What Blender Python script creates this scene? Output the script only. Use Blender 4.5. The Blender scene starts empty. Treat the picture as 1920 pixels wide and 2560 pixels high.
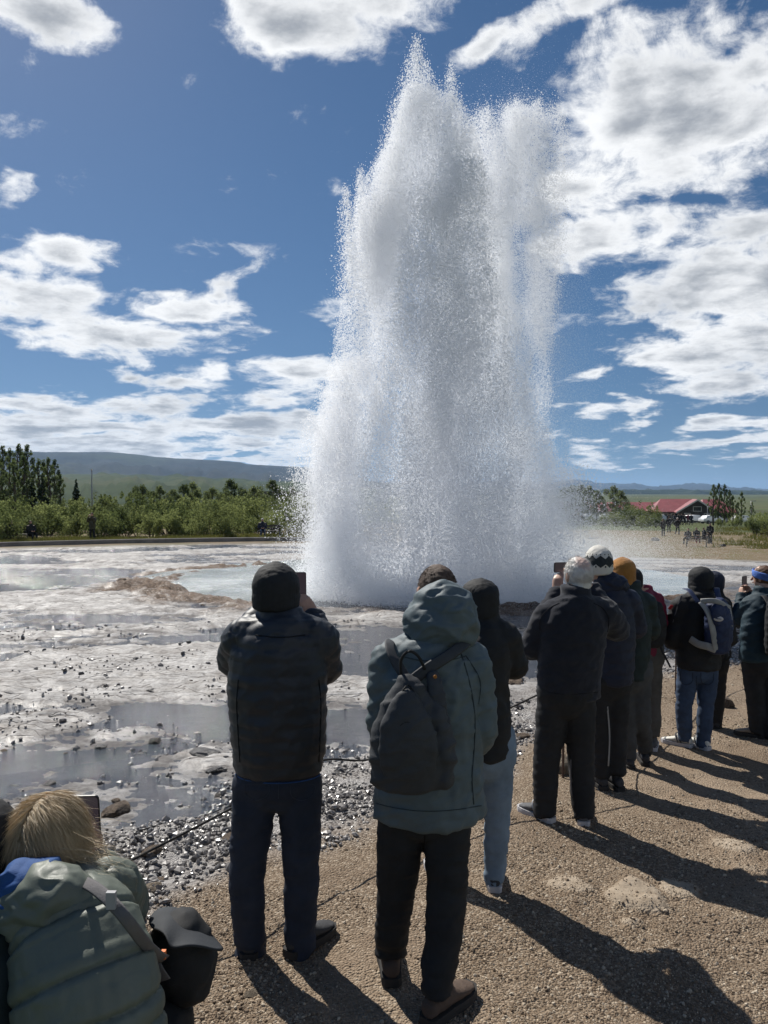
import bpy, bmesh, math, random
import numpy as np
from mathutils import Vector, Matrix, Quaternion

random.seed(7)
RNG = np.random.default_rng(7)
PI = math.pi
SC = bpy.context.scene
COL = SC.collection

# ------------------------------------------------------------------ camera
ZC = 2.12                      # eye height over the gravel by the rope
FPX = 1923.0                   # focal length in photo pixels
HORIZON = 1228.0
PITCH = math.atan((1280 - HORIZON) / FPX)
cam_d = bpy.data.cameras.new("camera")
cam = bpy.data.objects.new("camera", cam_d)
COL.objects.link(cam)
cam.location = (0, 0, ZC)
cam.rotation_euler = (PI / 2 - PITCH, 0, 0)
cam_d.sensor_fit = 'VERTICAL'
cam_d.sensor_height = 32.0
cam_d.sensor_width = 24.0
cam_d.lens = FPX / 2560 * 32.0
cam_d.clip_start = 0.05
cam_d.clip_end = 60000
SC.camera = cam

# ------------------------------------------------------------------ exposure
SC.view_settings.view_transform = 'Standard'
SC.view_settings.look = 'None'
SC.view_settings.gamma = 1.0
SC.view_settings.use_curve_mapping = False
SC.view_settings.exposure = 0.42
SC.cycles.max_bounces = 10
SC.cycles.diffuse_bounces = 6
SC.cycles.glossy_bounces = 3
SC.cycles.transmission_bounces = 6
SC.cycles.volume_bounces = 0
SC.cycles.transparent_max_bounces = 16
SC.cycles.caustics_reflective = False
SC.cycles.caustics_refractive = False
SC.cycles.sample_clamp_indirect = 6
SC.cycles.use_denoising = True

# ------------------------------------------------------------------ sun
SUN_AZ = math.radians(-33)     # left of the view axis
SUN_EL = math.radians(45)
SUN_DIR = Vector((math.sin(SUN_AZ) * math.cos(SUN_EL), math.cos(SUN_AZ) * math.cos(SUN_EL), math.sin(SUN_EL)))
sun_d = bpy.data.lights.new("sun", 'SUN')
sun_d.energy = 4.6
sun_d.angle = math.radians(0.53)
sun_d.color = (1.0, 0.955, 0.88)
sun = bpy.data.objects.new("sun", sun_d)
COL.objects.link(sun)
sun.rotation_euler = SUN_DIR.to_track_quat('Z', 'Y').to_euler()
sun.location = (-30, 45, 60)


# ------------------------------------------------------------------ node helper
class NT:
    """Short-hand for building node trees."""
    def __init__(self, tree):
        self.t = tree
        self.n = tree.nodes
        self.l = tree.links

    def new(self, kind, **kw):
        nd = self.n.new(kind)
        for k, v in kw.items():
            setattr(nd, k, v)
        return nd

    def put(self, sock, v):
        if hasattr(v, 'is_linked') and hasattr(v, 'node'):
            self.l.new(v, sock)
        else:
            sock.default_value = v

    def math(self, op, a, b=0.0, c=None, clamp=False):
        nd = self.n.new('ShaderNodeMath')
        nd.operation = op
        nd.use_clamp = clamp
        self.put(nd.inputs[0], a)
        self.put(nd.inputs[1], b)
        if c is not None:
            self.put(nd.inputs[2], c)
        return nd.outputs[0]

    def vmath(self, op, a, b=None, scale=None):
        nd = self.n.new('ShaderNodeVectorMath')
        nd.operation = op
        self.put(nd.inputs[0], a)
        if b is not None:
            self.put(nd.inputs[1], b)
        if scale is not None:
            self.put(nd.inputs[3], scale)
        return nd.outputs[0]

    def comb(self, x, y, z):
        nd = self.n.new('ShaderNodeCombineXYZ')
        for i, v in enumerate((x, y, z)):
            self.put(nd.inputs[i], v)
        return nd.outputs[0]

    def sep(self, v):
        nd = self.n.new('ShaderNodeSeparateXYZ')
        self.l.new(v, nd.inputs[0])
        return nd.outputs

    def noise(self, vec, scale, detail=4.0, rough=0.5, dist=0.0, out='Fac', lac=2.0):
        nd = self.n.new('ShaderNodeTexNoise')
        if vec is not None:
            self.l.new(vec, nd.inputs['Vector'])
        nd.inputs['Scale'].default_value = scale
        nd.inputs['Detail'].default_value = detail
        nd.inputs['Roughness'].default_value = rough
        nd.inputs['Distortion'].default_value = dist
        nd.inputs['Lacunarity'].default_value = lac
        return nd.outputs[out]

    def voro(self, vec, scale, feature='F1', out='Distance', rand=1.0):
        nd = self.n.new('ShaderNodeTexVoronoi')
        nd.feature = feature
        if vec is not None:
            self.l.new(vec, nd.inputs['Vector'])
        nd.inputs['Scale'].default_value = scale
        nd.inputs['Randomness'].default_value = rand
        return nd.outputs[out]

    def ramp(self, fac, stops, interp='LINEAR'):
        nd = self.n.new('ShaderNodeValToRGB')
        cr = nd.color_ramp
        cr.interpolation = interp
        while len(cr.elements) < len(stops):
            cr.elements.new(0.5)
        for e, (p, c) in zip(cr.elements, stops):
            e.position = p
            e.color = (c[0], c[1], c[2], 1) if not isinstance(c, (int, float)) else (c, c, c, 1)
        self.put(nd.inputs[0], fac)
        return nd.outputs[0]

    def mix(self, fac, a, b, blend='MIX'):
        nd = self.n.new('ShaderNodeMix')
        nd.data_type = 'RGBA'
        nd.blend_type = blend
        self.put(nd.inputs[0], fac)
        for s, v in ((nd.inputs[6], a), (nd.inputs[7], b)):
            if isinstance(v, tuple) and len(v) == 3:
                v = (v[0], v[1], v[2], 1)
            self.put(s, v)
        return nd.outputs[2]

    def smooth(self, v, lo, hi, a=0.0, b=1.0):
        nd = self.n.new('ShaderNodeMapRange')
        nd.interpolation_type = 'SMOOTHSTEP'
        self.put(nd.inputs[0], v)
        nd.inputs[1].default_value = lo
        nd.inputs[2].default_value = hi
        nd.inputs[3].default_value = a
        nd.inputs[4].default_value = b
        return nd.outputs[0]

    def attr(self, name, out='Fac'):
        nd = self.n.new('ShaderNodeAttribute')
        nd.attribute_name = name
        return nd.outputs[out]


# ------------------------------------------------------------------ sky
def px_dir(px, py):
    """Direction in the world of a point of the sky (photo pixels): azimuth, elevation."""
    x = (px - 960) / FPX
    yv = (1280 - py) / FPX
    f = Vector((0, math.cos(PITCH), -math.sin(PITCH)))
    u = Vector((0, math.sin(PITCH), math.cos(PITCH)))
    d = (f + u * yv + Vector((x, 0, 0))).normalized()
    return math.atan2(d.x, d.y), math.asin(d.z)


world = bpy.data.worlds.new("World")
SC.world = world
world.use_nodes = True
W = NT(world.node_tree)
for nd in list(W.n):
    W.n.remove(nd)
sky = W.new('ShaderNodeTexSky')
sky.sky_type = 'NISHITA'
sky.sun_disc = False
sky.sun_elevation = SUN_EL
sky.sun_rotation = SUN_AZ
sky.altitude = 200
sky.air_density = 1.0
sky.dust_density = 0.25
sky.ozone_density = 3.0
tc = W.new('ShaderNodeTexCoord')
D = tc.outputs['Generated']
sx, sy, sz = W.sep(D)
lift = W.vmath('NORMALIZE', W.comb(sx, sy, W.math('ADD', W.math('MULTIPLY', sz, 0.95), 0.11)))
W.l.new(lift, sky.inputs[0])
az = W.math('ARCTAN2', sx, sy)
el = W.math('ARCSINE', sz)
V = W.comb(az, el, 0.0)
# two scales of warp give the clouds their billows
zq = W.math('ADD', W.math('MAXIMUM', sz, 0.0), 0.16)
Q = W.comb(W.math('DIVIDE', sx, zq), W.math('DIVIDE', sy, zq), W.math('MULTIPLY', sz, 3.0))
w1 = W.noise(Q, 2.1, 4.0, 0.55, out='Color')
w1 = W.vmath('MULTIPLY', W.vmath('SUBTRACT', w1, (0.5, 0.5, 0.5)), (0.17, 0.075, 0.0))
V2 = W.vmath('ADD', V, w1)
CLOUDS = [  # px, py, half width, half height, tilt (deg), weight
    # high cloud over the top of the frame
    (760, 70, 230, 95, 3, 1.15), (720, 135, 90, 60, 10, 1.0), (930, 20, 210, 70, 8, 1.0), (630, 40, 110, 80, 0, 1.0),
    # diagonal streak to the right of it
    (1180, 120, 130, 38, 24, 0.95), (1330, 60, 170, 50, 18, 0.95), (1500, 0, 180, 50, 8, 1.0), (1260, 165, 60, 32, -35, 0.42),
    (1290, 130, 90, 40, 30, 0.5),
    # big cloud on the right
    (1560, 190, 190, 120, 22, 1.02), (1720, 175, 210, 115, 5, 1.02), (1890, 170, 150, 85, 0, .95), (1510, 310, 170, 110, 10, 1.08),
    (1690, 320, 230, 130, 0, 1.12), (1870, 310, 150, 120, 0, 1.0), (1460, 450, 130, 76, -10, 1.05), (1640, 445, 190, 50, 5, 0.85),
    (1860, 415, 130, 46, 10, 0.8),
    # middle right
    (1500, 590, 170, 62, 5, .95), (1650, 560, 140, 48, 8, 0.9), (1450, 650, 80, 45, 10, 0.8), (1810, 590, 170, 66, 0, 1.0),
    (1760, 690, 230, 100, -5, 1.2), (1900, 700, 160, 120, 0, 1.2), (1720, 790, 160, 60, -12, 0.95), (1600, 740, 110, 40, 20, 0.8),
    (1640, 880, 150, 50, -10, 0.95), (1800, 880, 170, 90, 0, 1.05), (1840, 960, 120, 60, 5, 0.95), (1700, 950, 110, 36, -8, 0.7),
    (1910, 850, 110, 110, 0, 1.05),
    # small ones low on the right
    (1490, 937, 70, 26, 5, 0.9), (1570, 1030, 150, 27, 6, 0.95), (1480, 1035, 60, 24, 0, 0.8), (1790, 1095, 190, 30, 8, 0.95),
    (1430, 1130, 110, 34, -8, 0.85), (1490, 1150, 60, 16, -8, 0.7), (1640, 1165, 80, 9, 2, 0.6), (1890, 1140, 70, 16, 0, 0.75),
    (1390, 1085, 60, 14, 0, 0.6), (1400, 1000, 40, 12, 0, 0.5), (1385, 800, 60, 40, 0, 0.55), (1800, 1170, 40, 7, 0, 0.5), (1560, 1070, 40, 10, 0, 0.45),
    # upper left corner and left edge
    (60, 30, 160, 62, -8, 1.05), (20, 465, 70, 45, 0, 0.85), (10, 415, 30, 22, 0, 0.6), (205, 130, 40, 16, 0, 0.36),
    # left group
    (150, 630, 140, 52, -6, 1.05), (40, 660, 110, 50, 0, 0.95), (60, 740, 220, 75, -6, 1.1), (270, 825, 190, 48, -3, 1.08),
    (450, 848, 160, 32, 2, 0.9), (90, 830, 160, 42, -6, 0.85), (640, 830, 60, 16, 6, 0.7), (480, 780, 150, 38, 0, 1.0), (560, 740, 90, 46, 32, 0.85),
    (590, 770, 70, 30, 10, 0.75), (340, 745, 90, 20, 0, 0.45), (300, 922, 60, 36, 0, 0.9), (455, 950, 150, 46, 0, 1.05), (560, 935, 60, 40, 0, 0.8),
    (190, 920, 50, 18, 0, 0.42), (180, 865, 120, 14, 0, 0.4),
    (800, 775, 70, 36, 15, 0.75), (790, 815, 50, 22, 0, 0.6), (760, 940, 130, 44, 0, 1.05), (700, 920, 60, 34, 0, 0.8), (670, 992, 100, 36, 0, 1.0),
    (800, 1000, 80, 22, 0, 0.8),
    # streaky bank over the hills on the left
    (110, 1010, 220, 42, 0, 1.1), (380, 1030, 260, 40, -3, 1.05), (200, 1070, 420, 40, 0, 1.1), (600, 1060, 260, 46, 0, 1.05), (720, 1050, 120, 40, 0, 1.0),
    (300, 1115, 480, 28, 0, 1.1), (640, 1120, 280, 30, 0, 1.1), (60, 1130, 260, 20, 0, 1.0), (500, 1150, 400, 16, 0, 1.0),
]
mask = None
for (px, py, hw, hh, tilt, wt) in CLOUDS:
    a, e = px_dir(px, py)
    mp = W.new('ShaderNodeMapping', vector_type='TEXTURE')
    W.l.new(V2, mp.inputs['Vector'])
    mp.inputs['Location'].default_value = (a, e, 0)
    mp.inputs['Rotation'].default_value = (0, 0, math.radians(tilt))
    mp.inputs['Scale'].default_value = (hw * 1.35 / FPX, hh * 1.35 / FPX, 1)
    gr = W.new('ShaderNodeTexGradient', gradient_type='SPHERICAL')
    W.l.new(mp.outputs[0], gr.inputs[0])
    g = W.math('MULTIPLY', W.math('POWER', gr.outputs['Fac'], 0.75), wt)
    if mask is None:
        mask = g
    else:
        nd = W.n.new('ShaderNodeMath')
        nd.operation = 'SMOOTH_MAX'
        W.l.new(mask, nd.inputs[0])
        W.l.new(g, nd.inputs[1])
        nd.inputs[2].default_value = 0.12
        mask = nd.outputs[0]
# the same kind of broken cloud goes on all round outside the view
side = W.smooth(W.math('ABSOLUTE', az), 0.50, 0.70)
up = W.smooth(el, 0.62, 0.80)
outside = W.math('MAXIMUM', side, up)
wide = W.smooth(W.noise(Q, 0.62, 2.0, 0.5), 0.44, 0.66)
mask = W.math('MAXIMUM', mask, W.math('MULTIPLY', wide, outside))
n_big = W.noise(Q, 3.6, 10.0, 0.62)
n_fine = W.noise(V2, 22.0, 9.0, 0.68)
dens = W.math('ADD', W.math('MULTIPLY', mask, 1.45), W.math('MULTIPLY', W.math('SUBTRACT', n_big, 0.5), 2.5))
dens = W.math('ADD', dens, W.math('MULTIPLY', W.math('SUBTRACT', n_fine, 0.5), 1.5))
dens = W.math('SUBTRACT', dens, 0.56)
alpha = W.smooth(dens, -0.06, 0.62)
n_shade = W.noise(Q, 1.7, 5.0, 0.55)
thick = W.math('ADD', dens, W.math('MULTIPLY', W.math('SUBTRACT', n_shade, 0.5), 1.5))
thick = W.math('ADD', thick, W.math('MULTIPLY', W.math('SUBTRACT', n_fine, 0.5), -0.9))
thick = W.smooth(thick, 0.34, 1.38)
cloud = W.mix(thick, (9.0, 9.1, 9.2), (3.1, 3.35, 3.75))
hsv = W.new('ShaderNodeHueSaturation')
W.l.new(sky.outputs[0], hsv.inputs['Color'])
hsv.inputs['Saturation'].default_value = 1.20
hsv.inputs['Value'].default_value = 0.52
skyc = W.mix(alpha, hsv.outputs[0], cloud)
bg = W.new('ShaderNodeBackground')
W.l.new(skyc, bg.inputs[0])
bg.inputs[1].default_value = 0.085
wo = W.new('ShaderNodeOutputWorld')
W.l.new(bg.outputs[0], wo.inputs[0])
world.cycles.sampling_method = 'MANUAL'
world.cycles.sample_map_resolution = 512


# ------------------------------------------------------------------ general helpers
def tag(o, label=None, cat=None, group=None, kind=None):
    for k, v in (('label', label), ('category', cat), ('group', group), ('kind', kind)):
        if v:
            o[k] = v
    return o


def mesh_obj(name, verts, faces, mat=None, parent=None, smooth=True, loc=None):
    me = bpy.data.meshes.new(name)
    if isinstance(verts, np.ndarray) and isinstance(faces, np.ndarray):
        nv, nf, k = len(verts), len(faces), faces.shape[1]
        me.vertices.add(nv)
        me.vertices.foreach_set('co', verts.astype(np.float32).ravel())
        me.loops.add(nf * k)
        me.loops.foreach_set('vertex_index', faces.astype(np.int32).ravel())
        me.polygons.add(nf)
        me.polygons.foreach_set('loop_start', np.arange(0, nf * k, k, dtype=np.int32))
        me.update(calc_edges=True)
    else:
        me.from_pydata([tuple(v) for v in verts], [], [tuple(f) for f in faces])
        me.update()
    if smooth and len(me.polygons):
        me.polygons.foreach_set('use_smooth', np.ones(len(me.polygons), dtype=bool))
    return mesh_link(name, me, mat, parent, loc)


def mesh_link(name, me, mat=None, parent=None, loc=None):
    o = bpy.data.objects.new(name, me)
    COL.objects.link(o)
    if mat is not None:
        me.materials.clear()
        me.materials.append(mat)
    if parent is not None:
        o.parent = parent
    if loc is not None:
        o.location = loc
    return o


def empty(name, loc=(0, 0, 0), rz=0.0):
    o = bpy.data.objects.new(name, None)
    COL.objects.link(o)
    o.location = loc
    o.rotation_euler = (0, 0, rz)
    o.empty_display_size = 0.2
    return o


def fattr(me, name, data):
    a = me.attributes.new(name, 'FLOAT', 'POINT')
    a.data.foreach_set('value', np.asarray(data, dtype=np.float32).ravel())


def mat_new(name):
    m = bpy.data.materials.new(name)
    m.use_nodes = True
    t = NT(m.node_tree)
    b = t.n['Principled BSDF']
    return m, t, b


def simple_mat(name, col, rough=0.6, bump=0.0, bscale=60.0, var=0.15, vscale=8.0, metal=0.0, spec=0.5, sheen=0.0):
    """Plain coloured material with a little mottling and relief."""
    m, t, b = mat_new(name)
    tcn = t.new('ShaderNodeTexCoord').outputs['Object']
    n = t.noise(tcn, vscale, 5.0, 0.6)
    lo = tuple(c * (1 - var) for c in col)
    hi = tuple(min(1, c * (1 + var)) for c in col)
    t.l.new(t.ramp(n, [(0.3, lo), (0.7, hi)]), b.inputs['Base Color'])
    b.inputs['Roughness'].default_value = rough
    b.inputs['Metallic'].default_value = metal
    b.inputs['Specular IOR Level'].default_value = spec
    if sheen:
        b.inputs['Sheen Weight'].default_value = sheen
        b.inputs['Sheen Roughness'].default_value = 0.5
    if bump:
        bn = t.new('ShaderNodeBump')
        bn.inputs['Strength'].default_value = bump
        bn.inputs['Distance'].default_value = 0.01
        t.l.new(t.noise(tcn, bscale, 6.0, 0.65), bn.inputs['Height'])
        t.l.new(bn.outputs[0], b.inputs['Normal'])
    return m


def fract_hash(ix, iy, seed):
    h = (ix * 374761393 + iy * 668265263 + seed * 974634777) & 0xFFFFFFFF
    h = ((h ^ (h >> 13)) * 1274126177) & 0xFFFFFFFF
    return ((h ^ (h >> 16)) & 0xFFFFFF) / float(0xFFFFFF)


def vnoise(x, y, seed=0):
    """Smooth value noise, 0..1, on arrays."""
    x = np.asarray(x, float)
    y = np.asarray(y, float)
    ix = np.floor(x).astype(np.int64)
    iy = np.floor(y).astype(np.int64)
    fx, fy = x - ix, y - iy
    fx = fx * fx * fx * (fx * (fx * 6 - 15) + 10)
    fy = fy * fy * fy * (fy * (fy * 6 - 15) + 10)
    a = fract_hash(ix, iy, seed)
    b = fract_hash(ix + 1, iy, seed)
    c = fract_hash(ix, iy + 1, seed)
    d = fract_hash(ix + 1, iy + 1, seed)
    return (a + (b - a) * fx) * (1 - fy) + (c + (d - c) * fx) * fy


def fbm(x, y, oct=5, seed=0, rough=0.5):
    s, a, n = 0.0, 1.0, 0.0
    for k in range(oct):
        s = s + a * vnoise(x * 2 ** k + 17.3 * k, y * 2 ** k - 9.1 * k, seed + k)
        n += a
        a *= rough
    return s / n


def sstep(v, lo, hi):
    t = np.clip((v - lo) / (hi - lo), 0, 1)
    return t * t * (3 - 2 * t)


def base_z(x, y):
    """The lie of the land without its small relief (0 = the gravel where the nearest people stand)."""
    x = np.asarray(x, float)
    y = np.asarray(y, float)
    d = np.hypot(x, y) * np.where(y < 0, -0.3, 1)
    dl = [-50, 0, 3, 5, 7.3, 10, 18, 30, 46, 60, 100, 170, 400, 900, 3000, 30000]
    zl = [0.3, 0.03, 0, -.08, -.29, -.36, -.48, -.68, -.90, -1.1, -1.8, -3.4, -8, -12, -14, -15]
    zr = [0.3, 0.03, 0, -.08, -.29, -.36, -.48, -.85, -1.6, -2.2, -2.4, -4.2, -9, -12, -14, -15]
    L = np.interp(d, dl, zl)
    R = np.interp(d, dl, zr)
    s = sstep(x / np.maximum(d, 1.0), 0.0, 0.28)
    return L * (1 - s) + R * s


def ray(px, py):
    x = (px - 960) / FPX
    yv = (1280 - py) / FPX
    f = Vector((0, math.cos(PITCH), -math.sin(PITCH)))
    u = Vector((0, math.sin(PITCH), math.cos(PITCH)))
    return f + u * yv + Vector((x, 0, 0))


def at(px, py, dz=0.0):
    """Point of the land (raised dz) that the photo shows at this pixel."""
    r = ray(px, py)
    t = 3.0
    for _ in range(60):
        z = float(base_z(r.x * t, r.y * t)) + dz
        t2 = (z - ZC) / r.z
        t = 0.5 * t + 0.5 * t2
    return Vector((r.x * t, r.y * t, float(base_z(r.x * t, r.y * t)) + dz))


def at_dist(px, py, y):
    r = ray(px, py)
    t = y / r.y
    return Vector((r.x * t, y, ZC + r.z * t))
# ------------------------------------------------------------------ land
def terrain(x, y):
    """Height and surface kinds of the land near the spring: z, gravel, crust, rim."""
    b = base_z(x, y)
    # brown trodden gravel on this side of the rope, pale sinter on the other
    gl = np.interp(x, [-60, -4, -1.36, -.74, 1.46, 3.64, 6.6, 12, 30], [-9, 1.1, 3.15, 4.40, 7.5, 9.7, 12.6, 18.0, 34.0])
    wob = (fbm(x * 0.9, y * 0.9, 4, 3) - 0.5) * 2.2
    edge = gl - y + wob                       # > 0 : gravel
    gravel = sstep(edge, -0.35, 0.55)
    # the near pebble fringe, still free of water
    dry = sstep(edge, -3.0, -1.1)
    # spring basin
    ex, ey = (x - 1.0) / 7.1, (y - 23.4) / 6.3
    rr = np.hypot(ex, ey) + (fbm(x * 0.5, y * 0.5, 4, 11) - 0.5) * 0.22
    basin = 1 - sstep(rr, 0.93, 1.03)
    left = sstep(-(x - 1.0) / 7.1 + 0.45 * (y - 23.4) / 6.3, -0.25, 0.5)
    rightw = sstep((x - 1.0) / 7.1 - 0.5 * (y - 23.4) / 6.3, 0.1, 0.8)
    rim_w = np.maximum(left, 0.8 * rightw)
    rim = sstep(rr, 0.97, 1.06) * (1 - sstep(rr, 1.10, 1.42)) * (0.15 + 0.85 * rim_w) * (.30 + .70 * sstep(fbm(x * .7, y * .9, 4, 27), .26, .46))
    rid = 1 - np.abs(2 * fbm(x * 1.3, y * 1.8, 5, 21, 0.6) - 1)
    # flat sinter plates with water lying between them
    pn = fbm(x * 0.33 + 0.12 * y, y * 0.52, 5, 31, 0.52)
    pn2 = fbm(x * 1.6, y * 2.6, 4, 41, 0.55)
    plate_f = pn + 0.20 * (pn2 - 0.5)
    for (cx, cy, rx, ry, w) in PLATES:
        q = ((x - cx) / rx) ** 2 + ((y - cy) / ry) ** 2
        plate_f = plate_f + w * np.exp(-q * 1.2)
    plate_f = plate_f + 0.06 * sstep(y, 24, 40)
    crust = sstep(plate_f, 0.525, 0.56)
    crust2 = sstep(plate_f, 0.60, 0.625)
    near_mud = sstep(edge, -3.3, -1.2) * (1 - gravel)
    crust = crust * (1 - 0.75 * near_mud)
    fine = fbm(x * 5.5, y * 7.5, 4, 51, 0.6) - 0.5
    micro = fbm(x * 13, y * 17, 3, 57, 0.6) - 0.5
    ledge = fbm(x * 0.9 + 0.3 * y, y * 2.4, 5, 47, 0.6)
    stream = np.clip(plate_f - 0.47, -0.22, 0.0)
    z = b - 0.020 + 0.028 * crust + 0.022 * crust2 + 0.020 * sstep(ledge, .50, .53) * crust + 0.16 * stream
    z = z + 0.060 * fine * (0.55 + 0.45 * crust) + 0.030 * (pn2 - 0.5) + 0.022 * micro
    z = z + dry * (0.040 + 0.035 * fine)
    lump = fbm(x * 2.4, y * 2.4, 4, 61) - 0.5
    z = z * (1 - gravel) + (b + 0.03 + 0.055 * lump + 0.016 * fine + 0.022 * (fbm(x * 4.3, y * 5.1, 3, 67) - 0.5)) * gravel
    # solid pale knobs of sinter breaking through the gravel path
    knob = np.zeros_like(b)
    for (cx, cy, rx, ry, h) in KNOBS:
        q = np.hypot((x - cx) / rx, (y - cy) / ry) + (fbm(x * 6, y * 6, 4, 71) - 0.5) * 0.8
        knob = np.maximum(knob, (1 - sstep(q, 0.55, 1.0)) * h)
    kz = knob * (0.35 + 0.9 * fbm(x * 7, y * 9, 4, 81))
    z = z + kz
    z = z + rim * (0.03 + 0.30 * (rid - 0.62) + 0.16 * (pn2 - 0.5) + .10 * fine)
    z = z * (1 - basin) + (b - 0.30) * basin
    far = sstep(np.hypot(x, y), 42, 47)       # turf and earth beyond the low kerb
    crust = crust * (1 - far)
    z = z * (1 - far) + (b + 0.05 * (fbm(x * .4, y * .4, 4, 91) - 0.5)) * far
    crust = np.clip(crust * (0.62 + 0.8 * sstep(z - b, -.02, .06)) , 0, 1)
    return z, gravel * (1 - far), crust * (1 - gravel), rim * (1 - basin), np.minimum(knob / 0.045, 1), far, dry


def _plates():
    out = []
    for (px, py, hw, dep, w) in [(250, 1560, 260, 0.9, .16), (240, 1680, 330, 0.8, .17), (470, 1640, 180, 0.8, .15), (60, 1810, 130, 0.42, .2),
                                 (90, 1645, 100, 0.35, .13), (1000, 1590, 160, 1.0, .10), (1300, 1710, 120, 0.9, .22), (100, 1490, 300, 1.2, .08),
                                 (1700, 1530, 240, 1.0, .12), (1420, 1560, 100, .8, .1), (860, 1625, 60, .4, .12), (1560, 1700, 60, .6, .14),
                                 (480, 1860, 90, .3, .10),
                                 # streams, where no plate lies
                                 (500, 1590, 330, 0.9, -.13), (380, 1770, 330, 0.75, -.22), (200, 1900, 300, 0.7, -.16), (60, 1610, 160, .5, -.10),
                                 (800, 1710, 120, .6, -.1), (1050, 1640, 200, .6, -.10), (250, 1425, 160, 1.6, -.05), (1660, 1425, 260, 2.5, -.04)]:
        p = at(px, py)
        out.append((p.x, p.y, hw / FPX * p.y, dep, w))
    return out


def _knobs():
    out = []
    for (px, py, hw, dep, h) in [(1600, 2255, 92, .16, .05), (1430, 2225, 70, .13, .028), (1700, 2240, 70, .14, .035), (1830, 2130, 60, .14, .03), (1580, 2320, 40, .05, .03),
                                 (1870, 2190, 40, .07, .02)]:
        p = at(px, py)
        out.append((p.x, p.y, hw / FPX * p.y, dep, h))
    return out


PLATES = _plates()
KNOBS = _knobs()


def ground_z(x, y):
    return float(terrain(np.array([float(x)]), np.array([float(y)]))[0][0])


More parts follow.
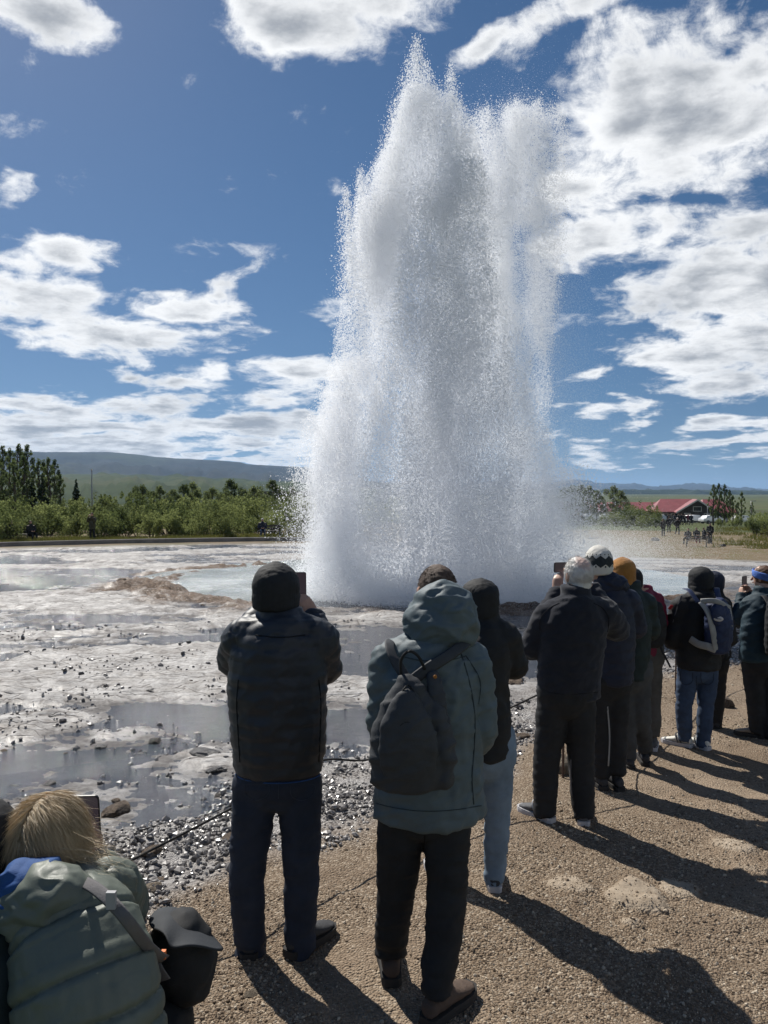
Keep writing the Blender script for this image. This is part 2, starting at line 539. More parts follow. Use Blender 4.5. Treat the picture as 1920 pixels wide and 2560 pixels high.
def ground_mat():
    m, t, b = mat_new("sinter_and_gravel")
    P = t.new('ShaderNodeTexCoord').outputs['Object']
    gravel, crust, rim, knob, far, dry = (t.attr(a) for a in ('gravel', 'crust', 'rim', 'knob', 'turf', 'dry'))
    n1 = t.noise(P, 1.1, 6, 0.6)
    n2 = t.noise(P, 14.0, 6, 0.65)
    n3 = t.noise(P, 90.0, 4, 0.7)
    cell = t.voro(P, 85.0, out='Color')
    cellv = t.sep(cell)[0]
    celld = t.voro(P, 85.0)
    # gravel: many small stones from dark brown to buff
    gcol = t.ramp(cellv, [(0.0, (.15, .108, .073)), (0.45, (.235, .178, .125)), (0.8, (.33, .26, .19)), (1.0, (.48, .41, .32))])
    gcol = t.mix(t.smooth(n3, .30, .60), (.16, .118, .082), gcol)
    worn = t.noise(P, .55, 5, .62)
    gcol = t.mix(t.smooth(worn, .46, .64, 0, .75), gcol, (.36, .28, .205))
    gcol = t.mix(t.smooth(n1, .48, .66, 0, .7), gcol, (.150, .106, .072))
    # pale sinter crust with ochre stains
    ccol = t.ramp(n2, [(0.28, (.20, .188, .178)), (0.48, (.37, .357, .345)), (0.72, (.53, .52, .51))])
    ccol = t.mix(t.smooth(n1, .52, .72, 0, .45), ccol, (.29, .255, .22))
    strat = t.new('ShaderNodeMapping')
    t.l.new(P, strat.inputs[0])
    strat.inputs['Scale'].default_value = (1.0, 3.4, 1)
    sn = t.noise(strat.outputs[0], 2.6, 8, .68)
    ccol = t.mix(t.smooth(sn, .50, .62, 0, .6), ccol, (.20, .18, .165))
    crackd = t.voro(strat.outputs[0], 1.6, 'DISTANCE_TO_EDGE')
    ccol = t.mix(t.smooth(crackd, .0, .035, .75, 0.0), ccol, (.10, .085, .075))
    # wet mud and pebbles in the streams
    mcol = t.ramp(n2, [(0.3, (.075, .070, .070)), (0.55, (.14, .132, .128)), (0.8, (.27, .255, .245))])
    pcol = t.ramp(cellv, [(0.0, (.085, .075, .072)), (0.5, (.19, .175, .165)), (1.0, (.42, .40, .375))])
    mcol = t.mix(dry, mcol, pcol)
    rcol = t.ramp(n2, [(0.3, (.045, .031, .024)), (0.5, (.115, .080, .058)), (0.72, (.25, .19, .145))])
    fcol = t.ramp(t.noise(P, .5, 6, .65), [(0.35, (.13, .125, .05)), (0.5, (.15, .115, .07)), (0.7, (.24, .19, .13))])
    kcol = t.ramp(n2, [(0.3, (.26, .205, .15)), (0.7, (.42, .35, .27))])
    col = t.mix(crust, mcol, ccol)
    col = t.mix(t.smooth(rim, .1, .55), col, rcol)
    col = t.mix(gravel, col, gcol)
    col = t.mix(t.smooth(knob, .15, .6), col, kcol)
    col = t.mix(far, col, fcol)
    t.l.new(col, b.inputs['Base Color'])
    # wetness gives the shine against the light
    wet = t.math('SUBTRACT', 1.0, t.math('MAXIMUM', gravel, far))
    wet = t.math('MULTIPLY', wet, t.smooth(t.noise(P, 2.3, 5, .6), .40, .62, .10, 1.0))
    wet = t.math('MULTIPLY', wet, t.math('SUBTRACT', 1.0, t.math('MULTIPLY', t.math('MAXIMUM', t.math('MULTIPLY', crust, .55), rim), .75)))
    film = t.math('MULTIPLY', t.smooth(t.noise(P, 26.0, 4, .6), .52, .60), t.math('SUBTRACT', 1.0, t.math('MAXIMUM', gravel, far)))
    film = t.math('MULTIPLY', film, t.smooth(t.noise(P, .7, 4, .6), .42, .56))
    rough = t.math('SUBTRACT', 0.92, t.math('ADD', t.math('MULTIPLY', wet, 0.55), t.math('MULTIPLY', film, .26)))
    t.l.new(rough, b.inputs['Roughness'])
    t.l.new(t.math('ADD', .12, t.math('MULTIPLY', wet, .42)), b.inputs['Specular IOR Level'])
    h = t.math('ADD', t.math('MULTIPLY', n2, .8), t.math('MULTIPLY', n3, .35))
    peb = t.math('MULTIPLY', t.math('SUBTRACT', .6, celld), t.math('MULTIPLY', t.math('ADD', t.math('MULTIPLY', gravel, .45), t.math('MULTIPLY', dry, .6)), t.math('SUBTRACT', 1.0, knob)))
    h = t.math('ADD', h, t.math('MULTIPLY', t.smooth(crackd, 0.0, .05), t.math('MULTIPLY', crust, .9)))
    h = t.math('ADD', h, t.math('MULTIPLY', sn, t.math('MULTIPLY', crust, 2.2)))
    h = t.math('ADD', h, peb)
    bn = t.new('ShaderNodeBump')
    bn.inputs['Strength'].default_value = 0.75
    bn.inputs['Distance'].default_value = 0.018
    t.l.new(h, bn.inputs['Height'])
    t.l.new(bn.outputs[0], b.inputs['Normal'])
    return m


def build_ground():
    mat = ground_mat()
    nr, na = 560, 430
    r = 0.7 * (92 / 0.7) ** (np.arange(nr) / (nr - 1))
    a = np.radians(np.linspace(-41, 41, na))
    R, A = np.meshgrid(r, a, indexing='ij')
    X, Y = R * np.sin(A), R * np.cos(A)
    z, gr, cr, rm, kn, fa, dr = terrain(X.ravel(), Y.ravel())
    v = np.stack([X.ravel(), Y.ravel(), z], 1)
    i = np.arange(nr * na).reshape(nr, na)
    f = np.stack([i[:-1, :-1].ravel(), i[:-1, 1:].ravel(), i[1:, 1:].ravel(), i[1:, :-1].ravel()], 1)
    g = mesh_obj("ground", v, f[:, ::-1], mat)
    for nm, d in (('gravel', gr), ('crust', cr), ('rim', rm), ('knob', kn), ('turf', fa), ('dry', dr)):
        fattr(g.data, nm, d)
    tag(g, kind='structure')
    # the rest of the land, all round and out to the horizon
    m, t, b = mat_new("meadow_land")
    P = t.new('ShaderNodeTexCoord').outputs['Object']
    big = t.noise(P, .004, 6, .6)
    mid = t.noise(P, .05, 5, .6)
    c = t.ramp(big, [(0.35, (.050, .066, .026)), (0.5, (.085, .105, .040)), (0.65, (.115, .115, .055))])
    c = t.mix(t.smooth(mid, .45, .7), c, (.06, .055, .03))
    t.l.new(c, b.inputs['Base Color'])
    b.inputs['Roughness'].default_value = 0.95
    b.inputs['Specular IOR Level'].default_value = 0.1
    r = np.concatenate([[0.4], 3 * (26000 / 3) ** (np.arange(90) / 89)])
    a = np.radians(np.linspace(0, 360, 145))[:-1]
    R, A = np.meshgrid(r, a, indexing='ij')
    X, Y = R * np.sin(A), R * np.cos(A)
    drop = np.where(R < 84, 0.35, np.where(R < 100, 0.05, 0.0))
    Z = base_z(X.ravel(), Y.ravel()).reshape(X.shape) - drop
    Z += (fbm(X / 300, Y / 300, 4, 5) - 0.5) * 5.0 * sstep(R, 250, 1500)
    n = len(a)
    v = np.stack([X.ravel(), Y.ravel(), Z.ravel()], 1)
    i = np.arange(len(r) * n).reshape(len(r), n)
    j = np.roll(i, -1, 1)
    f = np.stack([i[:-1].ravel(), i[1:].ravel(), j[1:].ravel(), j[:-1].ravel()], 1)
    o = mesh_obj("terrain", v, f[:, ::-1], m)
    tag(o, kind='structure')
    return g


GROUND = build_ground()


def build_water():
    # shallow run-off lying between the plates
    m, t, b = mat_new("shallow_water")
    P = t.new('ShaderNodeTexCoord').outputs['Object']
    sc_ = t.new('ShaderNodeMapping')
    t.l.new(P, sc_.inputs[0])
    sc_.inputs['Rotation'].default_value = (0, 0, .25)
    sc_.inputs['Scale'].default_value = (1.0, 2.2, 1)
    S = sc_.outputs[0]
    c = t.ramp(t.noise(P, 1.3, 5, .6), [(0.35, (.036, .044, .060)), (0.65, (.078, .086, .104))])
    t.l.new(c, b.inputs['Base Color'])
    b.inputs['Roughness'].default_value = 0.06
    b.inputs['IOR'].default_value = 1.33
    b.inputs['Specular IOR Level'].default_value = 0.6
    h = t.math('ADD', t.noise(S, 5.0, 3, .55), t.math('MULTIPLY', t.noise(S, 30.0, 4, .65), .80))
    bn = t.new('ShaderNodeBump')
    bn.inputs['Strength'].default_value = 0.85
    bn.inputs['Distance'].default_value = 0.026
    t.l.new(h, bn.inputs['Height'])
    t.l.new(bn.outputs[0], b.inputs['Normal'])
    nr, na = 90, 80
    r = 2.6 * (46 / 2.6) ** (np.arange(nr) / (nr - 1))
    a = np.radians(np.linspace(-41, 41, na))
    R, A = np.meshgrid(r, a, indexing='ij')
    X, Y = R * np.sin(A), R * np.cos(A)
    Z = base_z(X.ravel(), Y.ravel()) - 0.022
    v = np.stack([X.ravel(), Y.ravel(), Z], 1)
    i = np.arange(nr * na).reshape(nr, na)
    f = np.stack([i[:-1, :-1].ravel(), i[:-1, 1:].ravel(), i[1:, 1:].ravel(), i[1:, :-1].ravel()], 1)
    # leave out what lies well under dry gravel
    zt, gr = terrain(X.ravel(), Y.ravel())[:2]
    keep = (gr[f].min(1) < 0.9)
    o = mesh_obj("water", v, f[keep][:, ::-1], m)
    tag(o, kind='structure')
    # milky pool round the vent
    m, t, b = mat_new("milky_pool_water")
    P = t.new('ShaderNodeTexCoord').outputs['Object']
    c = t.ramp(t.noise(P, .5, 5, .6), [(0.35, (.36, .40, .40)), (0.65, (.52, .55, .54))])
    t.l.new(c, b.inputs['Base Color'])
    b.inputs['Roughness'].default_value = 0.13
    b.inputs['IOR'].default_value = 1.33
    h = t.math('ADD', t.noise(P, 2.2, 4, .6), t.math('ADD', t.math('MULTIPLY', t.noise(P, 11.0, 4, .65), .5), t.math('MULTIPLY', t.math('MULTIPLY', t.noise(P, 24.0, 3, .6), .9), t.smooth(t.noise(P, .45, 3, .6), .42, .62))))
    bn = t.new('ShaderNodeBump')
    bn.inputs['Strength'].default_value = 1.0
    bn.inputs['Distance'].default_value = 0.085
    t.l.new(h, bn.inputs['Height'])
    t.l.new(bn.outputs[0], b.inputs['Normal'])
    na, nr = 160, 60
    th = np.linspace(0, 2 * PI, na, endpoint=False)
    rr = np.linspace(0, 1.22, nr)
    T, Rr = np.meshgrid(th, rr)
    X = 1.0 + 7.1 * Rr * np.cos(T)
    Y = 23.4 + 6.3 * Rr * np.sin(T)
    dist = np.hypot(X - 1.4, (Y - 20) * 1.0)
    Z = np.full(X.shape, float(base_z(1.0, 20.0)) + 0.01)
    Z += 0.05 * (fbm(X * 1.2, Y * 1.7, 4, 77) - 0.5) + 0.05 * np.exp(-(dist / 2.2) ** 2)
    Z -= 0.07 * sstep(Rr, 0.95, 1.22)
    v = np.stack([X.ravel(), Y.ravel(), Z.ravel()], 1)
    i = np.arange(nr * na).reshape(nr, na)
    j = np.roll(i, -1, 1)
    f = np.stack([i[:-1].ravel(), j[:-1].ravel(), j[1:].ravel(), i[1:].ravel()], 1)
    o = mesh_obj("pool", v, f, m)
    tag(o, kind='structure')


build_water()
# ------------------------------------------------------------------ the eruption
VENT_Y = 20.0
KPX = VENT_Y / FPX


def gx(px):
    return (px - 960) * KPX


def gz(py):
    return ZC + (HORIZON - py) * KPX


def gn_points(name, pts, radii, mat, parent):
    """A swarm of droplets: one vertex each, shown as a round point."""
    me = bpy.data.meshes.new(name)
    me.vertices.add(len(pts))
    me.vertices.foreach_set('co', pts.astype(np.float32).ravel())
    fattr(me, 'radius', radii)
    me.materials.append(mat)
    o = mesh_link(name, me, None, parent)
    o.matrix_parent_inverse = Matrix.Translation(parent.location).inverted()
    ng = bpy.data.node_groups.new(name, 'GeometryNodeTree')
    ng.interface.new_socket('Geometry', in_out='INPUT', socket_type='NodeSocketGeometry')
    ng.interface.new_socket('Geometry', in_out='OUTPUT', socket_type='NodeSocketGeometry')
    i, u = ng.nodes.new('NodeGroupInput'), ng.nodes.new('NodeGroupOutput')
    mp = ng.nodes.new('GeometryNodeMeshToPoints')
    at_ = ng.nodes.new('GeometryNodeInputNamedAttribute')
    at_.data_type = 'FLOAT'
    at_.inputs['Name'].default_value = 'radius'
    sm = ng.nodes.new('GeometryNodeSetMaterial')
    sm.inputs['Material'].default_value = mat
    ng.links.new(i.outputs[0], mp.inputs['Mesh'])
    ng.links.new(at_.outputs['Attribute'], mp.inputs['Radius'])
    ng.links.new(mp.outputs[0], sm.inputs[0])
    ng.links.new(sm.outputs[0], u.inputs[0])
    md = o.modifiers.new('droplets', 'NODES')
    md.node_group = ng
    return o


def droplet_mat(name, col, trans, clear):
    """Water drop: scatters light both ways and lets part of it straight through."""
    m = bpy.data.materials.new(name)
    m.use_nodes = True
    t = NT(m.node_tree)
    for nd in list(t.n):
        t.n.remove(nd)
    d = t.new('ShaderNodeBsdfDiffuse')
    d.inputs[0].default_value = (*col, 1)
    tr = t.new('ShaderNodeBsdfTranslucent')
    tr.inputs[0].default_value = (*col, 1)
    mx = t.new('ShaderNodeMixShader')
    mx.inputs[0].default_value = trans
    t.l.new(d.outputs[0], mx.inputs[1])
    t.l.new(tr.outputs[0], mx.inputs[2])
    cl = t.new('ShaderNodeBsdfTransparent')
    m2 = t.new('ShaderNodeMixShader')
    m2.inputs[0].default_value = clear
    t.l.new(mx.outputs[0], m2.inputs[1])
    t.l.new(cl.outputs[0], m2.inputs[2])
    o = t.new('ShaderNodeOutputMaterial')
    t.l.new(m2.outputs[0], o.inputs[0])
    return m


def vn3(x, z, seed, o=4):
    return fbm(x, z, o, seed, 0.55)


def column(n, outline, power, seed, depth=0.85, y0=VENT_Y, streak=(1.1, .35), contrast=1.0, zpow=1.0):
    """Droplets filling a body whose left and right edges are given by height in photo pixels."""
    out = np.array(outline, float)
    zs = gz(out[:, 0])
    ls, rs = gx(out[:, 1]), gx(out[:, 2])
    o = np.argsort(zs)
    zs, ls, rs = zs[o], ls[o], rs[o]
    res = []
    left = n
    while left > 0:
        k = int(left * 2.2) + 1000
        z = zs[0] + (zs[-1] - zs[0]) * RNG.random(k) ** zpow
        th = RNG.random(k) * 2 * PI
        rr = RNG.random(k) ** power
        L, R = np.interp(z, zs, ls), np.interp(z, zs, rs)
        c, w = (L + R) / 2, (R - L) / 2
        wm = np.interp(z, zs, w.max() * 0 + (rs - ls) / 2)
        # ragged edges that differ with height and bearing
        rag = 1.0 + 0.20 * (vn3(th * 1.6 + 3, z * 0.5, seed + 5, 5) - 0.5) + 0.20 * (vn3(th * 5 + 9, z * 1.1, seed + 8, 4) - 0.5)
        x = c + w * rr * rag * np.cos(th)
        y = y0 + wm * depth * rr * rag * np.sin(th)
        dens = vn3(x * streak[0], z * streak[1] + y * .6, seed, 5)
        dens2 = vn3(x * 4.2 + y * 2.3, z * 1.5, seed + 3, 4)
        pr = np.clip(0.5 + contrast * ((dens - 0.5) * 2.4 + (dens2 - 0.5) * 1.5), 0.03, 1)
        # density follows the width so that narrow heights are not over-filled
        pr = pr * np.clip((w / w.max()) ** 1.2, 0.02, 1)
        ok = RNG.random(k) < pr
        p = np.stack([x[ok], y[ok], z[ok]], 1)[:left]
        res.append(p)
        left -= len(p)
    res = np.concatenate(res)
    if y0 != VENT_Y:                       # same apparent place at another depth
        q = res[:, 1] / VENT_Y
        res[:, 0] *= q
        res[:, 2] = ZC + (res[:, 2] - ZC) * q
    return res


def jet(n, tip, base, w_tip, w_base, dy=0.0, lean=1.0, falloff=1.4, seed=1):
    """A single spike of thrown water, (px, py) of its tip and of its middle at the base."""
    t = 1 - (1 - RNG.random(n)) ** (1 / falloff)          # 0 at the base, 1 at the tip
    x0, z0, x1, z1 = gx(base[0]), gz(base[1]), gx(tip[0]), gz(tip[1])
    c = x0 + (x1 - x0) * t ** lean
    z = z0 + (z1 - z0) * t
    w = (w_tip + w_base * (1 - t) ** 0.62) * KPX
    ox = np.clip(RNG.normal(0, .5, n), -1.6, 1.6)
    oy = np.clip(RNG.normal(0, .5, n), -1.6, 1.6)
    wig = (vn3(z * 1.3 + ox * .6, oy * 1.5, seed) - 0.5) * 0.5
    return np.stack([c + w * (ox + wig), VENT_Y + dy + w * 0.9 * oy, z], 1)


def clumped(p, kids, sx, sz):
    """Break even spray into little torn gouts, longer than wide."""
    m = len(p) // kids
    c = p[RNG.permutation(len(p))[:m]]
    q = np.repeat(c, kids, 0)
    s = np.repeat(RNG.gamma(2.0, 0.5, m), kids)[:, None]
    return q + RNG.normal(0, 1, q.shape) * np.array([sx, sx, sz]) * s


CORE = [(1512, 768, 1385), (1480, 764, 1408), (1400, 764, 1412), (1300, 766, 1405), (1200, 768, 1392), (1100, 785, 1365), (1000, 806, 1340),
        (900, 830, 1322), (800, 845, 1302), (700, 862, 1280), (600, 872, 1255), (500, 900, 1230), (430, 932, 1214), (380, 958, 1200), (330, 978, 1185), (280, 992, 1150), (240, 1003, 1090)]
INNER = [(405, 1120, 1200), (440, 1075, 1212), (500, 1010, 1214), (600, 1000, 1218), (800, 970, 1260), (1000, 930, 1300), (1150, 890, 1320), (1320, 860, 1330), (1480, 860, 1330)]
WING = [(1150, 1200, 1390), (950, 1150, 1380), (800, 1120, 1390), (650, 1100, 1408), (520, 1090, 1418), (430, 1100, 1422), (370, 1125, 1418), (320, 1160, 1410), (280, 1195, 1398)]


def build_geyser():
    root = empty("geyser", (gx(1090), VENT_Y, float(base_z(1.4, 20.0))))
    tag(root, "tall white column of erupting water bursting from the milky pool", "geyser")
    body = droplet_mat("spray_body", (.95, .96, .98), 0.6, 0.42)
    core = clumped(column(1450000, CORE, 0.54, 100, contrast=1.2), 3, .024, .07)
    edge = [(py, L - 2, L + (150 if py > 700 else 120)) for (py, L, R) in CORE if py > 440]
    curtain = clumped(column(330000, edge, 0.66, 300, depth=1.6, y0=VENT_Y + .3, contrast=1.0), 5, .03, .07)
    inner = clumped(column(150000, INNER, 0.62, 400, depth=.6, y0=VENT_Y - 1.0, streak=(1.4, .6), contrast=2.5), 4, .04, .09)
    wing = clumped(column(430000, WING, 0.70, 200, depth=.8, y0=VENT_Y + 2.4, streak=(1.7, .5), contrast=1.35, zpow=1.0), 4, .06, .14)
    jets = []
    for (n, tip, base, wt, wb, dy, fall) in [
        (26000, (1040, 112), (1040, 560), 5, 66, 0.0, 1.5), (9000, (1066, 150), (1078, 520), 6, 50, .4, 1.5), (7000, (1020, 180), (1005, 560), 6, 60, -.3, 1.5),
        (11000, (1122, 198), (1118, 520), 4, 50, -.3, 1.5), (6000, (1145, 270), (1150, 560), 8, 60, .3, 1.5),
        (11000, (900, 420), (912, 700), 3, 32, .2, 1.5), (9000, (866, 480), (882, 760), 5, 32, -.2, 1.5), (9000, (930, 455), (945, 760), 5, 40, .5, 1.5), (9000, (955, 370), (975, 700), 5, 46, .3, 1.5), (9000, (985, 262), (1000, 640), 6, 50, .1, 1.5),
        (12000, (1242, 196), (1225, 500), 8, 44, 1.9, 1.6), (12000, (1292, 190), (1275, 500), 8, 44, 1.7, 1.6), (15000, (1380, 158), (1350, 500), 6, 50, 2.1, 1.45),
        (5000, (1215, 262), (1215, 520), 12, 56, .4, 1.7), (5000, (1400, 300), (1365, 620), 10, 50, 1.0, 1.6), (6000, (975, 320), (985, 700), 8, 60, -.5, 1.5),
        (9000, (1335, 215), (1312, 500), 8, 46, 1.9, 1.6), (7000, (1268, 222), (1255, 500), 5, 34, 2.2, 1.6), (8000, (1203, 262), (1192, 520), 5, 36, 1.6, 1.6), (6000, (1315, 185), (1295, 450), 4, 26, 1.5, 1.5), (7000, (1402, 225), (1370, 520), 5, 34, 1.9, 1.5), (7000, (1172, 318), (1160, 560), 5, 36, .9, 1.6),
        # lower bursts thrown outward
        (26000, (1418, 1172), (1250, 1480), 30, 150, -.4, 1.2), (26000, (1390, 1140), (1240, 1480), 34, 140, .5, 1.2), (20000, (1432, 1240), (1260, 1480), 30, 130, 0, 1.2),
        (18000, (1345, 1120), (1230, 1480), 40, 120, .9, 1.3), (18000, (775, 1040), (850, 1480), 10, 120, .2, 1.2), (16000, (768, 1150), (840, 1480), 16, 110, -.4, 1.2),
        (10000, (800, 960), (870, 1480), 10, 110, .5, 1.2)]:
        jets.append(jet(n, tip, base, wt, wb, dy, 1.0, fall, n % 97))
    jets = clumped(np.concatenate(jets), 4, .028, .075)
    main = np.concatenate([core, curtain])
    zf = np.array([-.46])
    main = main[main[:, 2] > zf[0]]
    rad = np.clip(RNG.gamma(3.6, 0.0016, len(main)), .002, .021)
    gn_points("water_column", main, rad, body, root)["kind"] = "stuff"
    shaded = droplet_mat("shaded_core_spray", (.94, .945, .96), .48, .30)  # darker, less translucent copy of the spray: paints in the core's shade
    gn_points("water_core", inner, np.clip(RNG.gamma(4.2, 0.0019, len(inner)), .003, .022), shaded, root)["kind"] = "stuff"
    wing = wing[wing[:, 2] > -.4]
    gn_points("spray_veil", wing, np.clip(RNG.gamma(2.6, 0.0019, len(wing)), .0016, .018), body, root)["kind"] = "stuff"
    jets = jets[jets[:, 2] > zf[0]]
    rad = np.clip(RNG.gamma(3.0, 0.0021, len(jets)), .002, .024)
    gn_points("thrown_jets", jets, rad, body, root)["kind"] = "stuff"
    # splash where the water falls back
    n = 150000
    th = RNG.random(n) * 2 * PI
    rr = 3.7 * RNG.random(n) ** .5
    sp = np.stack([gx(1090) + rr * np.cos(th), VENT_Y + .85 * rr * np.sin(th), -.47 + RNG.exponential(.22, n)], 1)
    gn_points("splash", sp, np.clip(RNG.gamma(3, .003, n), .003, .02), body, root)["kind"] = "stuff"
    # drifting fine steam, carried to the right by the wind
    fine = droplet_mat("fine_mist", (.93, .95, .97), 0.6, 0.45)
    parts = []
    for (n, px, py, sx_, sy_, dy, dz) in [(420000, 1330, 1330, 85, 110, .5, 1.2), (420000, 1420, 1420, 120, 60, 1.5, 1.5), (300000, 1310, 720, 70, 200, .8, 1.0), (260000, 1250, 1000, 110, 170, .4, 1.0), (260000, 1080, 1465, 190, 34, -1.5, 1.2),
                                          (240000, 1540, 1400, 170, 36, 3.5, 2.0), (120000, 860, 1350, 70, 120, .0, .9)]:
        parts.append(np.stack([RNG.normal(gx(px), sx_ * KPX, n), RNG.normal(VENT_Y + dy, dz, n), RNG.normal(gz(py), sy_ * KPX, n)], 1))
    mist = np.concatenate(parts)
    mist = mist[mist[:, 2] > -.44]
    gn_points("mist", mist, np.clip(RNG.gamma(4, .0006, len(mist)), .0009, .005), fine, root)["kind"] = "stuff"


build_geyser()
# ------------------------------------------------------------------ hills
def hill(name, px0, px1, ridge, knots, mat, rough_amp, seed, n=220):
    """Range of hills: ridge = photo outline (px, py); knots = (distance, share of the ridge's rise)."""
    pxs = np.linspace(px0, px1, n)
    rp = np.array(ridge, float)
    py = np.interp(pxs, rp[:, 0], rp[:, 1])
    azs = np.arctan2((pxs - 960) / FPX, 1.0)
    py = py + (fbm(pxs / 60, pxs * 0, 4, seed) - 0.5) * rough_amp
    Dk = np.array([k[0] for k in knots], float)
    Sk = np.array([k[1] for k in knots], float)
    Dk2 = np.interp(np.linspace(0, len(Dk) - 1, 44), range(len(Dk)), Dk)
    Sk2 = np.interp(np.linspace(0, len(Dk) - 1, 44), range(len(Dk)), Sk)
    ridge_d = Dk[int(np.argmax(Sk))]
    top = ZC + (HORIZON - py) / FPX * ridge_d
    A, Dd = np.meshgrid(azs, Dk2, indexing='ij')
    S = np.repeat(Sk2[None], n, 0)
    z0 = -13.0
    Z = z0 + (top[:, None] - z0) * S
    wob = fbm(A * 60 + 5, Dd / 420, 5, seed + 3, .55) - 0.5
    Z += wob * (ridge_d * 0.016) * np.sin(np.clip(S, 0, 1) * PI) ** .8
    X, Y = Dd * np.sin(A), Dd * np.cos(A)
    v = np.stack([X.ravel(), Y.ravel(), Z.ravel()], 1)
    k = len(Dk2)
    i = np.arange(n * k).reshape(n, k)
    f = np.stack([i[:-1, :-1].ravel(), i[1:, :-1].ravel(), i[1:, 1:].ravel(), i[:-1, 1:].ravel()], 1)
    o = mesh_obj(name, v, f, mat)
    tag(o, kind='structure')
    return o


def hill_mat(name, lo, mid, hi, sc):
    m, t, b = mat_new(name)
    P = t.new('ShaderNodeTexCoord').outputs['Object']
    mp = t.new('ShaderNodeMapping')
    t.l.new(P, mp.inputs[0])
    mp.inputs['Scale'].default_value = (1, 1, 5)
    n = t.noise(mp.outputs[0], sc, 7, .62)
    n2 = t.noise(mp.outputs[0], sc * 9, 5, .6)
    c = t.ramp(n, [(0.34, lo), (0.5, mid), (0.66, hi)])
    c = t.mix(t.smooth(n2, .45, .7, 0, .6), c, lo)
    t.l.new(c, b.inputs['Base Color'])
    b.inputs['Roughness'].default_value = 1.0
    b.inputs['Specular IOR Level'].default_value = 0.05
    return m


HM1 = hill_mat("moor_hillside", (.016, .019, .019), (.034, .035, .031), (.052, .062, .034), .0011)
HM2 = hill_mat("far_mountain", (.022, .026, .030), (.036, .038, .040), (.050, .052, .050), .0006)
HM3 = hill_mat("valley_meadow", (.028, .042, .018), (.052, .070, .030), (.078, .084, .044), .0022)
hill("hills", -900, 1000, [(-900, 1120), (-300, 1133), (0, 1137), (130, 1138), (270, 1135), (330, 1140), (386, 1146), (444, 1149), (540, 1152), (602, 1156), (617, 1161), (700, 1165), (780, 1170), (880, 1196), (1000, 1214)],
     [(2300, .0), (3000, .10), (3700, .34), (4100, .48), (4700, .58), (5100, .86), (5600, 1.0), (6200, .96), (8000, .5)], HM1, 3.0, 301)
hill("hillside", -900, 960, [(-900, 1184), (0, 1190), (300, 1188), (600, 1198), (800, 1210), (960, 1224)],
     [(650, .0), (1000, .28), (1500, .52), (2100, .85), (2600, 1.0), (3200, .9)], HM3, 5.0, 311)
hill("mountain", 700, 2700, [(700, 1205), (1000, 1205), (1380, 1206), (1431, 1199), (1475, 1202), (1487, 1210), (1529, 1211), (1559, 1210), (1596, 1212), (1637, 1217), (1698, 1216), (1755, 1209), (1782, 1214), (1846, 1221), (1920, 1225), (2300, 1212), (2700, 1206)],
     [(9000, .0), (10000, .3), (11500, .8), (12500, 1.0), (14000, .8)], HM2, 2.0, 321)
hill("woodland", 880, 2700, [(880, 1226), (1400, 1224), (1700, 1226), (1920, 1228), (2700, 1226)],
     [(4200, .0), (4300, .9), (4600, 1.0), (6000, .2)], hill_mat("dark_far_wood", (.018, .026, .014), (.028, .040, .020), (.045, .055, .030), .004), 2.5, 331)


# ------------------------------------------------------------------ stones
def rock_mesh(name, seed, flat, sub=3, amp=0.35, mat=None):
    bm = bmesh.new()
    bmesh.ops.create_icosphere(bm, subdivisions=sub, radius=1.0)
    r = random.Random(seed)
    cuts = [(Vector((r.uniform(-1, 1), r.uniform(-1, 1), r.uniform(-.6, 1))).normalized(), r.uniform(.55, .85)) for _ in range(7)]
    co = np.array([v.co[:] for v in bm.verts])
    s = 1 + amp * (fbm(co[:, 0] * 1.7 + seed, co[:, 1] * 1.7 + co[:, 2] * 1.3, 4, seed) - .5) * 2
    for v, k in zip(bm.verts, s):
        p = v.co * k
        for nrm, dd in cuts:                     # broken faces
            e = p.dot(nrm) - dd
            if e > 0:
                p -= nrm * e * .85
        v.co = Vector((p.x, p.y * .85, p.z * flat))
    me = bpy.data.meshes.new(name)
    bm.to_mesh(me)
    bm.free()
    me.polygons.foreach_set('use_smooth', np.zeros(len(me.polygons), dtype=bool))
    if mat:
        me.materials.append(mat)
    return me


def stone_mat(name, lo, mid, hi, rough=.75, spec=.3):
    m, t, b = mat_new(name)
    P = t.new('ShaderNodeTexCoord').outputs['Object']
    oi = t.new('ShaderNodeObjectInfo').outputs['Random']
    n = t.noise(P, 3.0, 7, .65)
    n2 = t.noise(P, 16.0, 5, .7)
    c = t.ramp(n, [(0.3, lo), (0.5, mid), (0.72, hi)])
    hs = t.new('ShaderNodeHueSaturation')
    t.l.new(c, hs.inputs['Color'])
    t.l.new(t.math('ADD', .65, t.math('MULTIPLY', oi, .7)), hs.inputs['Value'])
    t.l.new(hs.outputs[0], b.inputs['Base Color'])
    b.inputs['Roughness'].default_value = rough
    b.inputs['Specular IOR Level'].default_value = spec
    bn = t.new('ShaderNodeBump')
    bn.inputs['Strength'].default_value = .8
    bn.inputs['Distance'].default_value = .12
    t.l.new(t.math('ADD', n, t.math('MULTIPLY', n2, .5)), bn.inputs['Height'])
    t.l.new(bn.outputs[0], b.inputs['Normal'])
    return m


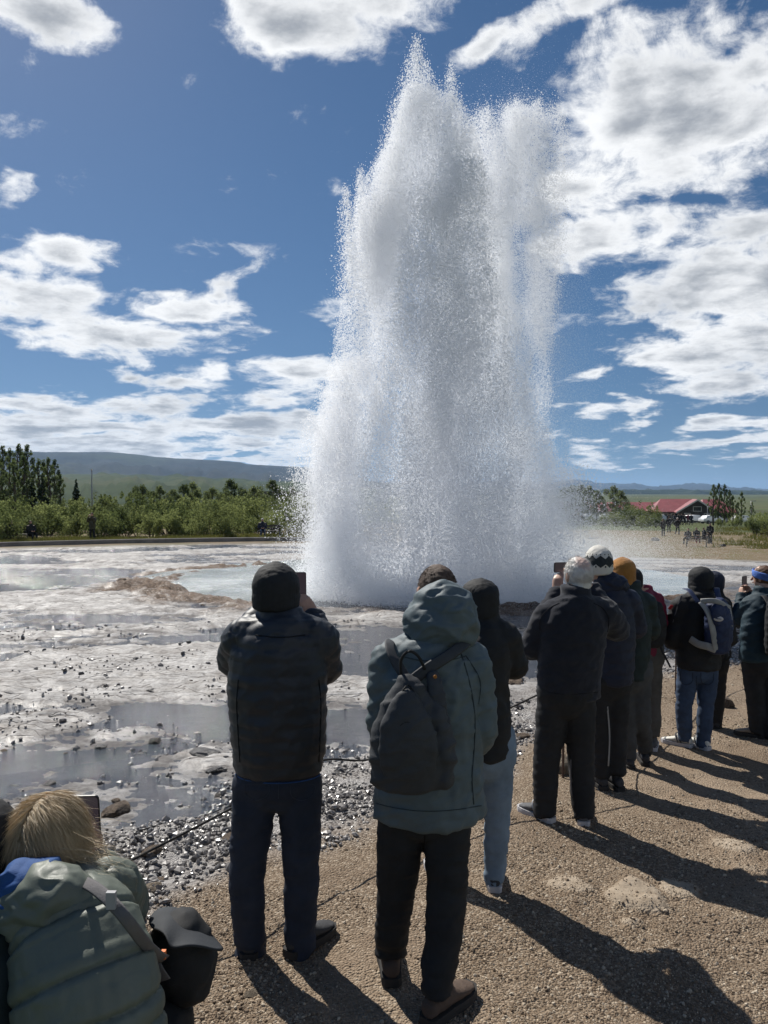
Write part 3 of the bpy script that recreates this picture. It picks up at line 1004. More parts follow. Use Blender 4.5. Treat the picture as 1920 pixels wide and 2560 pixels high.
SM_BROWN = stone_mat("brown_stone", (.075, .052, .036), (.155, .112, .078), (.30, .23, .165))
SM_GREY = stone_mat("wet_grey_stone", (.06, .055, .052), (.13, .12, .112), (.30, .285, .265), .42, .5)
SM_DARK = stone_mat("dark_stone", (.03, .025, .024), (.06, .05, .045), (.11, .095, .085))
SM_TAN = stone_mat("tan_stone", (.15, .115, .08), (.27, .215, .155), (.42, .35, .27))
ROCKS = {}
for key, mt in (('brown', SM_BROWN), ('grey', SM_GREY), ('dark', SM_DARK), ('tan', SM_TAN)):
    ROCKS[key] = [rock_mesh("stone", 10 + k, (.34, .42, .55, .72)[k % 4], 3, .35, mt) for k in range(6)]


def rock(px, py, hw, kind, label=None, tall=1.0, parent=None, sink=.25, group=None, seed=None):
    p = at(px, py)
    p.z = ground_z(p.x, p.y)
    r = random.Random(seed if seed is not None else int(px * 7 + py))
    me = ROCKS[kind][r.randrange(6)]
    o = bpy.data.objects.new("rock" if label else "stone", me)
    COL.objects.link(o)
    s = hw / FPX * p.y
    zh = max(v.co.z for v in me.vertices) * s * tall
    if not label:
        tall *= .75
        zh *= .75
        sink = .38
    o.scale = (s, s * r.uniform(.75, 1.1), s * tall)
    o.rotation_euler = (r.uniform(-.12, .12), r.uniform(-.12, .12), r.uniform(0, 6.28))
    o.location = p + Vector((0, 0, zh * (1 - 2 * sink) * .6))
    if label:
        tag(o, label, "rock", group)
    elif parent is not None:
        o.parent = parent
    return o


for args in [
    (298, 2022, 48, 'brown', "broad flat brown rock beside the tablet of the blond woman", .9),
    (510, 1890, 46, 'grey', "large grey slab among the stones just left of the man in the quilted jacket", .8),
    (535, 1925, 28, 'grey', "rounded grey rock next to the large slab left of the quilted jacket", .9),
    (385, 1848, 24, 'dark', "dark rock standing at the edge of the run-off stream, above the grey slab", .9),
    (256, 1862, 19, 'grey', "flat grey rock alone in the middle of the run-off stream", .7),
    (120, 1955, 22, 'grey', "wide flat stone in the stream straight above the blond hair", .7),
    (34, 1957, 20, 'grey', "dark topped flat stone in the stream near the left edge of the photo", .6),
    (545, 1797, 26, 'grey', "jagged grey ledge touching the left sleeve hem of the quilted jacket", .6),
    (1290, 1712, 28, 'brown', "lone brown rock on the white crust left of the white haired man", .8),
    (1413, 1938, 40, 'tan', "pale boulder holding a rope stake, seen between the white haired man's legs", 1.9),
    (1815, 1770, 26, 'brown', "brown boulder on the gravel beside the jeans wearer's companion", 2.0),
    (382, 2150, 32, 'brown', "brown rock on the pebbles just under the rope, right of the padded shoulder", .7),
    (372, 2248, 30, 'tan', "tan stone on the pebbles below the right elbow of the blond woman", 1.1),
    (574, 2105, 24, 'brown', "half buried brown stone by the rope left of the dark jeans", .8),
    (630, 2505, 20, 'tan', "small pale stone lying in the shadow behind the left shoe of the quilted jacket man", 1.0),
    (1640, 1352, 14, 'dark', "dark boulder on the bare slope left of the crowded bench", 1.2),
    (1806, 1366, 11, 'dark', "small dark boulder on the bare slope right of the crowded bench", 1.3),
    (1478, 1347, 9, 'dark', "misty grey boulder on the slope close to the spray", 1.0),
    (32, 1360, 13, 'dark', "dark rock in front of the low kerb under the left bench", .9),
    (416, 1351, 13, 'tan', "pale topped rock in front of the low kerb right of the standing onlooker", .9),
    (262, 1355, 7, 'tan', "small pale rock before the kerb at the standing onlooker's feet", .9),
    (302, 1458, 18, 'brown', "brown rock lying outside the rocky rim on the left", .9),
    (165, 1470, 15, 'grey', "smooth stone between puddles left of the rocky rim", .8),
    (1310, 1845, 22, 'brown', "flat brown stone left of the white haired man's knee", .6),
    (15, 2440, 24, 'tan', "tan rock at the left edge beside the crouching woman's back", 1.0)]:
    rock(*args)

# loose stones of the flats: separate pieces of the ground
rs = random.Random(5)
cnt = 0
while cnt < 235:
    px, py = rs.uniform(-60, 1980), 1380 + 900 * rs.random() ** 1.1
    p = at(px, py)
    _, gr, cr, rm, kn, fa, dr = (float(q[0]) for q in terrain(np.array([p.x]), np.array([p.y])))
    want = .10 + .9 * dr * (1 - gr) + .3 * (1 - cr) * (1 - gr) + .35 * min(rm, 1)
    if py > 1650 and px < 900 and gr < .5:
        want += .35
    if gr > .6:
        want = .05
    if fa > .3 or rs.random() > want:
        continue
    hw = (4.5 + 11 * rs.random() ** 3) * (0.45 + 0.55 * (py - 1380) / 500)
    if gr > .6:
        hw *= .5
    rock(px, py, max(3.0, hw), rs.choice(['grey', 'grey', 'grey', 'brown', 'dark'] if gr < .6 else ['tan', 'brown']), None, rs.uniform(.7, 1.2), GROUND, seed=cnt + 500)
    cnt += 1


def scatter(name, pts, scale, rot, protos, parent=None):
    """Instance small stones on points (nobody could count them)."""
    me = bpy.data.meshes.new(name)
    me.vertices.add(len(pts))
    me.vertices.foreach_set('co', np.asarray(pts, np.float32).ravel())
    fattr(me, 'size', scale)
    fattr(me, 'spin', rot)
    o = mesh_link(name, me)
    tag(o, kind='stuff')
    ng = bpy.data.node_groups.new(name, 'GeometryNodeTree')
    ng.interface.new_socket('Geometry', in_out='INPUT', socket_type='NodeSocketGeometry')
    ng.interface.new_socket('Geometry', in_out='OUTPUT', socket_type='NodeSocketGeometry')
    N, L = ng.nodes, ng.links
    i, u = N.new('NodeGroupInput'), N.new('NodeGroupOutput')
    mp = N.new('GeometryNodeMeshToPoints')
    L.new(i.outputs[0], mp.inputs['Mesh'])
    jn = N.new('GeometryNodeGeometryToInstance')
    for pr in protos:
        oi = N.new('GeometryNodeObjectInfo')
        oi.inputs['Object'].default_value = pr
        L.new(oi.outputs['Geometry'], jn.inputs[0])
    ip = N.new('GeometryNodeInstanceOnPoints')
    ip.inputs['Pick Instance'].default_value = True
    L.new(mp.outputs[0], ip.inputs['Points'])
    L.new(jn.outputs[0], ip.inputs['Instance'])
    a1 = N.new('GeometryNodeInputNamedAttribute')
    a1.data_type = 'FLOAT'
    a1.inputs['Name'].default_value = 'size'
    a2 = N.new('GeometryNodeInputNamedAttribute')
    a2.data_type = 'FLOAT'
    a2.inputs['Name'].default_value = 'spin'
    cx = N.new('ShaderNodeCombineXYZ')
    L.new(a2.outputs['Attribute'], cx.inputs[2])
    L.new(a2.outputs['Attribute'], cx.inputs[0])
    L.new(a1.outputs['Attribute'], ip.inputs['Scale'])
    L.new(cx.outputs[0], ip.inputs['Rotation'])
    L.new(ip.outputs[0], u.inputs[0])
    md = o.modifiers.new('scatter', 'NODES')
    md.node_group = ng
    return o


def pebble_protos(mats, base):
    out = []
    for k, mt in enumerate(mats):
        me = rock_mesh("pebble", base + k, (.55, .7, .45)[k % 3], 1, .3, mt)
        out.append(bpy.data.objects.new("pebble", me))
    return out


def flat_mat(name, col, rough=.8, spec=.25):
    m, t, b = mat_new(name)
    b.inputs['Base Color'].default_value = (*col, 1)
    b.inputs['Roughness'].default_value = rough
    b.inputs['Specular IOR Level'].default_value = spec
    return m


G1 = [flat_mat("gravel_dark", (.13, .094, .064)), flat_mat("gravel_brown", (.22, .165, .115)), flat_mat("gravel_buff", (.32, .25, .18)), flat_mat("gravel_umber", (.16, .115, .078)),
      flat_mat("gravel_pale", (.42, .36, .28)), flat_mat("gravel_fawn", (.27, .21, .15))]
G2 = [flat_mat("pebble_grey", (.17, .155, .145), .4, .5), flat_mat("pebble_dark", (.075, .068, .064), .35, .5), flat_mat("pebble_pale", (.36, .34, .315), .25, .5), flat_mat("pebble_mid", (.25, .23, .215), .4, .5)]


def gravel():
    n = 150000
    px = RNG.uniform(-40, 1960, n)
    d = 2.3 + 8.5 * RNG.random(n) ** 1.75
    x = (px - 960) / FPX * d
    z, gr, cr, rm, kn, fa, dr = terrain(x, d)
    lo = fbm(x * 1.3, d * 1.3, 3, 8)
    ok = (gr > .35) & (RNG.random(n) < (.12 + 1.5 * sstep(lo, .40, .66)) * (1 - .75 * kn) * np.interp(d, [2.3, 4, 9], [1, .8, .45]))
    s = (.0022 + .0024 * RNG.random(n) + .009 * RNG.random(n) ** 12) * (0.75 + d * .10)
    pts = np.stack([x, d, z + s * .12], 1)
    scatter("gravel", pts[ok], s[ok], RNG.uniform(0, 6.28, ok.sum()), pebble_protos(G1, 40))
    n = 105000
    px = RNG.uniform(-60, 1980, n)
    d = 3.0 + 12 * RNG.random(n) ** 1.6
    x = (px - 960) / FPX * d
    z, gr, cr, rm, kn, fa, dr = terrain(x, d)
    cl = fbm(x * 1.1, d * 1.6, 4, 18)
    pr = dr * (1 - gr) * sstep(cl, .26, .52) + .10 * (1 - gr) * sstep(cl, .5, .6)
    ok = (RNG.random(n) < pr) & (gr < .8)
    s = (.007 + .011 * RNG.random(n) + .028 * RNG.random(n) ** 7) * (0.7 + d * .06)
    pts = np.stack([x, d, z + s * .15], 1)
    scatter("pebbles", pts[ok], s[ok], RNG.uniform(0, 6.28, ok.sum()), pebble_protos(G2, 60))


gravel()


# ------------------------------------------------------------------ plants
def leaf_mat(name, lo, hi, trans=.35):
    m = bpy.data.materials.new(name)
    m.use_nodes = True
    t = NT(m.node_tree)
    for nd in list(t.n):
        t.n.remove(nd)
    P = t.new('ShaderNodeTexCoord').outputs['Object']
    oi = t.new('ShaderNodeObjectInfo').outputs['Random']
    n = t.noise(P, 1.4, 3, .6)
    n2 = t.noise(P, 9.0, 2, .6)
    f = t.math('ADD', t.math('MULTIPLY', n, .55), t.math('ADD', t.math('MULTIPLY', n2, .4), t.math('MULTIPLY', t.math('SUBTRACT', oi, .5), .35)))
    c = t.ramp(f, [(0.32, lo), (0.66, hi)])
    d, tr = t.new('ShaderNodeBsdfDiffuse'), t.new('ShaderNodeBsdfTranslucent')
    t.l.new(c, d.inputs[0])
    t.l.new(c, tr.inputs[0])
    mx = t.new('ShaderNodeMixShader')
    mx.inputs[0].default_value = trans
    t.l.new(d.outputs[0], mx.inputs[1])
    t.l.new(tr.outputs[0], mx.inputs[2])
    o = t.new('ShaderNodeOutputMaterial')
    t.l.new(mx.outputs[0], o.inputs[0])
    return m


BARK = simple_mat("bark", (.075, .058, .045), .9, .6, 30, .3, 6)
LEAF_W = leaf_mat("willow_leaves", (.085, .110, .038), (.255, .290, .110), .5)
LEAF_T = leaf_mat("poplar_leaves", (.060, .088, .036), (.165, .205, .085), .5)
LEAF_S = leaf_mat("spruce_needles", (.016, .026, .015), (.045, .064, .034), .2)
LEAF_B = leaf_mat("birch_leaves", (.080, .105, .042), (.215, .250, .110), .5)


def leaves_mesh(name, centres, radii, n, size, mat, seed, up=.2):
    """Leaf-sized faces spread through clumps."""
    g = np.random.default_rng(seed)
    c = np.asarray(centres, float)
    r = np.asarray(radii, float)
    w = np.prod(r, 1) ** (2 / 3)
    k = g.choice(len(c), n, p=w / w.sum())
    v = g.normal(0, 1, (n, 3))
    v /= np.linalg.norm(v, axis=1)[:, None]
    p = c[k] + v * r[k] * (g.random(n) ** .45)[:, None]
    a = g.normal(0, 1, (n, 3))
    a /= np.linalg.norm(a, axis=1)[:, None]
    b = np.cross(a, g.normal(0, 1, (n, 3)))
    b /= np.linalg.norm(b, axis=1)[:, None]
    s = size * g.uniform(.6, 1.4, n)[:, None]
    q = np.stack([p - a * s, p + b * s * .55, p + a * s, p - b * s * .55], 1).reshape(-1, 3)
    f = np.arange(n * 4).reshape(n, 4)
    me = bpy.data.meshes.new(name)
    me.vertices.add(len(q))
    me.vertices.foreach_set('co', q.astype(np.float32).ravel())
    me.loops.add(n * 4)
    me.loops.foreach_set('vertex_index', f.astype(np.int32).ravel())
    me.polygons.add(n)
    me.polygons.foreach_set('loop_start', np.arange(0, n * 4, 4, dtype=np.int32))
    me.update(calc_edges=True)
    me.materials.append(mat)
    return me


def tube_arrays(pts, radii, seg=7):
    pts = [Vector(p) for p in pts]
    V, F = [], []
    for i, p in enumerate(pts):
        t = (pts[min(i + 1, len(pts) - 1)] - pts[max(i - 1, 0)]).normalized()
        ref = Vector((1, 0, 0)) if abs(t.x) < .9 else Vector((0, 0, 1))
        s = (ref - t * ref.dot(t)).normalized()
        u = t.cross(s)
        for k in range(seg):
            an = 2 * PI * k / seg
            V.append(p + (s * math.cos(an) + u * math.sin(an)) * radii[i])
    for i in range(len(pts) - 1):
        for k in range(seg):
            k2 = (k + 1) % seg
            F.append((i * seg + k, i * seg + k2, (i + 1) * seg + k2, (i + 1) * seg + k))
    n = len(V)
    V += [pts[0], pts[-1]]
    for k in range(seg):
        k2 = (k + 1) % seg
        F.append((n, k2, k))
        F.append((n + 1, (len(pts) - 1) * seg + k, (len(pts) - 1) * seg + k2))
    return V, F


def tubes_mesh(name, tubes, mat, seg=6):
    V, F = [], []
    for pts, rad in tubes:
        v, f = tube_arrays(pts, rad, seg)
        o = len(V)
        V += v
        F += [tuple(i + o for i in q) for q in f]
    me = bpy.data.meshes.new(name)
    me.from_pydata([tuple(v) for v in V], [], F)
    me.polygons.foreach_set('use_smooth', np.ones(len(me.polygons), dtype=bool))
    me.update()
    me.materials.append(mat)
    return me


def bush_kit(seed, h, w, n, mat, size=.15):
    r = random.Random(seed)
    cs, rs_, st = [], [], []
    for k in range(r.randint(9, 13)):
        an, q = r.uniform(0, 6.28), r.random() ** .6
        c = (math.cos(an) * q * w * .36, math.sin(an) * q * w * .36, h * r.uniform(.28, .86) * (1 - .25 * q))
        cs.append(c)
        e = w * r.uniform(.11, .20)
        rs_.append((e, e, e * r.uniform(.9, 1.5)))
        st.append(([(c[0] * .15, c[1] * .15, -.05), (c[0] * .6, c[1] * .6, c[2] * .55), c], [.035, .025, .008]))
    for k in range(6):                                   # shoots standing out of the outline
        an, q = r.uniform(0, 6.28), r.uniform(.1, .4)
        cs.append((math.cos(an) * q * w, math.sin(an) * q * w, h * r.uniform(.8, 1.0)))
        rs_.append((w * .045, w * .045, h * .13))
    return leaves_mesh("crown", cs, rs_, n, size, mat, seed), tubes_mesh("stem", st, BARK, 5)


def tree_kit(seed, h, w, n, mat, size, kind):
    r = random.Random(seed)
    cs, rs_, st = [], [], []
    tr = [(0, 0, -.1)] + [(r.uniform(-.02, .02) * h, r.uniform(-.02, .02) * h, h * q) for q in (.25, .5, .75, .97)]
    st.append((tr, [.022 * h, .018 * h, .013 * h, .008 * h, .003 * h]))
    if kind == 'spruce':
        for k in range(26):
            q = k / 25
            for s in range(4 if q < .8 else 2):
                an = r.uniform(0, 6.28)
                R = w * .5 * (1 - q) ** .85 * r.uniform(.55, 1.0) + .05
                z = h * (.08 + .9 * q)
                cs.append((math.cos(an) * R * .6, math.sin(an) * R * .6, z - R * .15))
                rs_.append((R * .45 + .05, R * .45 + .05, h * .022))
        cs.append((0, 0, h * .98))
        rs_.append((.05, .05, h * .03))
    else:
        lo = .22 if kind == 'slim' else .34
        for k in range(24 if kind == 'slim' else 18):
            q = k / 23 if kind == 'slim' else k / 17
            an = k * 2.4 + r.uniform(-.4, .4)
            prof = math.sin(min(1, (q * .92 + .10)) * PI) ** .7
            R = w * .5 * prof * r.uniform(.5, 1.05)
            z = h * (lo + (.98 - lo) * q)
            c = (math.cos(an) * R, math.sin(an) * R, z)
            cs.append(c)
            e = w * (r.uniform(.08, .14) if kind == 'slim' else r.uniform(.09, .15))
            rs_.append((e, e, e * (1.7 if kind == 'slim' else 1.15)))
            st.append(([(0, 0, max(.1, z - R * .9 - .05 * h)), (c[0] * .6, c[1] * .6, z - R * .3), c], [.006 * h, .004 * h, .0015 * h]))
    return leaves_mesh("crown", cs, rs_, n, size, mat, seed), tubes_mesh("trunk", st, BARK, 6)


def plant(name, kit, loc, s, rz, label, cat, group):
    e = empty(name, loc, rz)
    e.scale = (s, s, s)
    tag(e, label, cat, group)
    for nm, me in zip(("crown", "trunk" if 'tree' in name else "stem"), kit):
        mesh_link(nm, me, None, e)
    return e


BUSH = [bush_kit(700 + k, 2.6, 3.8, 2300, LEAF_W, .088) for k in range(5)] + [bush_kit(720 + k, 2.3, 3.0, 1900, LEAF_B, .08) for k in range(2)]
TALLB = [tree_kit(740 + k, 5.0, 3.6, 2200, LEAF_B, .115, 'round') for k in range(4)]
SLIM = [tree_kit(760 + k, 8.4, 2.1, 1700, LEAF_T, .11, 'slim') for k in range(4)]
SPRU = [tree_kit(780 + k, 5.0, 2.3, 1700, LEAF_S, .15, 'spruce') for k in range(2)]


def put(px, d):
    az = math.atan2((px - 960) / FPX, 1)
    x, y = d * math.sin(az), d * math.cos(az)
    return Vector((x, y, float(base_z(x, y))))


def greenery():
    r = random.Random(12)
    # willow thicket behind the kerb on the left: front, middle and back rows
    for row, (d0, d1, n, s0, s1) in enumerate([(52, 57, 26, .50, .80), (60, 68, 26, .80, 1.10), (72, 82, 24, .98, 1.30)]):
        for k in range(n):
            px = -70 + (800 + 140) * (k + r.uniform(.1, .9)) / n
            where = next(w for lim, w in ((60, "by the far left bench"), (170, "between the left bench and lone onlooker"), (290, "close to the lone onlooker"),
                                          (430, "a little right of the lone onlooker"), (560, "midway between onlooker and spray"), (700, "by the bench next to the spray"), (2000, "at the left edge of the spray")) if px < lim)
            lab = ["low willow bush in front of the thicket ", "willow bush inside the thicket ", "taller willow bush at the back of the thicket "][row] + where
            plant("willow_bush", BUSH[r.randrange(7)], put(px, r.uniform(d0, d1)), r.uniform(s0, s1), r.uniform(0, 6.28), lab, "bush",
                  ["front bushes of the left thicket", "middle bushes of the left thicket", "back bushes of the left thicket"][row])
    for k in range(20):
        px = 330 + 440 * (k + r.uniform(.1, .9)) / 20
        plant("birch_tree", TALLB[r.randrange(4)], put(px, r.uniform(84, 100)), r.uniform(.62, .98), r.uniform(0, 6.28),
              "rounded birch rising behind the thicket " + next(w for lim, w in ((440, "right of the bare pole"), (560, "between the bare pole and the flat building"), (660, "at the left end of the flat building"), (2000, "beside the spray")) if px < lim), "tree", "birches behind the left thicket")
    for px, top, d in [(-60, 1120, 88), (-30, 1140, 92), (8, 1128, 86), (26, 1135, 90), (48, 1124, 84), (70, 1126, 86), (60, 1150, 80), (98, 1158, 88), (110, 1160, 92), (122, 1154, 86), (138, 1158, 88), (150, 1190, 90), (-5, 1150, 78), (35, 1170, 76)]:
        p = put(px, d)
        h = ZC + (HORIZON - top) / FPX * d - p.z
        plant("poplar_tree", SLIM[r.randrange(4)], p, h / 8.4, r.uniform(0, 6.28), ("tall slender tree at the very left border, partly cut by it" if px < 8 else "tall slender tree in the taller left half of the clump" if px < 85 else "tall slender tree in the lower right half of the clump"), "tree", "tall trees at the left edge")
    for px, top, d, lab in [(80, 1208, 74, "dark spruce in front of the tall slender trees, left of its neighbour"), (106, 1196, 73, "dark spruce in front of the tall slender trees, right of its neighbour"),
                            (191, 1202, 95, "small dark spruce standing alone left of the bare pole")]:
        p = put(px, d)
        h = ZC + (HORIZON - top) / FPX * d - p.z
        plant("spruce_tree", SPRU[r.randrange(2)], p, h / 5.0, r.uniform(0, 6.28), lab, "tree", "spruces on the left")
    # right: birches and slim trees round the red roofed building
    for px, top, d in [(1432, 1220, 125), (1450, 1216, 132), (1474, 1219, 134), (1492, 1232, 130), (1412, 1224, 128), (1533, 1220, 140), (1552, 1232, 138)]:
        p = put(px, d)
        h = ZC + (HORIZON - top) / FPX * d - p.z
        plant("birch_tree", TALLB[r.randrange(4)], p, h / 5.0, r.uniform(0, 6.28), "misty birch between the spray and the red roofed building", "tree", "birches right of the spray")
    for px, top, d in [(1440, 1278, 108), (1475, 1282, 112), (1510, 1278, 110), (1540, 1276, 108), (1575, 1254, 120), (1590, 1266, 112), (1612, 1258, 116), (1628, 1266, 118), (1570, 1285, 100), (1604, 1286, 100), (1640, 1284, 104), (1556, 1272, 112),
                       (1425, 1276, 110), (1655, 1292, 104)]:
        p = put(px, d)
        h = ZC + (HORIZON - top) / FPX * d - p.z
        plant("willow_bush", BUSH[r.randrange(7)], p, h / 2.6, r.uniform(0, 6.28), "green bush in front of the long red roof on the right", "bush", "bushes before the long red roof")
    for px, top, d in [(1784, 1213, 128), (1797, 1211, 132), (1811, 1214, 130), (1824, 1226, 126), (1832, 1238, 128), (1854, 1230, 134), (1843, 1255, 124), (1880, 1252, 130)]:
        p = put(px, d)
        h = ZC + (HORIZON - top) / FPX * d - p.z
        plant("poplar_tree", SLIM[r.randrange(4)], p, h / 8.4, r.uniform(0, 6.28), "slender tree in the row right of the red roofed building", "tree", "slender trees on the right")
    for px, top, d in [(1890, 1286, 84), (1908, 1278, 88), (1935, 1280, 86), (1870, 1290, 105), (1840, 1282, 118), (1802, 1290, 118), (1965, 1275, 88)]:
        p = put(px, d)
        h = ZC + (HORIZON - top) / FPX * d - p.z
        plant("willow_bush", BUSH[r.randrange(7)], p, h / 2.6, r.uniform(0, 6.28), "bush at the right edge below the slender trees", "bush", "bushes at the right edge")
    # rough grass: along the kerb on the left, and on the slope at the right
    g = np.random.default_rng(4)
    n = 16000
    azl = np.arctan2((g.uniform(-40, 800, n) - 960) / FPX, 1)
    dl = g.uniform(47.6, 54, n)
    n2 = 9000
    azr = np.arctan2((2010 - 235 * g.random(n2) ** 2.0 - 960) / FPX, 1)
    dr_ = g.uniform(64, 104, n2)
    a, d = np.concatenate([azl, azr]), np.concatenate([dl, dr_])
    x, y = d * np.sin(a), d * np.cos(a)
    keep = fbm(x * .5, y * .5, 3, 9) > np.where(y < 58, .42, .34 + .30 * np.clip((2010 - (960 + FPX * x / y)) / 235, 0, 1))
    x, y = x[keep], y[keep]
    z = base_z(x, y)
    m = len(x)
    hh = g.uniform(.10, .34, m) * (1 + .5 * (y > 60))
    w = .03
    dx = g.normal(0, .10, m)
    q = np.stack([np.stack([x - w, y, z], 1), np.stack([x + w, y, z], 1), np.stack([x + dx, y + g.normal(0, .1, m), z + hh], 1)], 1).reshape(-1, 3)
    o = mesh_obj("grass", q, np.arange(m * 3).reshape(m, 3), leaf_mat("rough_grass", (.07, .075, .02), (.17, .17, .05)), smooth=False)
    tag(o, kind='stuff')


greenery()


# ------------------------------------------------------------------ built things of the background
def box_arrays(c, s, rz=0.0):
    cx, cy, cz = c
    sx_, sy_, sz_ = s[0] / 2, s[1] / 2, s[2] / 2
    co, si = math.cos(rz), math.sin(rz)
    V = []
    for dz in (-sz_, sz_):
        for dx, dy in ((-sx_, -sy_), (sx_, -sy_), (sx_, sy_), (-sx_, sy_)):
            V.append((cx + dx * co - dy * si, cy + dx * si + dy * co, cz + dz))
    F = [(0, 3, 2, 1), (4, 5, 6, 7), (0, 1, 5, 4), (1, 2, 6, 5), (2, 3, 7, 6), (3, 0, 4, 7)]
    return V, F


def boxes(name, lst, mat, parent=None, bevel=0.0):
    V, F = [], []
    for it in lst:
        v, f = box_arrays(*it)
        o = len(V)
        V += v
        F += [tuple(i + o for i in q) for q in f]
    o = mesh_obj(name, V, F, mat, parent, smooth=False)
    if bevel:
        md = o.modifiers.new('bevel', 'BEVEL')
        md.width = bevel
        md.segments = 2
    return o


M_ROOF = simple_mat("red_sheet_roof", (.26, .075, .080), .55, .2, 8, .2, .6)
M_WOODW = simple_mat("dark_stained_wood", (.060, .050, .045), .8, .4, 12, .25, 2)
M_WHITEW = simple_mat("white_wall_paint", (.74, .73, .70), .8, .2, 10, .06, 1)
M_GLASS = simple_mat("dark_window_glass", (.03, .035, .04), .08, 0, 1, .1, 1, 0, .6)
M_TRIM = simple_mat("pale_trim", (.62, .60, .56), .6, .1, 10, .05, 1)
M_BLACK = simple_mat("black_metal", (.022, .022, .024), .45, .2, 40, .2, 5, .0, .5)
M_STEEL = simple_mat("galvanised_steel", (.30, .30, .31), .45, .2, 40, .1, 5, .7)
M_KERB = simple_mat("weathered_kerb", (.20, .185, .17), .85, .6, 14, .25, 1.5)


def kerb():
    azs = np.arctan2((np.linspace(-500, 860, 60) - 960) / FPX, 1)
    d = 46.3 + .9 * np.sin(np.linspace(0, 2.2, 60))
    V, F = [], []
    prof = [(-.14, -.25), (-.14, .21), (-.10, .245), (.10, .245), (.14, .21), (.14, -.25)]
    for a, dd in zip(azs, d):
        for (o, z) in prof:
            x, y = (dd + o) * math.sin(a), (dd + o) * math.cos(a)
            V.append((x, y, float(base_z(x, y)) + z))
    n = len(prof)
    for i in range(59):
        for k in range(n):
            k2 = (k + 1) % n
            F.append((i * n + k, i * n + k2, (i + 1) * n + k2, (i + 1) * n + k))
    F += [tuple(range(n)), tuple(59 * n + k for k in reversed(range(n)))]
    o = mesh_obj("kerb", V, F, M_KERB, smooth=False)
    tag(o, "long low grey kerb running in front of the turf and benches on the left", "kerb")


kerb()


def gable(name, w, dpt, wall_h, rise, rz, loc, label, cat, over=.5, wall_mat=None, win=None, hip=0.0):
    """Building with a pitched roof; its long side faces -Y before turning."""
    e = empty(name, loc, rz)
    tag(e, label, cat)
    wm = wall_mat or M_WOODW
    V = [(-w / 2, -dpt / 2, -.6), (w / 2, -dpt / 2, -.6), (w / 2, dpt / 2, -.6), (-w / 2, dpt / 2, -.6),
         (-w / 2, -dpt / 2, wall_h), (w / 2, -dpt / 2, wall_h), (w / 2, dpt / 2, wall_h), (-w / 2, dpt / 2, wall_h),
         (-w / 2, 0, wall_h + rise * (1 - hip)), (w / 2, 0, wall_h + rise * (1 - hip))]
    F = [(0, 1, 5, 4), (2, 3, 7, 6), (1, 2, 6, 9, 5), (3, 0, 4, 8, 7), (4, 5, 9, 8), (6, 7, 8, 9)]
    mesh_obj("wall", V, F, wm, e, smooth=False)
    t = .18
    W2, D2 = w / 2 + over, dpt / 2 + over
    sl = rise / (dpt / 2)
    z0 = wall_h - over * sl + .06
    R2 = W2 - hip * dpt * .5
    V = []
    for dz in (0, t):
        V += [(-W2, -D2, z0 + dz), (W2, -D2, z0 + dz), (W2, D2, z0 + dz), (-W2, D2, z0 + dz), (-R2, 0, wall_h + rise + .06 + dz), (R2, 0, wall_h + rise + .06 + dz)]
    F = [(6, 7, 11, 10), (8, 9, 10, 11), (0, 4, 5, 1), (2, 5, 4, 3), (0, 1, 7, 6), (2, 3, 9, 8), (1, 5, 11, 7), (5, 2, 8, 11), (0, 6, 10, 4), (4, 10, 9, 3)]
    if hip:
        F += [(7, 8, 11), (6, 10, 9)]
    rf = mesh_obj("roof", V, F, M_ROOF, e, smooth=False)
    # fascia boards along the verges
    for k, s in enumerate((-1, 1)):
        vv, ff = [], []
        for (y0_, y1_) in ((-D2, 0), (0, D2)):
            za = z0 + (wall_h + rise + .06 - z0) * (1 - abs(y0_) / D2)
            zb = z0 + (wall_h + rise + .06 - z0) * (1 - abs(y1_) / D2)
            o = len(vv)
            x0_, x1_ = s * (W2 + .01), s * (W2 + .05)
            vv += [(x0_, y0_, za - .1), (x1_, y0_, za - .1), (x1_, y1_, zb - .1), (x0_, y1_, zb - .1), (x0_, y0_, za + .22), (x1_, y0_, za + .22), (x1_, y1_, zb + .22), (x0_, y1_, zb + .22)]
            ff += [tuple(i + o for i in q) for q in [(0, 3, 2, 1), (4, 5, 6, 7), (0, 1, 5, 4), (1, 2, 6, 5), (2, 3, 7, 6), (3, 0, 4, 7)]]
        if not hip:
            mesh_obj("fascia", vv, ff, M_TRIM, rf, smooth=False)
    for (x, z, ww, wh) in (win or []):
        f = boxes("window", [((x - ww / 2 - .04, -dpt / 2 - .03, z), (.09, .10, wh + .16)), ((x + ww / 2 + .04, -dpt / 2 - .03, z), (.09, .10, wh + .16)),
                             ((x, -dpt / 2 - .03, z + wh / 2 + .04), (ww, .10, .09)), ((x, -dpt / 2 - .03, z - wh / 2 - .04), (ww, .10, .09))], M_TRIM, e)
        boxes("pane", [((x, -dpt / 2 - .01, z), (ww, .05, wh))], M_GLASS, f)
    return e


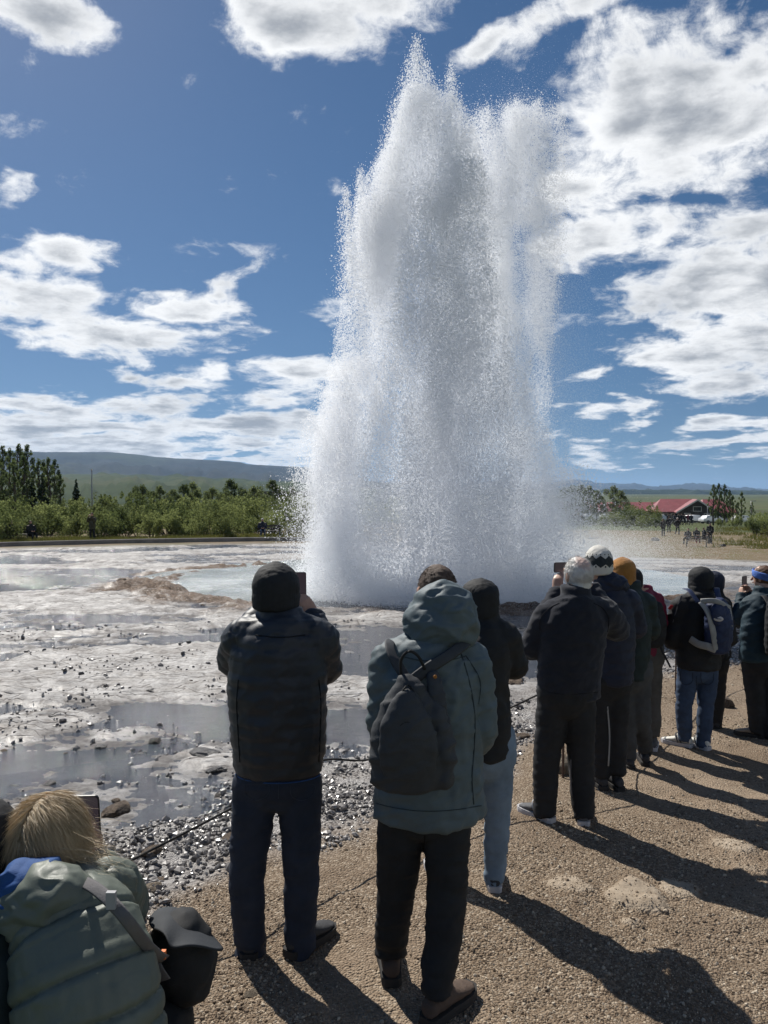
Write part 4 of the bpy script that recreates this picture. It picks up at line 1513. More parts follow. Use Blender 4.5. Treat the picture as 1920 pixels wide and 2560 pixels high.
def buildings():
    p = put(1692, 172)
    wl = gable("visitor_centre", 9.6, 9, 2.3, 2.2, -.20, p, "dark timber hall with a red roof at the left of the porch gable", "building", .7, M_WOODW,
               [(-3.2, 1.3, 1.2, 1.0), (-1.2, 1.3, 1.2, 1.0), (1.2, 1.3, 1.2, 1.0), (3.2, 1.3, 1.2, 1.0)], hip=.5)
    p = put(1738, 166)
    g2 = gable("porch_hall", 7.5, 6.2, 2.4, 2.0, PI / 2 - .28, p, "dark timber porch wing whose red gable faces the spring", "building", .8, M_WOODW)
    # the end wall that faces the spring: door and windows
    for (y, z, w, h, nm) in [(-1.8, 1.25, 1.0, 1.2, 'window'), (1.8, 1.25, 1.0, 1.2, 'window'), (0, 2.75, 1.4, .8, 'window')]:
        s = -1
        f = boxes(nm, [((s * 3.79, y - w / 2 - .04, z), (.10, .09, h + .16)), ((s * 3.79, y + w / 2 + .04, z), (.10, .09, h + .16)), ((s * 3.79, y, z + h / 2 + .04), (.10, w, .09)),
                       ((s * 3.79, y, z - h / 2 - .04), (.10, w, .09))], M_TRIM, g2)
        boxes("pane", [((s * 3.77, y, z), (.05, w, h))], M_GLASS, f)
    dr = boxes("door", [((-3.79, 0, 1.0), (.08, 1.1, 2.0))], M_WOODW, g2)
    boxes("handle", [((-3.86, .4, 1.0), (.05, .04, .16))], M_STEEL, dr)
    for s in (-1, 1):
        boxes("post", [((-4.35, s * 3.2, 1.05), (.18, .18, 2.3))], M_WOODW, g2)
    p = put(1776, 176)
    gable("side_hall", 6.0, 8, 2.3, 2.2, .05, p, "dark timber hall with a red roof at the right of the porch gable", "building", .7, M_WOODW, [(-1.4, 1.3, 1.1, 1.0), (1.2, 1.3, 1.1, 1.0)], hip=.5)
    p = put(1530, 182)
    gable("long_wing", 24, 8, 2.1, 1.75, .03, p, "long low white walled wing with a faded red roof behind the bushes", "building", .5, M_WHITEW,
          [(x, 1.2, 1.3, 1.0) for x in np.linspace(-10, 10, 8)])
    # dark flat building in the trees on the left
    p = put(712, 112)
    e = empty("flat_building", p, .14)
    tag(e, "long dark flat roofed building among the trees just left of the eruption", "building")
    top = ZC + (HORIZON - 1230) / FPX * 112 - p.z
    boxes("wall", [((0, 0, top / 2 - .5), (8.6, 6, top + .6))], M_WOODW, e)
    r_ = boxes("roof", [((0, 0, top - .02), (9.4, 6.8, .22))], simple_mat("felt_roof", (.10, .075, .060), .9, .3, 6, .2, 1), e)
    boxes("chimney", [((.9, 0, top + .40), (.55, .55, .64)), ((.9, 0, top + .76), (.95, .95, .10))], M_BLACK, r_)
    boxes("vent", [((-1.4, 0, top + .22), (.12, .12, .28)), ((-1.4, 0, top + .42), (.2, .2, .12))], M_TRIM, r_)
    for x in (-3.2, -2.0, -.8, .6, 2.0, 3.2):
        f = boxes("window", [((x, -3.03, top - .75), (1.0, .06, .9))], M_TRIM, e)
        boxes("pane", [((x, -3.07, top - .75), (.88, .04, .78))], M_GLASS, f)
    # slender posts
    for (px, tp, bt, d, lab) in [(230, 1180, 1262, 96, "slim bare pole standing up behind the thicket on the left"), (1769, 1258, 1302, 150, "pale flagpole in front of the red roofed building"),
                                 (1878, 1250, 1300, 140, "grey lamp post among the slender trees on the right"), (1713, 1248, 1262, 190, "thin mast rising behind the red roof")]:
        p = put(px, d)
        h = ZC + (HORIZON - tp) / FPX * d - p.z
        e = empty("lamp_post" if 'lamp' in lab else ("flagpole" if 'flag' in lab else "mast"), p)
        tag(e, lab, "lamp post" if 'lamp' in lab else "pole")
        mesh_link("pole", tubes_mesh("pole", [([(0, 0, 0), (0, 0, h * .5), (0, 0, h)], [.09, .07, .05])], M_STEEL, 8), None, e)
        if 'lamp' in lab:
            boxes("lamp", [((.35, 0, h), (.8, .16, .10))], M_STEEL, e)
        else:
            mesh_link("finial", tubes_mesh("finial", [([(0, 0, h), (0, 0, h + .12), (0, 0, h + .2)], [.05, .10, .02])], M_TRIM, 8), None, e)


buildings()


def car_kit(paint):
    L, Wd = 4.4, 1.78
    prof = [(-2.2, .45), (-2.2, .75), (-2.1, .95), (-1.75, 1.02), (-1.45, 1.42), (-.4, 1.52), (.7, 1.47), (1.25, 1.05), (2.05, .90), (2.2, .70), (2.2, .42)]
    V, F = [], []
    n = len(prof)
    for y, ins in ((-Wd / 2, 1), (-Wd / 2 + .06, 0), (Wd / 2 - .06, 0), (Wd / 2, 1)):
        for (x, z) in prof:
            k = .16 if z > 1.1 else 0
            yy = y * (1 - k)
            V.append((x * (.985 if ins else 1), yy, z - (.03 if ins and z > .5 else 0)))
    for a in range(3):
        for k in range(n):
            k2 = (k + 1) % n
            F.append((a * n + k, a * n + k2, (a + 1) * n + k2, (a + 1) * n + k))
    F += [tuple(reversed(range(n))), tuple(3 * n + k for k in range(n))]
    me = bpy.data.meshes.new("body")
    me.from_pydata(V, [], F)
    me.materials.append(paint)
    wv = []
    for s in (-1, 1):
        wv.append([(-1.25, s * .79, 1.08), (1.0, s * .80, 1.08), (.6, s * .765, 1.40), (-1.1, s * .765, 1.36)])
    V, F = [], []
    for q in wv:
        o = len(V)
        V += q + [(x, y * .97, z) for (x, y, z) in q]
        F += [(o, o + 1, o + 2, o + 3), (o + 4, o + 7, o + 6, o + 5), (o, o + 4, o + 5, o + 1), (o + 1, o + 5, o + 6, o + 2), (o + 2, o + 6, o + 7, o + 3), (o + 3, o + 7, o + 4, o)]
    w = bpy.data.meshes.new("window")
    w.from_pydata(V, [], F)
    w.materials.append(M_GLASS)
    wh = tubes_mesh("wheel", [([(0, -.11, 0), (0, .11, 0)], [.33, .33])], M_BLACK, 14)
    return me, w, wh


def cars():
    for (px, d, rz, col, lab) in [(1735, 150, .5, (.75, .75, .75), "white car shining in the sun before the red gable"), (1781, 146, .2, (.70, .71, .72), "silver car parked right of the flagpole"),
                                  (1856, 150, .1, (.75, .75, .74), "white car parked among the slender trees on the right"), (1650, 152, -.3, (.72, .72, .72), "white car half hidden by bushes left of the red gable"),
                                  (1480, 150, 0.1, (.75, .75, .75), "white car in the mist before the long wing, nearest the spray"), (1523, 152, .05, (.74, .74, .74), "white car before the long wing, farther from the spray")]:
        pm = simple_mat("car_paint", col, .25, 0, 1, .02, 1, .2, .7)
        b, w, wh = car_kit(pm)
        e = empty("car", put(px, d) + Vector((0, 0, .02)), rz)
        tag(e, lab, "car", "cars parked by the red roofed building")
        mesh_link("body", b, None, e)
        mesh_link("window", w, None, e)
        for x in (-1.35, 1.35):
            for y in (-.80, .80):
                mesh_link("wheel", wh, None, e, (x, y, .33))


cars()


def bench(loc, rz, label):
    e = empty("bench", loc, rz)
    tag(e, label, "bench", "benches around the spring")
    for k in range(3):
        boxes("slat", [((0, -.17 + .15 * k, .45), (1.5, .12, .035))], M_WOODW, e)
    for k in range(2):
        boxes("backrest_board", [((0, .25 + .03 * k, .62 + .17 * k), (1.5, .03, .12))], M_WOODW, e)
    for s in (-1, 1):
        mesh_link("frame", tubes_mesh("frame", [([(s * .72, -.22, 0), (s * .72, -.16, .44), (s * .72, .2, .44), (s * .72, .30, .86)], [.03, .03, .03, .025]),
                                                ([(s * .72, .30, 0), (s * .72, .2, .44)], [.03, .03]), ([(s * .72, -.2, .66), (s * .72, .26, .66)], [.025, .025]),
                                                ([(s * .72, -.2, .44), (s * .72, -.2, .66)], [.022, .022])], M_BLACK, 6), None, e)
    return e


# ------------------------------------------------------------------ the air between here and the hills
def haze():
    m = bpy.data.materials.new("thin_haze")
    m.use_nodes = True
    t = NT(m.node_tree)
    for nd in list(t.n):
        t.n.remove(nd)
    v = t.new('ShaderNodeVolumePrincipled')
    v.inputs['Color'].default_value = (.42, .66, 1.0, 1)
    v.inputs['Density'].default_value = 0.000060
    v.inputs['Anisotropy'].default_value = 0.2
    o = t.new('ShaderNodeOutputMaterial')
    t.l.new(v.outputs[0], o.inputs['Volume'])
    V, F = box_arrays((0, 0, 165), (56000, 56000, 370))
    h = mesh_obj("haze", V, F, m, smooth=False)
    tag(h, kind='stuff')


haze()
# ------------------------------------------------------------------ people: tools
def catmull(vals, sub):
    vals = [np.asarray(v, float) for v in vals]
    if len(vals) < 3:
        return [vals[0] + (vals[-1] - vals[0]) * k / sub for k in range(sub + 1)]
    out = []
    for i in range(len(vals) - 1):
        p0, p1, p2, p3 = vals[max(i - 1, 0)], vals[i], vals[i + 1], vals[min(i + 2, len(vals) - 1)]
        for k in range(sub):
            t = k / sub
            out.append(.5 * ((2 * p1) + (-p0 + p2) * t + (2 * p0 - 5 * p1 + 4 * p2 - p3) * t * t + (-p0 + 3 * p1 - 3 * p2 + p3) * t ** 3))
    out.append(vals[-1])
    return out


def limb(pts, radii, ref=(1, 0, 0), seg=14, sub=4, cap=.8):
    """Closed, rounded, tapering solid along a path; radii are numbers or (across, deep)."""
    pts = [np.asarray(p, float) for p in pts]
    rad = [np.array(r if hasattr(r, '__len__') else (r, r), float) for r in radii]
    P, R = catmull(pts, sub), catmull(rad, sub)
    ref = np.asarray(ref, float)
    n = len(P)
    T = []
    for i in range(n):
        t = P[min(i + 1, n - 1)] - P[max(i - 1, 0)]
        T.append(t / (np.linalg.norm(t) + 1e-9))
    rings = []
    e = R[0].min() * cap
    for q, s in ((1.0, .30), (.86, .58), (.5, .88)):
        rings.append((P[0] - T[0] * e * q, R[0] * s, T[0]))
    for i in range(n):
        rings.append((P[i], R[i], T[i]))
    e = R[-1].min() * cap
    for q, s in ((.5, .88), (.86, .58), (1.0, .30)):
        rings.append((P[-1] + T[-1] * e * q, R[-1] * s, T[-1]))
    V, F = [], []
    for c, r, t in rings:
        rr = ref if abs(np.dot(ref, t)) < .93 else np.array((0, 0, 1.0))
        s = rr - t * np.dot(rr, t)
        s /= np.linalg.norm(s)
        u = np.cross(t, s)
        for k in range(seg):
            a = 2 * PI * k / seg
            V.append(c + s * r[0] * math.cos(a) + u * r[1] * math.sin(a))
    m = len(rings)
    for i in range(m - 1):
        for k in range(seg):
            k2 = (k + 1) % seg
            F.append((i * seg + k, i * seg + k2, (i + 1) * seg + k2, (i + 1) * seg + k))
    F.append(tuple(reversed(range(seg))))
    F.append(tuple((m - 1) * seg + k for k in range(seg)))
    return V, F


def ball(c, r, seg=16, rings=10, rot=None):
    V, F = [], []
    M = np.array(rot) if rot is not None else np.eye(3)
    for i in range(rings + 1):
        ph = PI * (i + .0) / rings
        ph = min(max(ph, .06), PI - .06)
        for k in range(seg):
            a = 2 * PI * k / seg
            V.append(np.asarray(c, float) + M @ np.array((r[0] * math.sin(ph) * math.cos(a), r[1] * math.sin(ph) * math.sin(a), r[2] * math.cos(ph))))
    for i in range(rings):
        for k in range(seg):
            k2 = (k + 1) % seg
            F.append((i * seg + k, (i + 1) * seg + k, (i + 1) * seg + k2, i * seg + k2))
    F.append(tuple(range(seg)))
    F.append(tuple(rings * seg + k for k in reversed(range(seg))))
    return V, F


def solid(name, prims, mat, parent=None, voxel=.012, smooth=4, deform=None, dec=None, loc=None):
    """One continuous skin grown over overlapping closed solids."""
    V, F = [], []
    for v, f in prims:
        o = len(V)
        V += [tuple(p) for p in v]
        F += [tuple(i + o for i in q) for q in f]
    me = bpy.data.meshes.new("tmp")
    me.from_pydata(V, [], F)
    ob = bpy.data.objects.new("tmp", me)
    COL.objects.link(ob)
    md = ob.modifiers.new('r', 'REMESH')
    md.mode = 'VOXEL'
    md.voxel_size = voxel
    if smooth:
        md = ob.modifiers.new('s', 'SMOOTH')
        md.iterations = smooth
        md.factor = .5
    if dec:
        md = ob.modifiers.new('d', 'DECIMATE')
        md.ratio = dec
    dg = bpy.context.evaluated_depsgraph_get()
    m2 = bpy.data.meshes.new_from_object(ob.evaluated_get(dg))
    m2.name = name
    bpy.data.objects.remove(ob)
    bpy.data.meshes.remove(me)
    if deform is not None:
        n = len(m2.vertices)
        co = np.empty(n * 3, np.float32)
        m2.vertices.foreach_get('co', co)
        no = np.empty(n * 3, np.float32)
        m2.vertex_normals.foreach_get('vector', no)
        co, no = co.reshape(-1, 3).astype(float), no.reshape(-1, 3).astype(float)
        d = deform(co, no)
        co = co + (no * d[:, None] if d.ndim == 1 else d)
        m2.vertices.foreach_set('co', co.astype(np.float32).ravel())
        m2.update()
    m2.polygons.foreach_set('use_smooth', np.ones(len(m2.polygons), dtype=bool))
    m2.materials.clear()
    m2.materials.append(mat)
    o = mesh_link(name, m2, None, parent, loc)
    return o


def folds(co, amp, seed, sc=1.0):
    """Cloth creases: long diagonal ridges with a finer crumple."""
    x, y, z = co[:, 0], co[:, 1], co[:, 2]
    a = fbm(x * 7 * sc + z * 5 * sc + y * 2, z * 11 * sc - x * 3, 3, seed)
    b = fbm(y * 8 * sc - z * 6 * sc, z * 9 * sc + x * 5 * sc + y * 3, 3, seed + 9)
    r = 1 - np.abs(2 * (a * .5 + b * .5) - 1) * 2.6
    f = fbm(x * 24 * sc + y * 13, z * 24 * sc, 2, seed + 5) - .5
    c = fbm(x * 11 * sc - z * 9 * sc, z * 17 * sc + y * 8 * sc, 2, seed + 13)
    r2 = 1 - np.abs(2 * c - 1) * 3.2
    return amp * (np.clip(r, -.6, 1) * 1.1 + np.clip(r2, -.4, 1) * .75 + f * .7)


def seg_param(co, chains):
    """Distance along the nearest of several limbs (for quilting across them)."""
    best = np.full(len(co), 1e9)
    par = np.zeros(len(co))
    for pts, rad in chains:
        s0 = 0.0
        pts = [np.asarray(p, float) for p in pts]
        for i in range(len(pts) - 1):
            a, b = pts[i], pts[i + 1]
            d = b - a
            L = np.linalg.norm(d)
            t = np.clip(((co - a) @ d) / (L * L), 0, 1)
            q = np.linalg.norm(co - (a + t[:, None] * d), axis=1) / (rad[i] + (rad[i + 1] - rad[i]) * t)
            m = q < best
            best[m] = q[m]
            par[m] = (s0 + t * L)[m]
            s0 += L
    return par


def quilt(co, chains, period, amp, seed):
    s = seg_param(co, chains)
    s = s + .010 * (fbm(co[:, 0] * 9, co[:, 2] * 6 + co[:, 1] * 6, 2, seed) - .5)
    u = np.abs(((s / period) % 1.0) - .5) * 2            # 1 at the seam
    puff = np.sqrt(np.clip(1 - u ** 2.7, 0, 1))
    ripple = (fbm(co[:, 0] * 42 + co[:, 1] * 30, co[:, 2] * 14, 2, seed + 1) - .5) * (.35 + .65 * u)
    return amp * (puff - .75) + amp * .55 * ripple


def V3(v):
    return np.array((v[0], v[1], v[2]), float)


def cloth(name, col, rough=.75, sheen=.0, weave=260, bump=.12, var=.22, spec=.25):
    m, t, b = mat_new(name)
    P = t.new('ShaderNodeTexCoord').outputs['Object']
    n = t.noise(P, 7, 5, .6)
    c = t.ramp(n, [(0.3, tuple(k * (1 - var) for k in col)), (0.7, tuple(min(1, k * (1 + var)) for k in col))])
    t.l.new(c, b.inputs['Base Color'])
    b.inputs['Roughness'].default_value = rough
    b.inputs['Specular IOR Level'].default_value = spec
    if sheen:
        b.inputs['Sheen Weight'].default_value = sheen
    bn = t.new('ShaderNodeBump')
    bn.inputs['Strength'].default_value = bump * 2.5
    bn.inputs['Distance'].default_value = .004
    h = t.math('ADD', t.noise(P, weave, 3, .6), t.math('MULTIPLY', t.noise(P, 30, 4, .6), 1.5))
    t.l.new(h, bn.inputs['Height'])
    t.l.new(bn.outputs[0], b.inputs['Normal'])
    return m


def skin_mat():
    m, t, b = mat_new("skin")
    P = t.new('ShaderNodeTexCoord').outputs['Object']
    n = t.noise(P, 18, 4, .6)
    t.l.new(t.ramp(n, [(0.3, (.42, .24, .17)), (0.7, (.52, .32, .235))]), b.inputs['Base Color'])
    b.inputs['Roughness'].default_value = .5
    b.inputs['Subsurface Weight'].default_value = .12
    b.inputs['Subsurface Radius'].default_value = (.01, .004, .002)
    return m


SKIN = skin_mat()
EYE_W = flat_mat("eye_white", (.7, .68, .65), .3)
LIP = flat_mat("lip", (.38, .17, .14), .5)
C_BLACK = cloth("black_cloth", (.021, .022, .024))
C_NAVYBLK = cloth("black_navy_nylon", (.024, .028, .036), .50, 0, 300, .08, .2, .4)
C_DENIM = cloth("dark_denim", (.026, .034, .054), .85, 0, 420, .16)
C_DENIM2 = cloth("mid_denim", (.045, .068, .115), .85, 0, 420, .16, .3)
C_DENIM3 = cloth("pale_denim", (.165, .222, .285), .85, 0, 420, .16, .25)
C_TEAL = cloth("grey_teal_shell", (.098, .128, .142), .62, 0, 200, .10, .12, .3)
C_GREYBAG = cloth("grey_pack_cloth", (.050, .054, .060), .7, 0, 340, .14, .15)
C_FLEECE = cloth("charcoal_fleece", (.026, .028, .036), .95, .15, 160, .2, .2, .1)
C_NAVY = cloth("navy_nylon", (.020, .025, .045), .6, 0, 300, .1)
C_FOREST = cloth("dark_green_shell", (.018, .030, .031), .65, 0, 260, .1)
C_MAROON = cloth("maroon_jacket", (.16, .018, .045), .65, 0, 260, .1)
C_KHAKI = cloth("khaki_trousers", (.085, .080, .072), .85, 0, 360, .14)
C_GREYT = cloth("grey_trousers", (.062, .065, .066), .85, 0, 360, .14)
C_SAGE = cloth("sage_down_nylon", (.122, .140, .115), .48, 0, 300, .08, .12, .4)
C_BLUE = cloth("blue_hood_cloth", (.022, .072, .215), .75, 0, 300, .12)
C_TEALN = cloth("dark_teal_softshell", (.020, .042, .058), .7, 0, 260, .1)
C_MUSTARD = cloth("mustard_knit", (.37, .170, .042), .95, .2, 120, .3)
C_PACKBLUE = cloth("pack_blue_nylon", (.022, .034, .082), .6, 0, 320, .1)
C_PACKGREY = cloth("pack_light_grey", (.30, .30, .29), .7, 0, 320, .1)
C_STRAPGREY = cloth("grey_webbing", (.13, .125, .13), .7, 0, 380, .2)
C_OLIVE = cloth("olive_jacket", (.065, .062, .040), .8)
C_LEATHER = cloth("brown_suede_boot", (.088, .062, .048), .8, 0, 90, .2)
C_SHOEGREY = cloth("grey_sneaker_mesh", (.095, .095, .100), .7, 0, 420, .2)
C_SHOEWHITE = cloth("off_white_sneaker", (.60, .58, .52), .6, 0, 200, .1, .1)
C_SHOETAN = cloth("beige_shoe", (.30, .25, .20), .7, 0, 200, .1)
C_SHOEDARK = cloth("dark_trainer", (.045, .045, .048), .7, 0, 300, .1)
SOLE_PALE = flat_mat("pale_sole", (.48, .47, .48), .6)
SOLE_DARK = flat_mat("dark_sole", (.035, .033, .032), .8)
H_BROWN = cloth("short_brown_hair", (.095, .062, .045), .6, 0, 500, .3, .3)
H_WHITE = cloth("white_hair", (.62, .60, .57), .55, 0, 500, .3, .12)
H_BLOND = cloth("blond_hair", (.56, .43, .26), .42, 0, 500, .2, .35, .5)
H_AUBURN = cloth("auburn_hair", (.115, .055, .030), .5, 0, 500, .3, .3)
PHONE = flat_mat("phone_case", (.012, .012, .014), .35, .5)


def screen_mat():
    m, t, b = mat_new("phone_screen")
    b.inputs['Base Color'].default_value = (.03, .025, .03, 1)
    b.inputs['Roughness'].default_value = .12
    b.inputs['Emission Color'].default_value = (.16, .12, .15, 1)
    b.inputs['Emission Strength'].default_value = .12
    return m


SCREEN = screen_mat()


def knit_mat():
    """White knitted hat with dark zigzag bands."""
    m, t, b = mat_new("patterned_knit")
    P = t.new('ShaderNodeTexCoord').outputs['Object']
    x, y, z = t.sep(t.vmath('SUBTRACT', P, KNIT_C))
    ang = t.math('ARCTAN2', y, x)
    tri = t.math('ABSOLUTE', t.math('SUBTRACT', t.math('FRACT', t.math('MULTIPLY', ang, 11 / (2 * PI))), .5))
    tri2 = t.math('ABSOLUTE', t.math('SUBTRACT', t.math('FRACT', t.math('MULTIPLY', ang, 22 / (2 * PI))), .5))
    zz = t.math('ADD', z, t.math('MULTIPLY', tri, .05))
    band = t.math('MULTIPLY', t.math('GREATER_THAN', zz, .020), t.math('LESS_THAN', t.math('SUBTRACT', z, t.math('MULTIPLY', tri, .05)), .062))
    dots = t.math('MULTIPLY', t.math('GREATER_THAN', tri2, .34), t.math('MULTIPLY', t.math('GREATER_THAN', z, -.004), t.math('LESS_THAN', z, .010)))
    dots2 = t.math('MULTIPLY', t.math('GREATER_THAN', tri2, .36), t.math('MULTIPLY', t.math('GREATER_THAN', z, .090), t.math('LESS_THAN', z, .098)))
    f = t.math('MAXIMUM', t.math('MAXIMUM', band, dots), dots2)
    t.l.new(t.mix(f, (.62, .60, .55), (.030, .036, .040)), b.inputs['Base Color'])
    b.inputs['Roughness'].default_value = .95
    bn = t.new('ShaderNodeBump')
    bn.inputs['Strength'].default_value = .6
    bn.inputs['Distance'].default_value = .004
    t.l.new(t.voro(P, 150), bn.inputs['Height'])
    t.l.new(bn.outputs[0], b.inputs['Normal'])
    return m


def hand(wrist, along, palm_n, size=1.0, curl=.5, thumb=1, spread=.0):
    """Palm, four jointed fingers of different lengths and a thumb; palm_n points out of the palm."""
    w = V3(wrist)
    a = V3(along) / np.linalg.norm(along)
    n = V3(palm_n)
    n = n - a * np.dot(n, a)
    n /= np.linalg.norm(n)
    s = np.cross(a, n) * thumb                             # towards the thumb
    k = size
    out = [limb([w - a * .02 * k, w + a * .035 * k, w + a * .085 * k], [(.027 * k, .021 * k), (.038 * k, .018 * k), (.039 * k, .014 * k)], ref=s, seg=12, sub=3)]
    for i, (off, ln, r) in enumerate(((.029, .074, .0088), (.010, .083, .0092), (-.010, .077, .0088), (-.028, .060, .0078))):
        base = w + a * (.088 - .004 * abs(i - 1)) * k + s * off * k
        pts = [base - a * .02 * k, base]
        d = a + s * spread * (1.2 - i) * .25
        for j, fr in enumerate((.44, .32, .24)):
            ang = curl * (.55, .95, .7)[j] * (1 + .06 * i)
            d = d * math.cos(ang) + n * math.sin(ang)
            pts.append(pts[-1] + d * ln * fr * k)
            nn = n * math.cos(ang) - a * math.sin(ang)
        out.append(limb(pts, [r * k, r * k, r * .95 * k, r * .9 * k, r * .78 * k], ref=s, seg=8, sub=2))
    b0 = w + a * .022 * k + s * .026 * k
    d1 = (a * .55 + s * .75 + n * .30)
    d1 /= np.linalg.norm(d1)
    d2 = a * .85 + s * .25 + n * (.3 + .4 * curl)
    d2 /= np.linalg.norm(d2)
    out.append(limb([b0 - d1 * .015 * k, b0 + d1 * .022 * k, b0 + d1 * .045 * k, b0 + d1 * .045 * k + d2 * .032 * k, b0 + d1 * .045 * k + d2 * .055 * k],
                    [.015 * k, .0135 * k, .0105 * k, .0098 * k, .008 * k], ref=n, seg=8, sub=2))
    return out


class Fig:
    """Frame of one person: pixel positions of the photo at a chosen depth become points of the place."""
    def __init__(self, label, px, y0, yaw=0.0, k=1.0, group=None):
        az_x = (px - 960) / FPX * y0
        self.root = Vector((az_x, y0, ground_z(az_x, y0)))
        self.e = empty("person", self.root)
        tag(self.e, label, "person", group)
        self.y0, self.k = y0, k
        a = math.radians(yaw)
        self.R = np.array((math.cos(a), math.sin(a), 0.0))
        self.F = np.array((-math.sin(a), math.cos(a), 0.0))
        self.U = np.array((0, 0, 1.0))

    def p(self, t):
        q = at_dist(t[0], t[1], self.y0 + (t[2] if len(t) > 2 else 0.0)) - self.root
        return np.array((q.x, q.y, q.z))

    def off(self, c, r=0, f=0, u=0):
        return c + self.R * r + self.F * f + self.U * u


def build_head(g, c, neck_to, look=None, up=None, face=True):
    """Skull, jaw, nose, ears and neck around the head centre c; look = facing direction."""
    k = g.k
    F = V3(look) / np.linalg.norm(look) if look is not None else g.F
    U = V3(up) if up is not None else np.array((0, 0, 1.0))
    U = U - F * np.dot(U, F)
    U /= np.linalg.norm(U)
    R = np.cross(F, U)
    M = np.stack([R, F, U], 1)
    pr = [ball(c + U * .018 * k, (.077 * k, .098 * k, .100 * k), 20, 14, M),
          limb([c + F * .012 * k + U * .02 * k, c + F * .030 * k - U * .055 * k, c + F * .040 * k - U * .098 * k], [(.070 * k, .080 * k), (.062 * k, .062 * k), (.034 * k, .034 * k)], ref=R, seg=16),
          limb([c - F * .015 * k - U * .05 * k, V3(neck_to)], [(.058 * k, .060 * k), (.066 * k, .068 * k)], ref=R, seg=16),
          limb([c + F * .092 * k + U * .012 * k, c + F * .106 * k - U * .018 * k, c + F * .117 * k - U * .036 * k], [.010 * k, .012 * k, .015 * k], ref=R, seg=10),
          limb([c + F * .088 * k + U * .030 * k - R * .045 * k, c + F * .096 * k + U * .032 * k, c + F * .088 * k + U * .030 * k + R * .045 * k], [.012 * k, .010 * k, .012 * k], ref=U, seg=8)]
    for s in (-1, 1):
        e = c + R * s * .079 * k - F * .004 * k - U * .012 * k
        pr.append(limb([e - U * .026 * k, e + U * .002 * k - F * .004 * k, e + U * .028 * k - F * .006 * k], [(.007 * k, .011 * k), (.010 * k, .019 * k), (.008 * k, .016 * k)], ref=R, seg=10))
    g.head = (c, R, F, U)
    if face:
        for s in (-1, 1):
            v, f = ball(c + F * .088 * k + R * s * .031 * k + U * .012 * k, (.0125 * k, .0125 * k, .0105 * k), 10, 8, M)
            mesh_obj("eye", [tuple(q) for q in v], f, EYE_W, g.e)
        v, f = limb([c + F * .094 * k - U * .062 * k - R * .022 * k, c + F * .101 * k - U * .061 * k, c + F * .094 * k - U * .062 * k + R * .022 * k], [.004 * k, .0065 * k, .004 * k], ref=U, seg=8)
        mesh_obj("mouth", [tuple(q) for q in v], f, LIP, g.e)
    return pr


def shoe(g, ank, yaw, mat, sole_mat, boot=.0, k=1.0, stripes=None):
    """Shoe with a separate sole under the ankle point; its toe turned by yaw degrees from straight ahead."""
    a = math.radians(yaw)
    f = np.array((-math.sin(a), math.cos(a), 0))
    r = np.array((math.cos(a), math.sin(a), 0))
    base = V3(ank) + f * .022
    gx_, gy_ = base[0] + g.root.x, base[1] + g.root.y
    base = np.array((base[0], base[1], ground_z(gx_, gy_) - g.root.z + .004))
    prof = [(-.085, .020, .075), (-.075, .034, .090), (-.03, .040, .100), (.03, .042, .095), (.08, .046, .072), (.13, .047, .056), (.165, .040, .046), (.188, .020, .036)]
    V, F = [], []
    seg = 12
    for (y, hw, top) in prof:
        for i in range(seg):
            an = 2 * PI * i / seg
            cx, cz = math.cos(an), math.sin(an)
            zz = (.030 + top) / 2 + (top - .030) / 2 * cz * (abs(cz) ** -.2 if abs(cz) > .01 else 1)
            V.append(base + r * (hw * .96 * cx * k) + f * (y * k) + np.array((0, 0, zz * k)))
    n = len(prof)
    for i in range(n - 1):
        for q in range(seg):
            q2 = (q + 1) % seg
            F.append((i * seg + q, i * seg + q2, (i + 1) * seg + q2, (i + 1) * seg + q))
    F += [tuple(reversed(range(seg))), tuple((n - 1) * seg + q for q in range(seg))]
    pr = [(V, F), limb([base + np.array((0, 0, .07 * k)) - f * .02 * k, base + np.array((0, 0, (.105 + boot) * k)) - f * .012 * k], [(.036 * k, .040 * k), (.036 * k + boot * .25, .038 * k + boot * .35)], ref=r, seg=14)]
    # tongue and laces
    pr.append(limb([base + f * .05 * k + np.array((0, 0, .085 * k)), base + f * .005 * k + np.array((0, 0, (.13 + boot * .6) * k))], [(.024 * k, .012 * k), (.026 * k, .010 * k)], ref=r, seg=10))
    sh = solid("shoe", pr, mat, g.e, .008, 2, lambda co, no: folds(co, .0018, 3, 2.0))
    out = [(-.092, .026), (-.075, .038), (-.03, .041), (.03, .043), (.08, .050), (.13, .051), (.165, .044), (.194, .022)]
    V, F = [], []
    for z in (0, .020, .034):
        gr = 1.03 if z == .02 else 1.0
        for (y, hw) in out:
            V.append(base + r * hw * gr * k + f * y * k + np.array((0, 0, z * k)))
        for (y, hw) in reversed(out):
            V.append(base - r * hw * gr * k + f * y * k + np.array((0, 0, z * k)))
    m = len(out) * 2
    for i in range(2):
        for q in range(m):
            q2 = (q + 1) % m
            F.append((i * m + q, i * m + q2, (i + 1) * m + q2, (i + 1) * m + q))
    F += [tuple(reversed(range(m))), tuple(2 * m + q for q in range(m))]
    mesh_obj("sole", [tuple(v) for v in V], F, sole_mat, sh, smooth=False)
    if stripes:
        for q in (.015, .045):
            v, ff = limb([base + r * .045 * k + f * (q - .02) * k + np.array((0, 0, .035 * k)), base + r * .030 * k + f * (q + .01) * k + np.array((0, 0, .098 * k)),
                          base - r * .030 * k + f * (q + .01) * k + np.array((0, 0, .098 * k)), base - r * .045 * k + f * (q - .02) * k + np.array((0, 0, .035 * k))], [(.006 * k, .004 * k)] * 4, ref=f, seg=6)
            mesh_obj("stripe", [tuple(x) for x in v], ff, stripes, sh)
    return sh


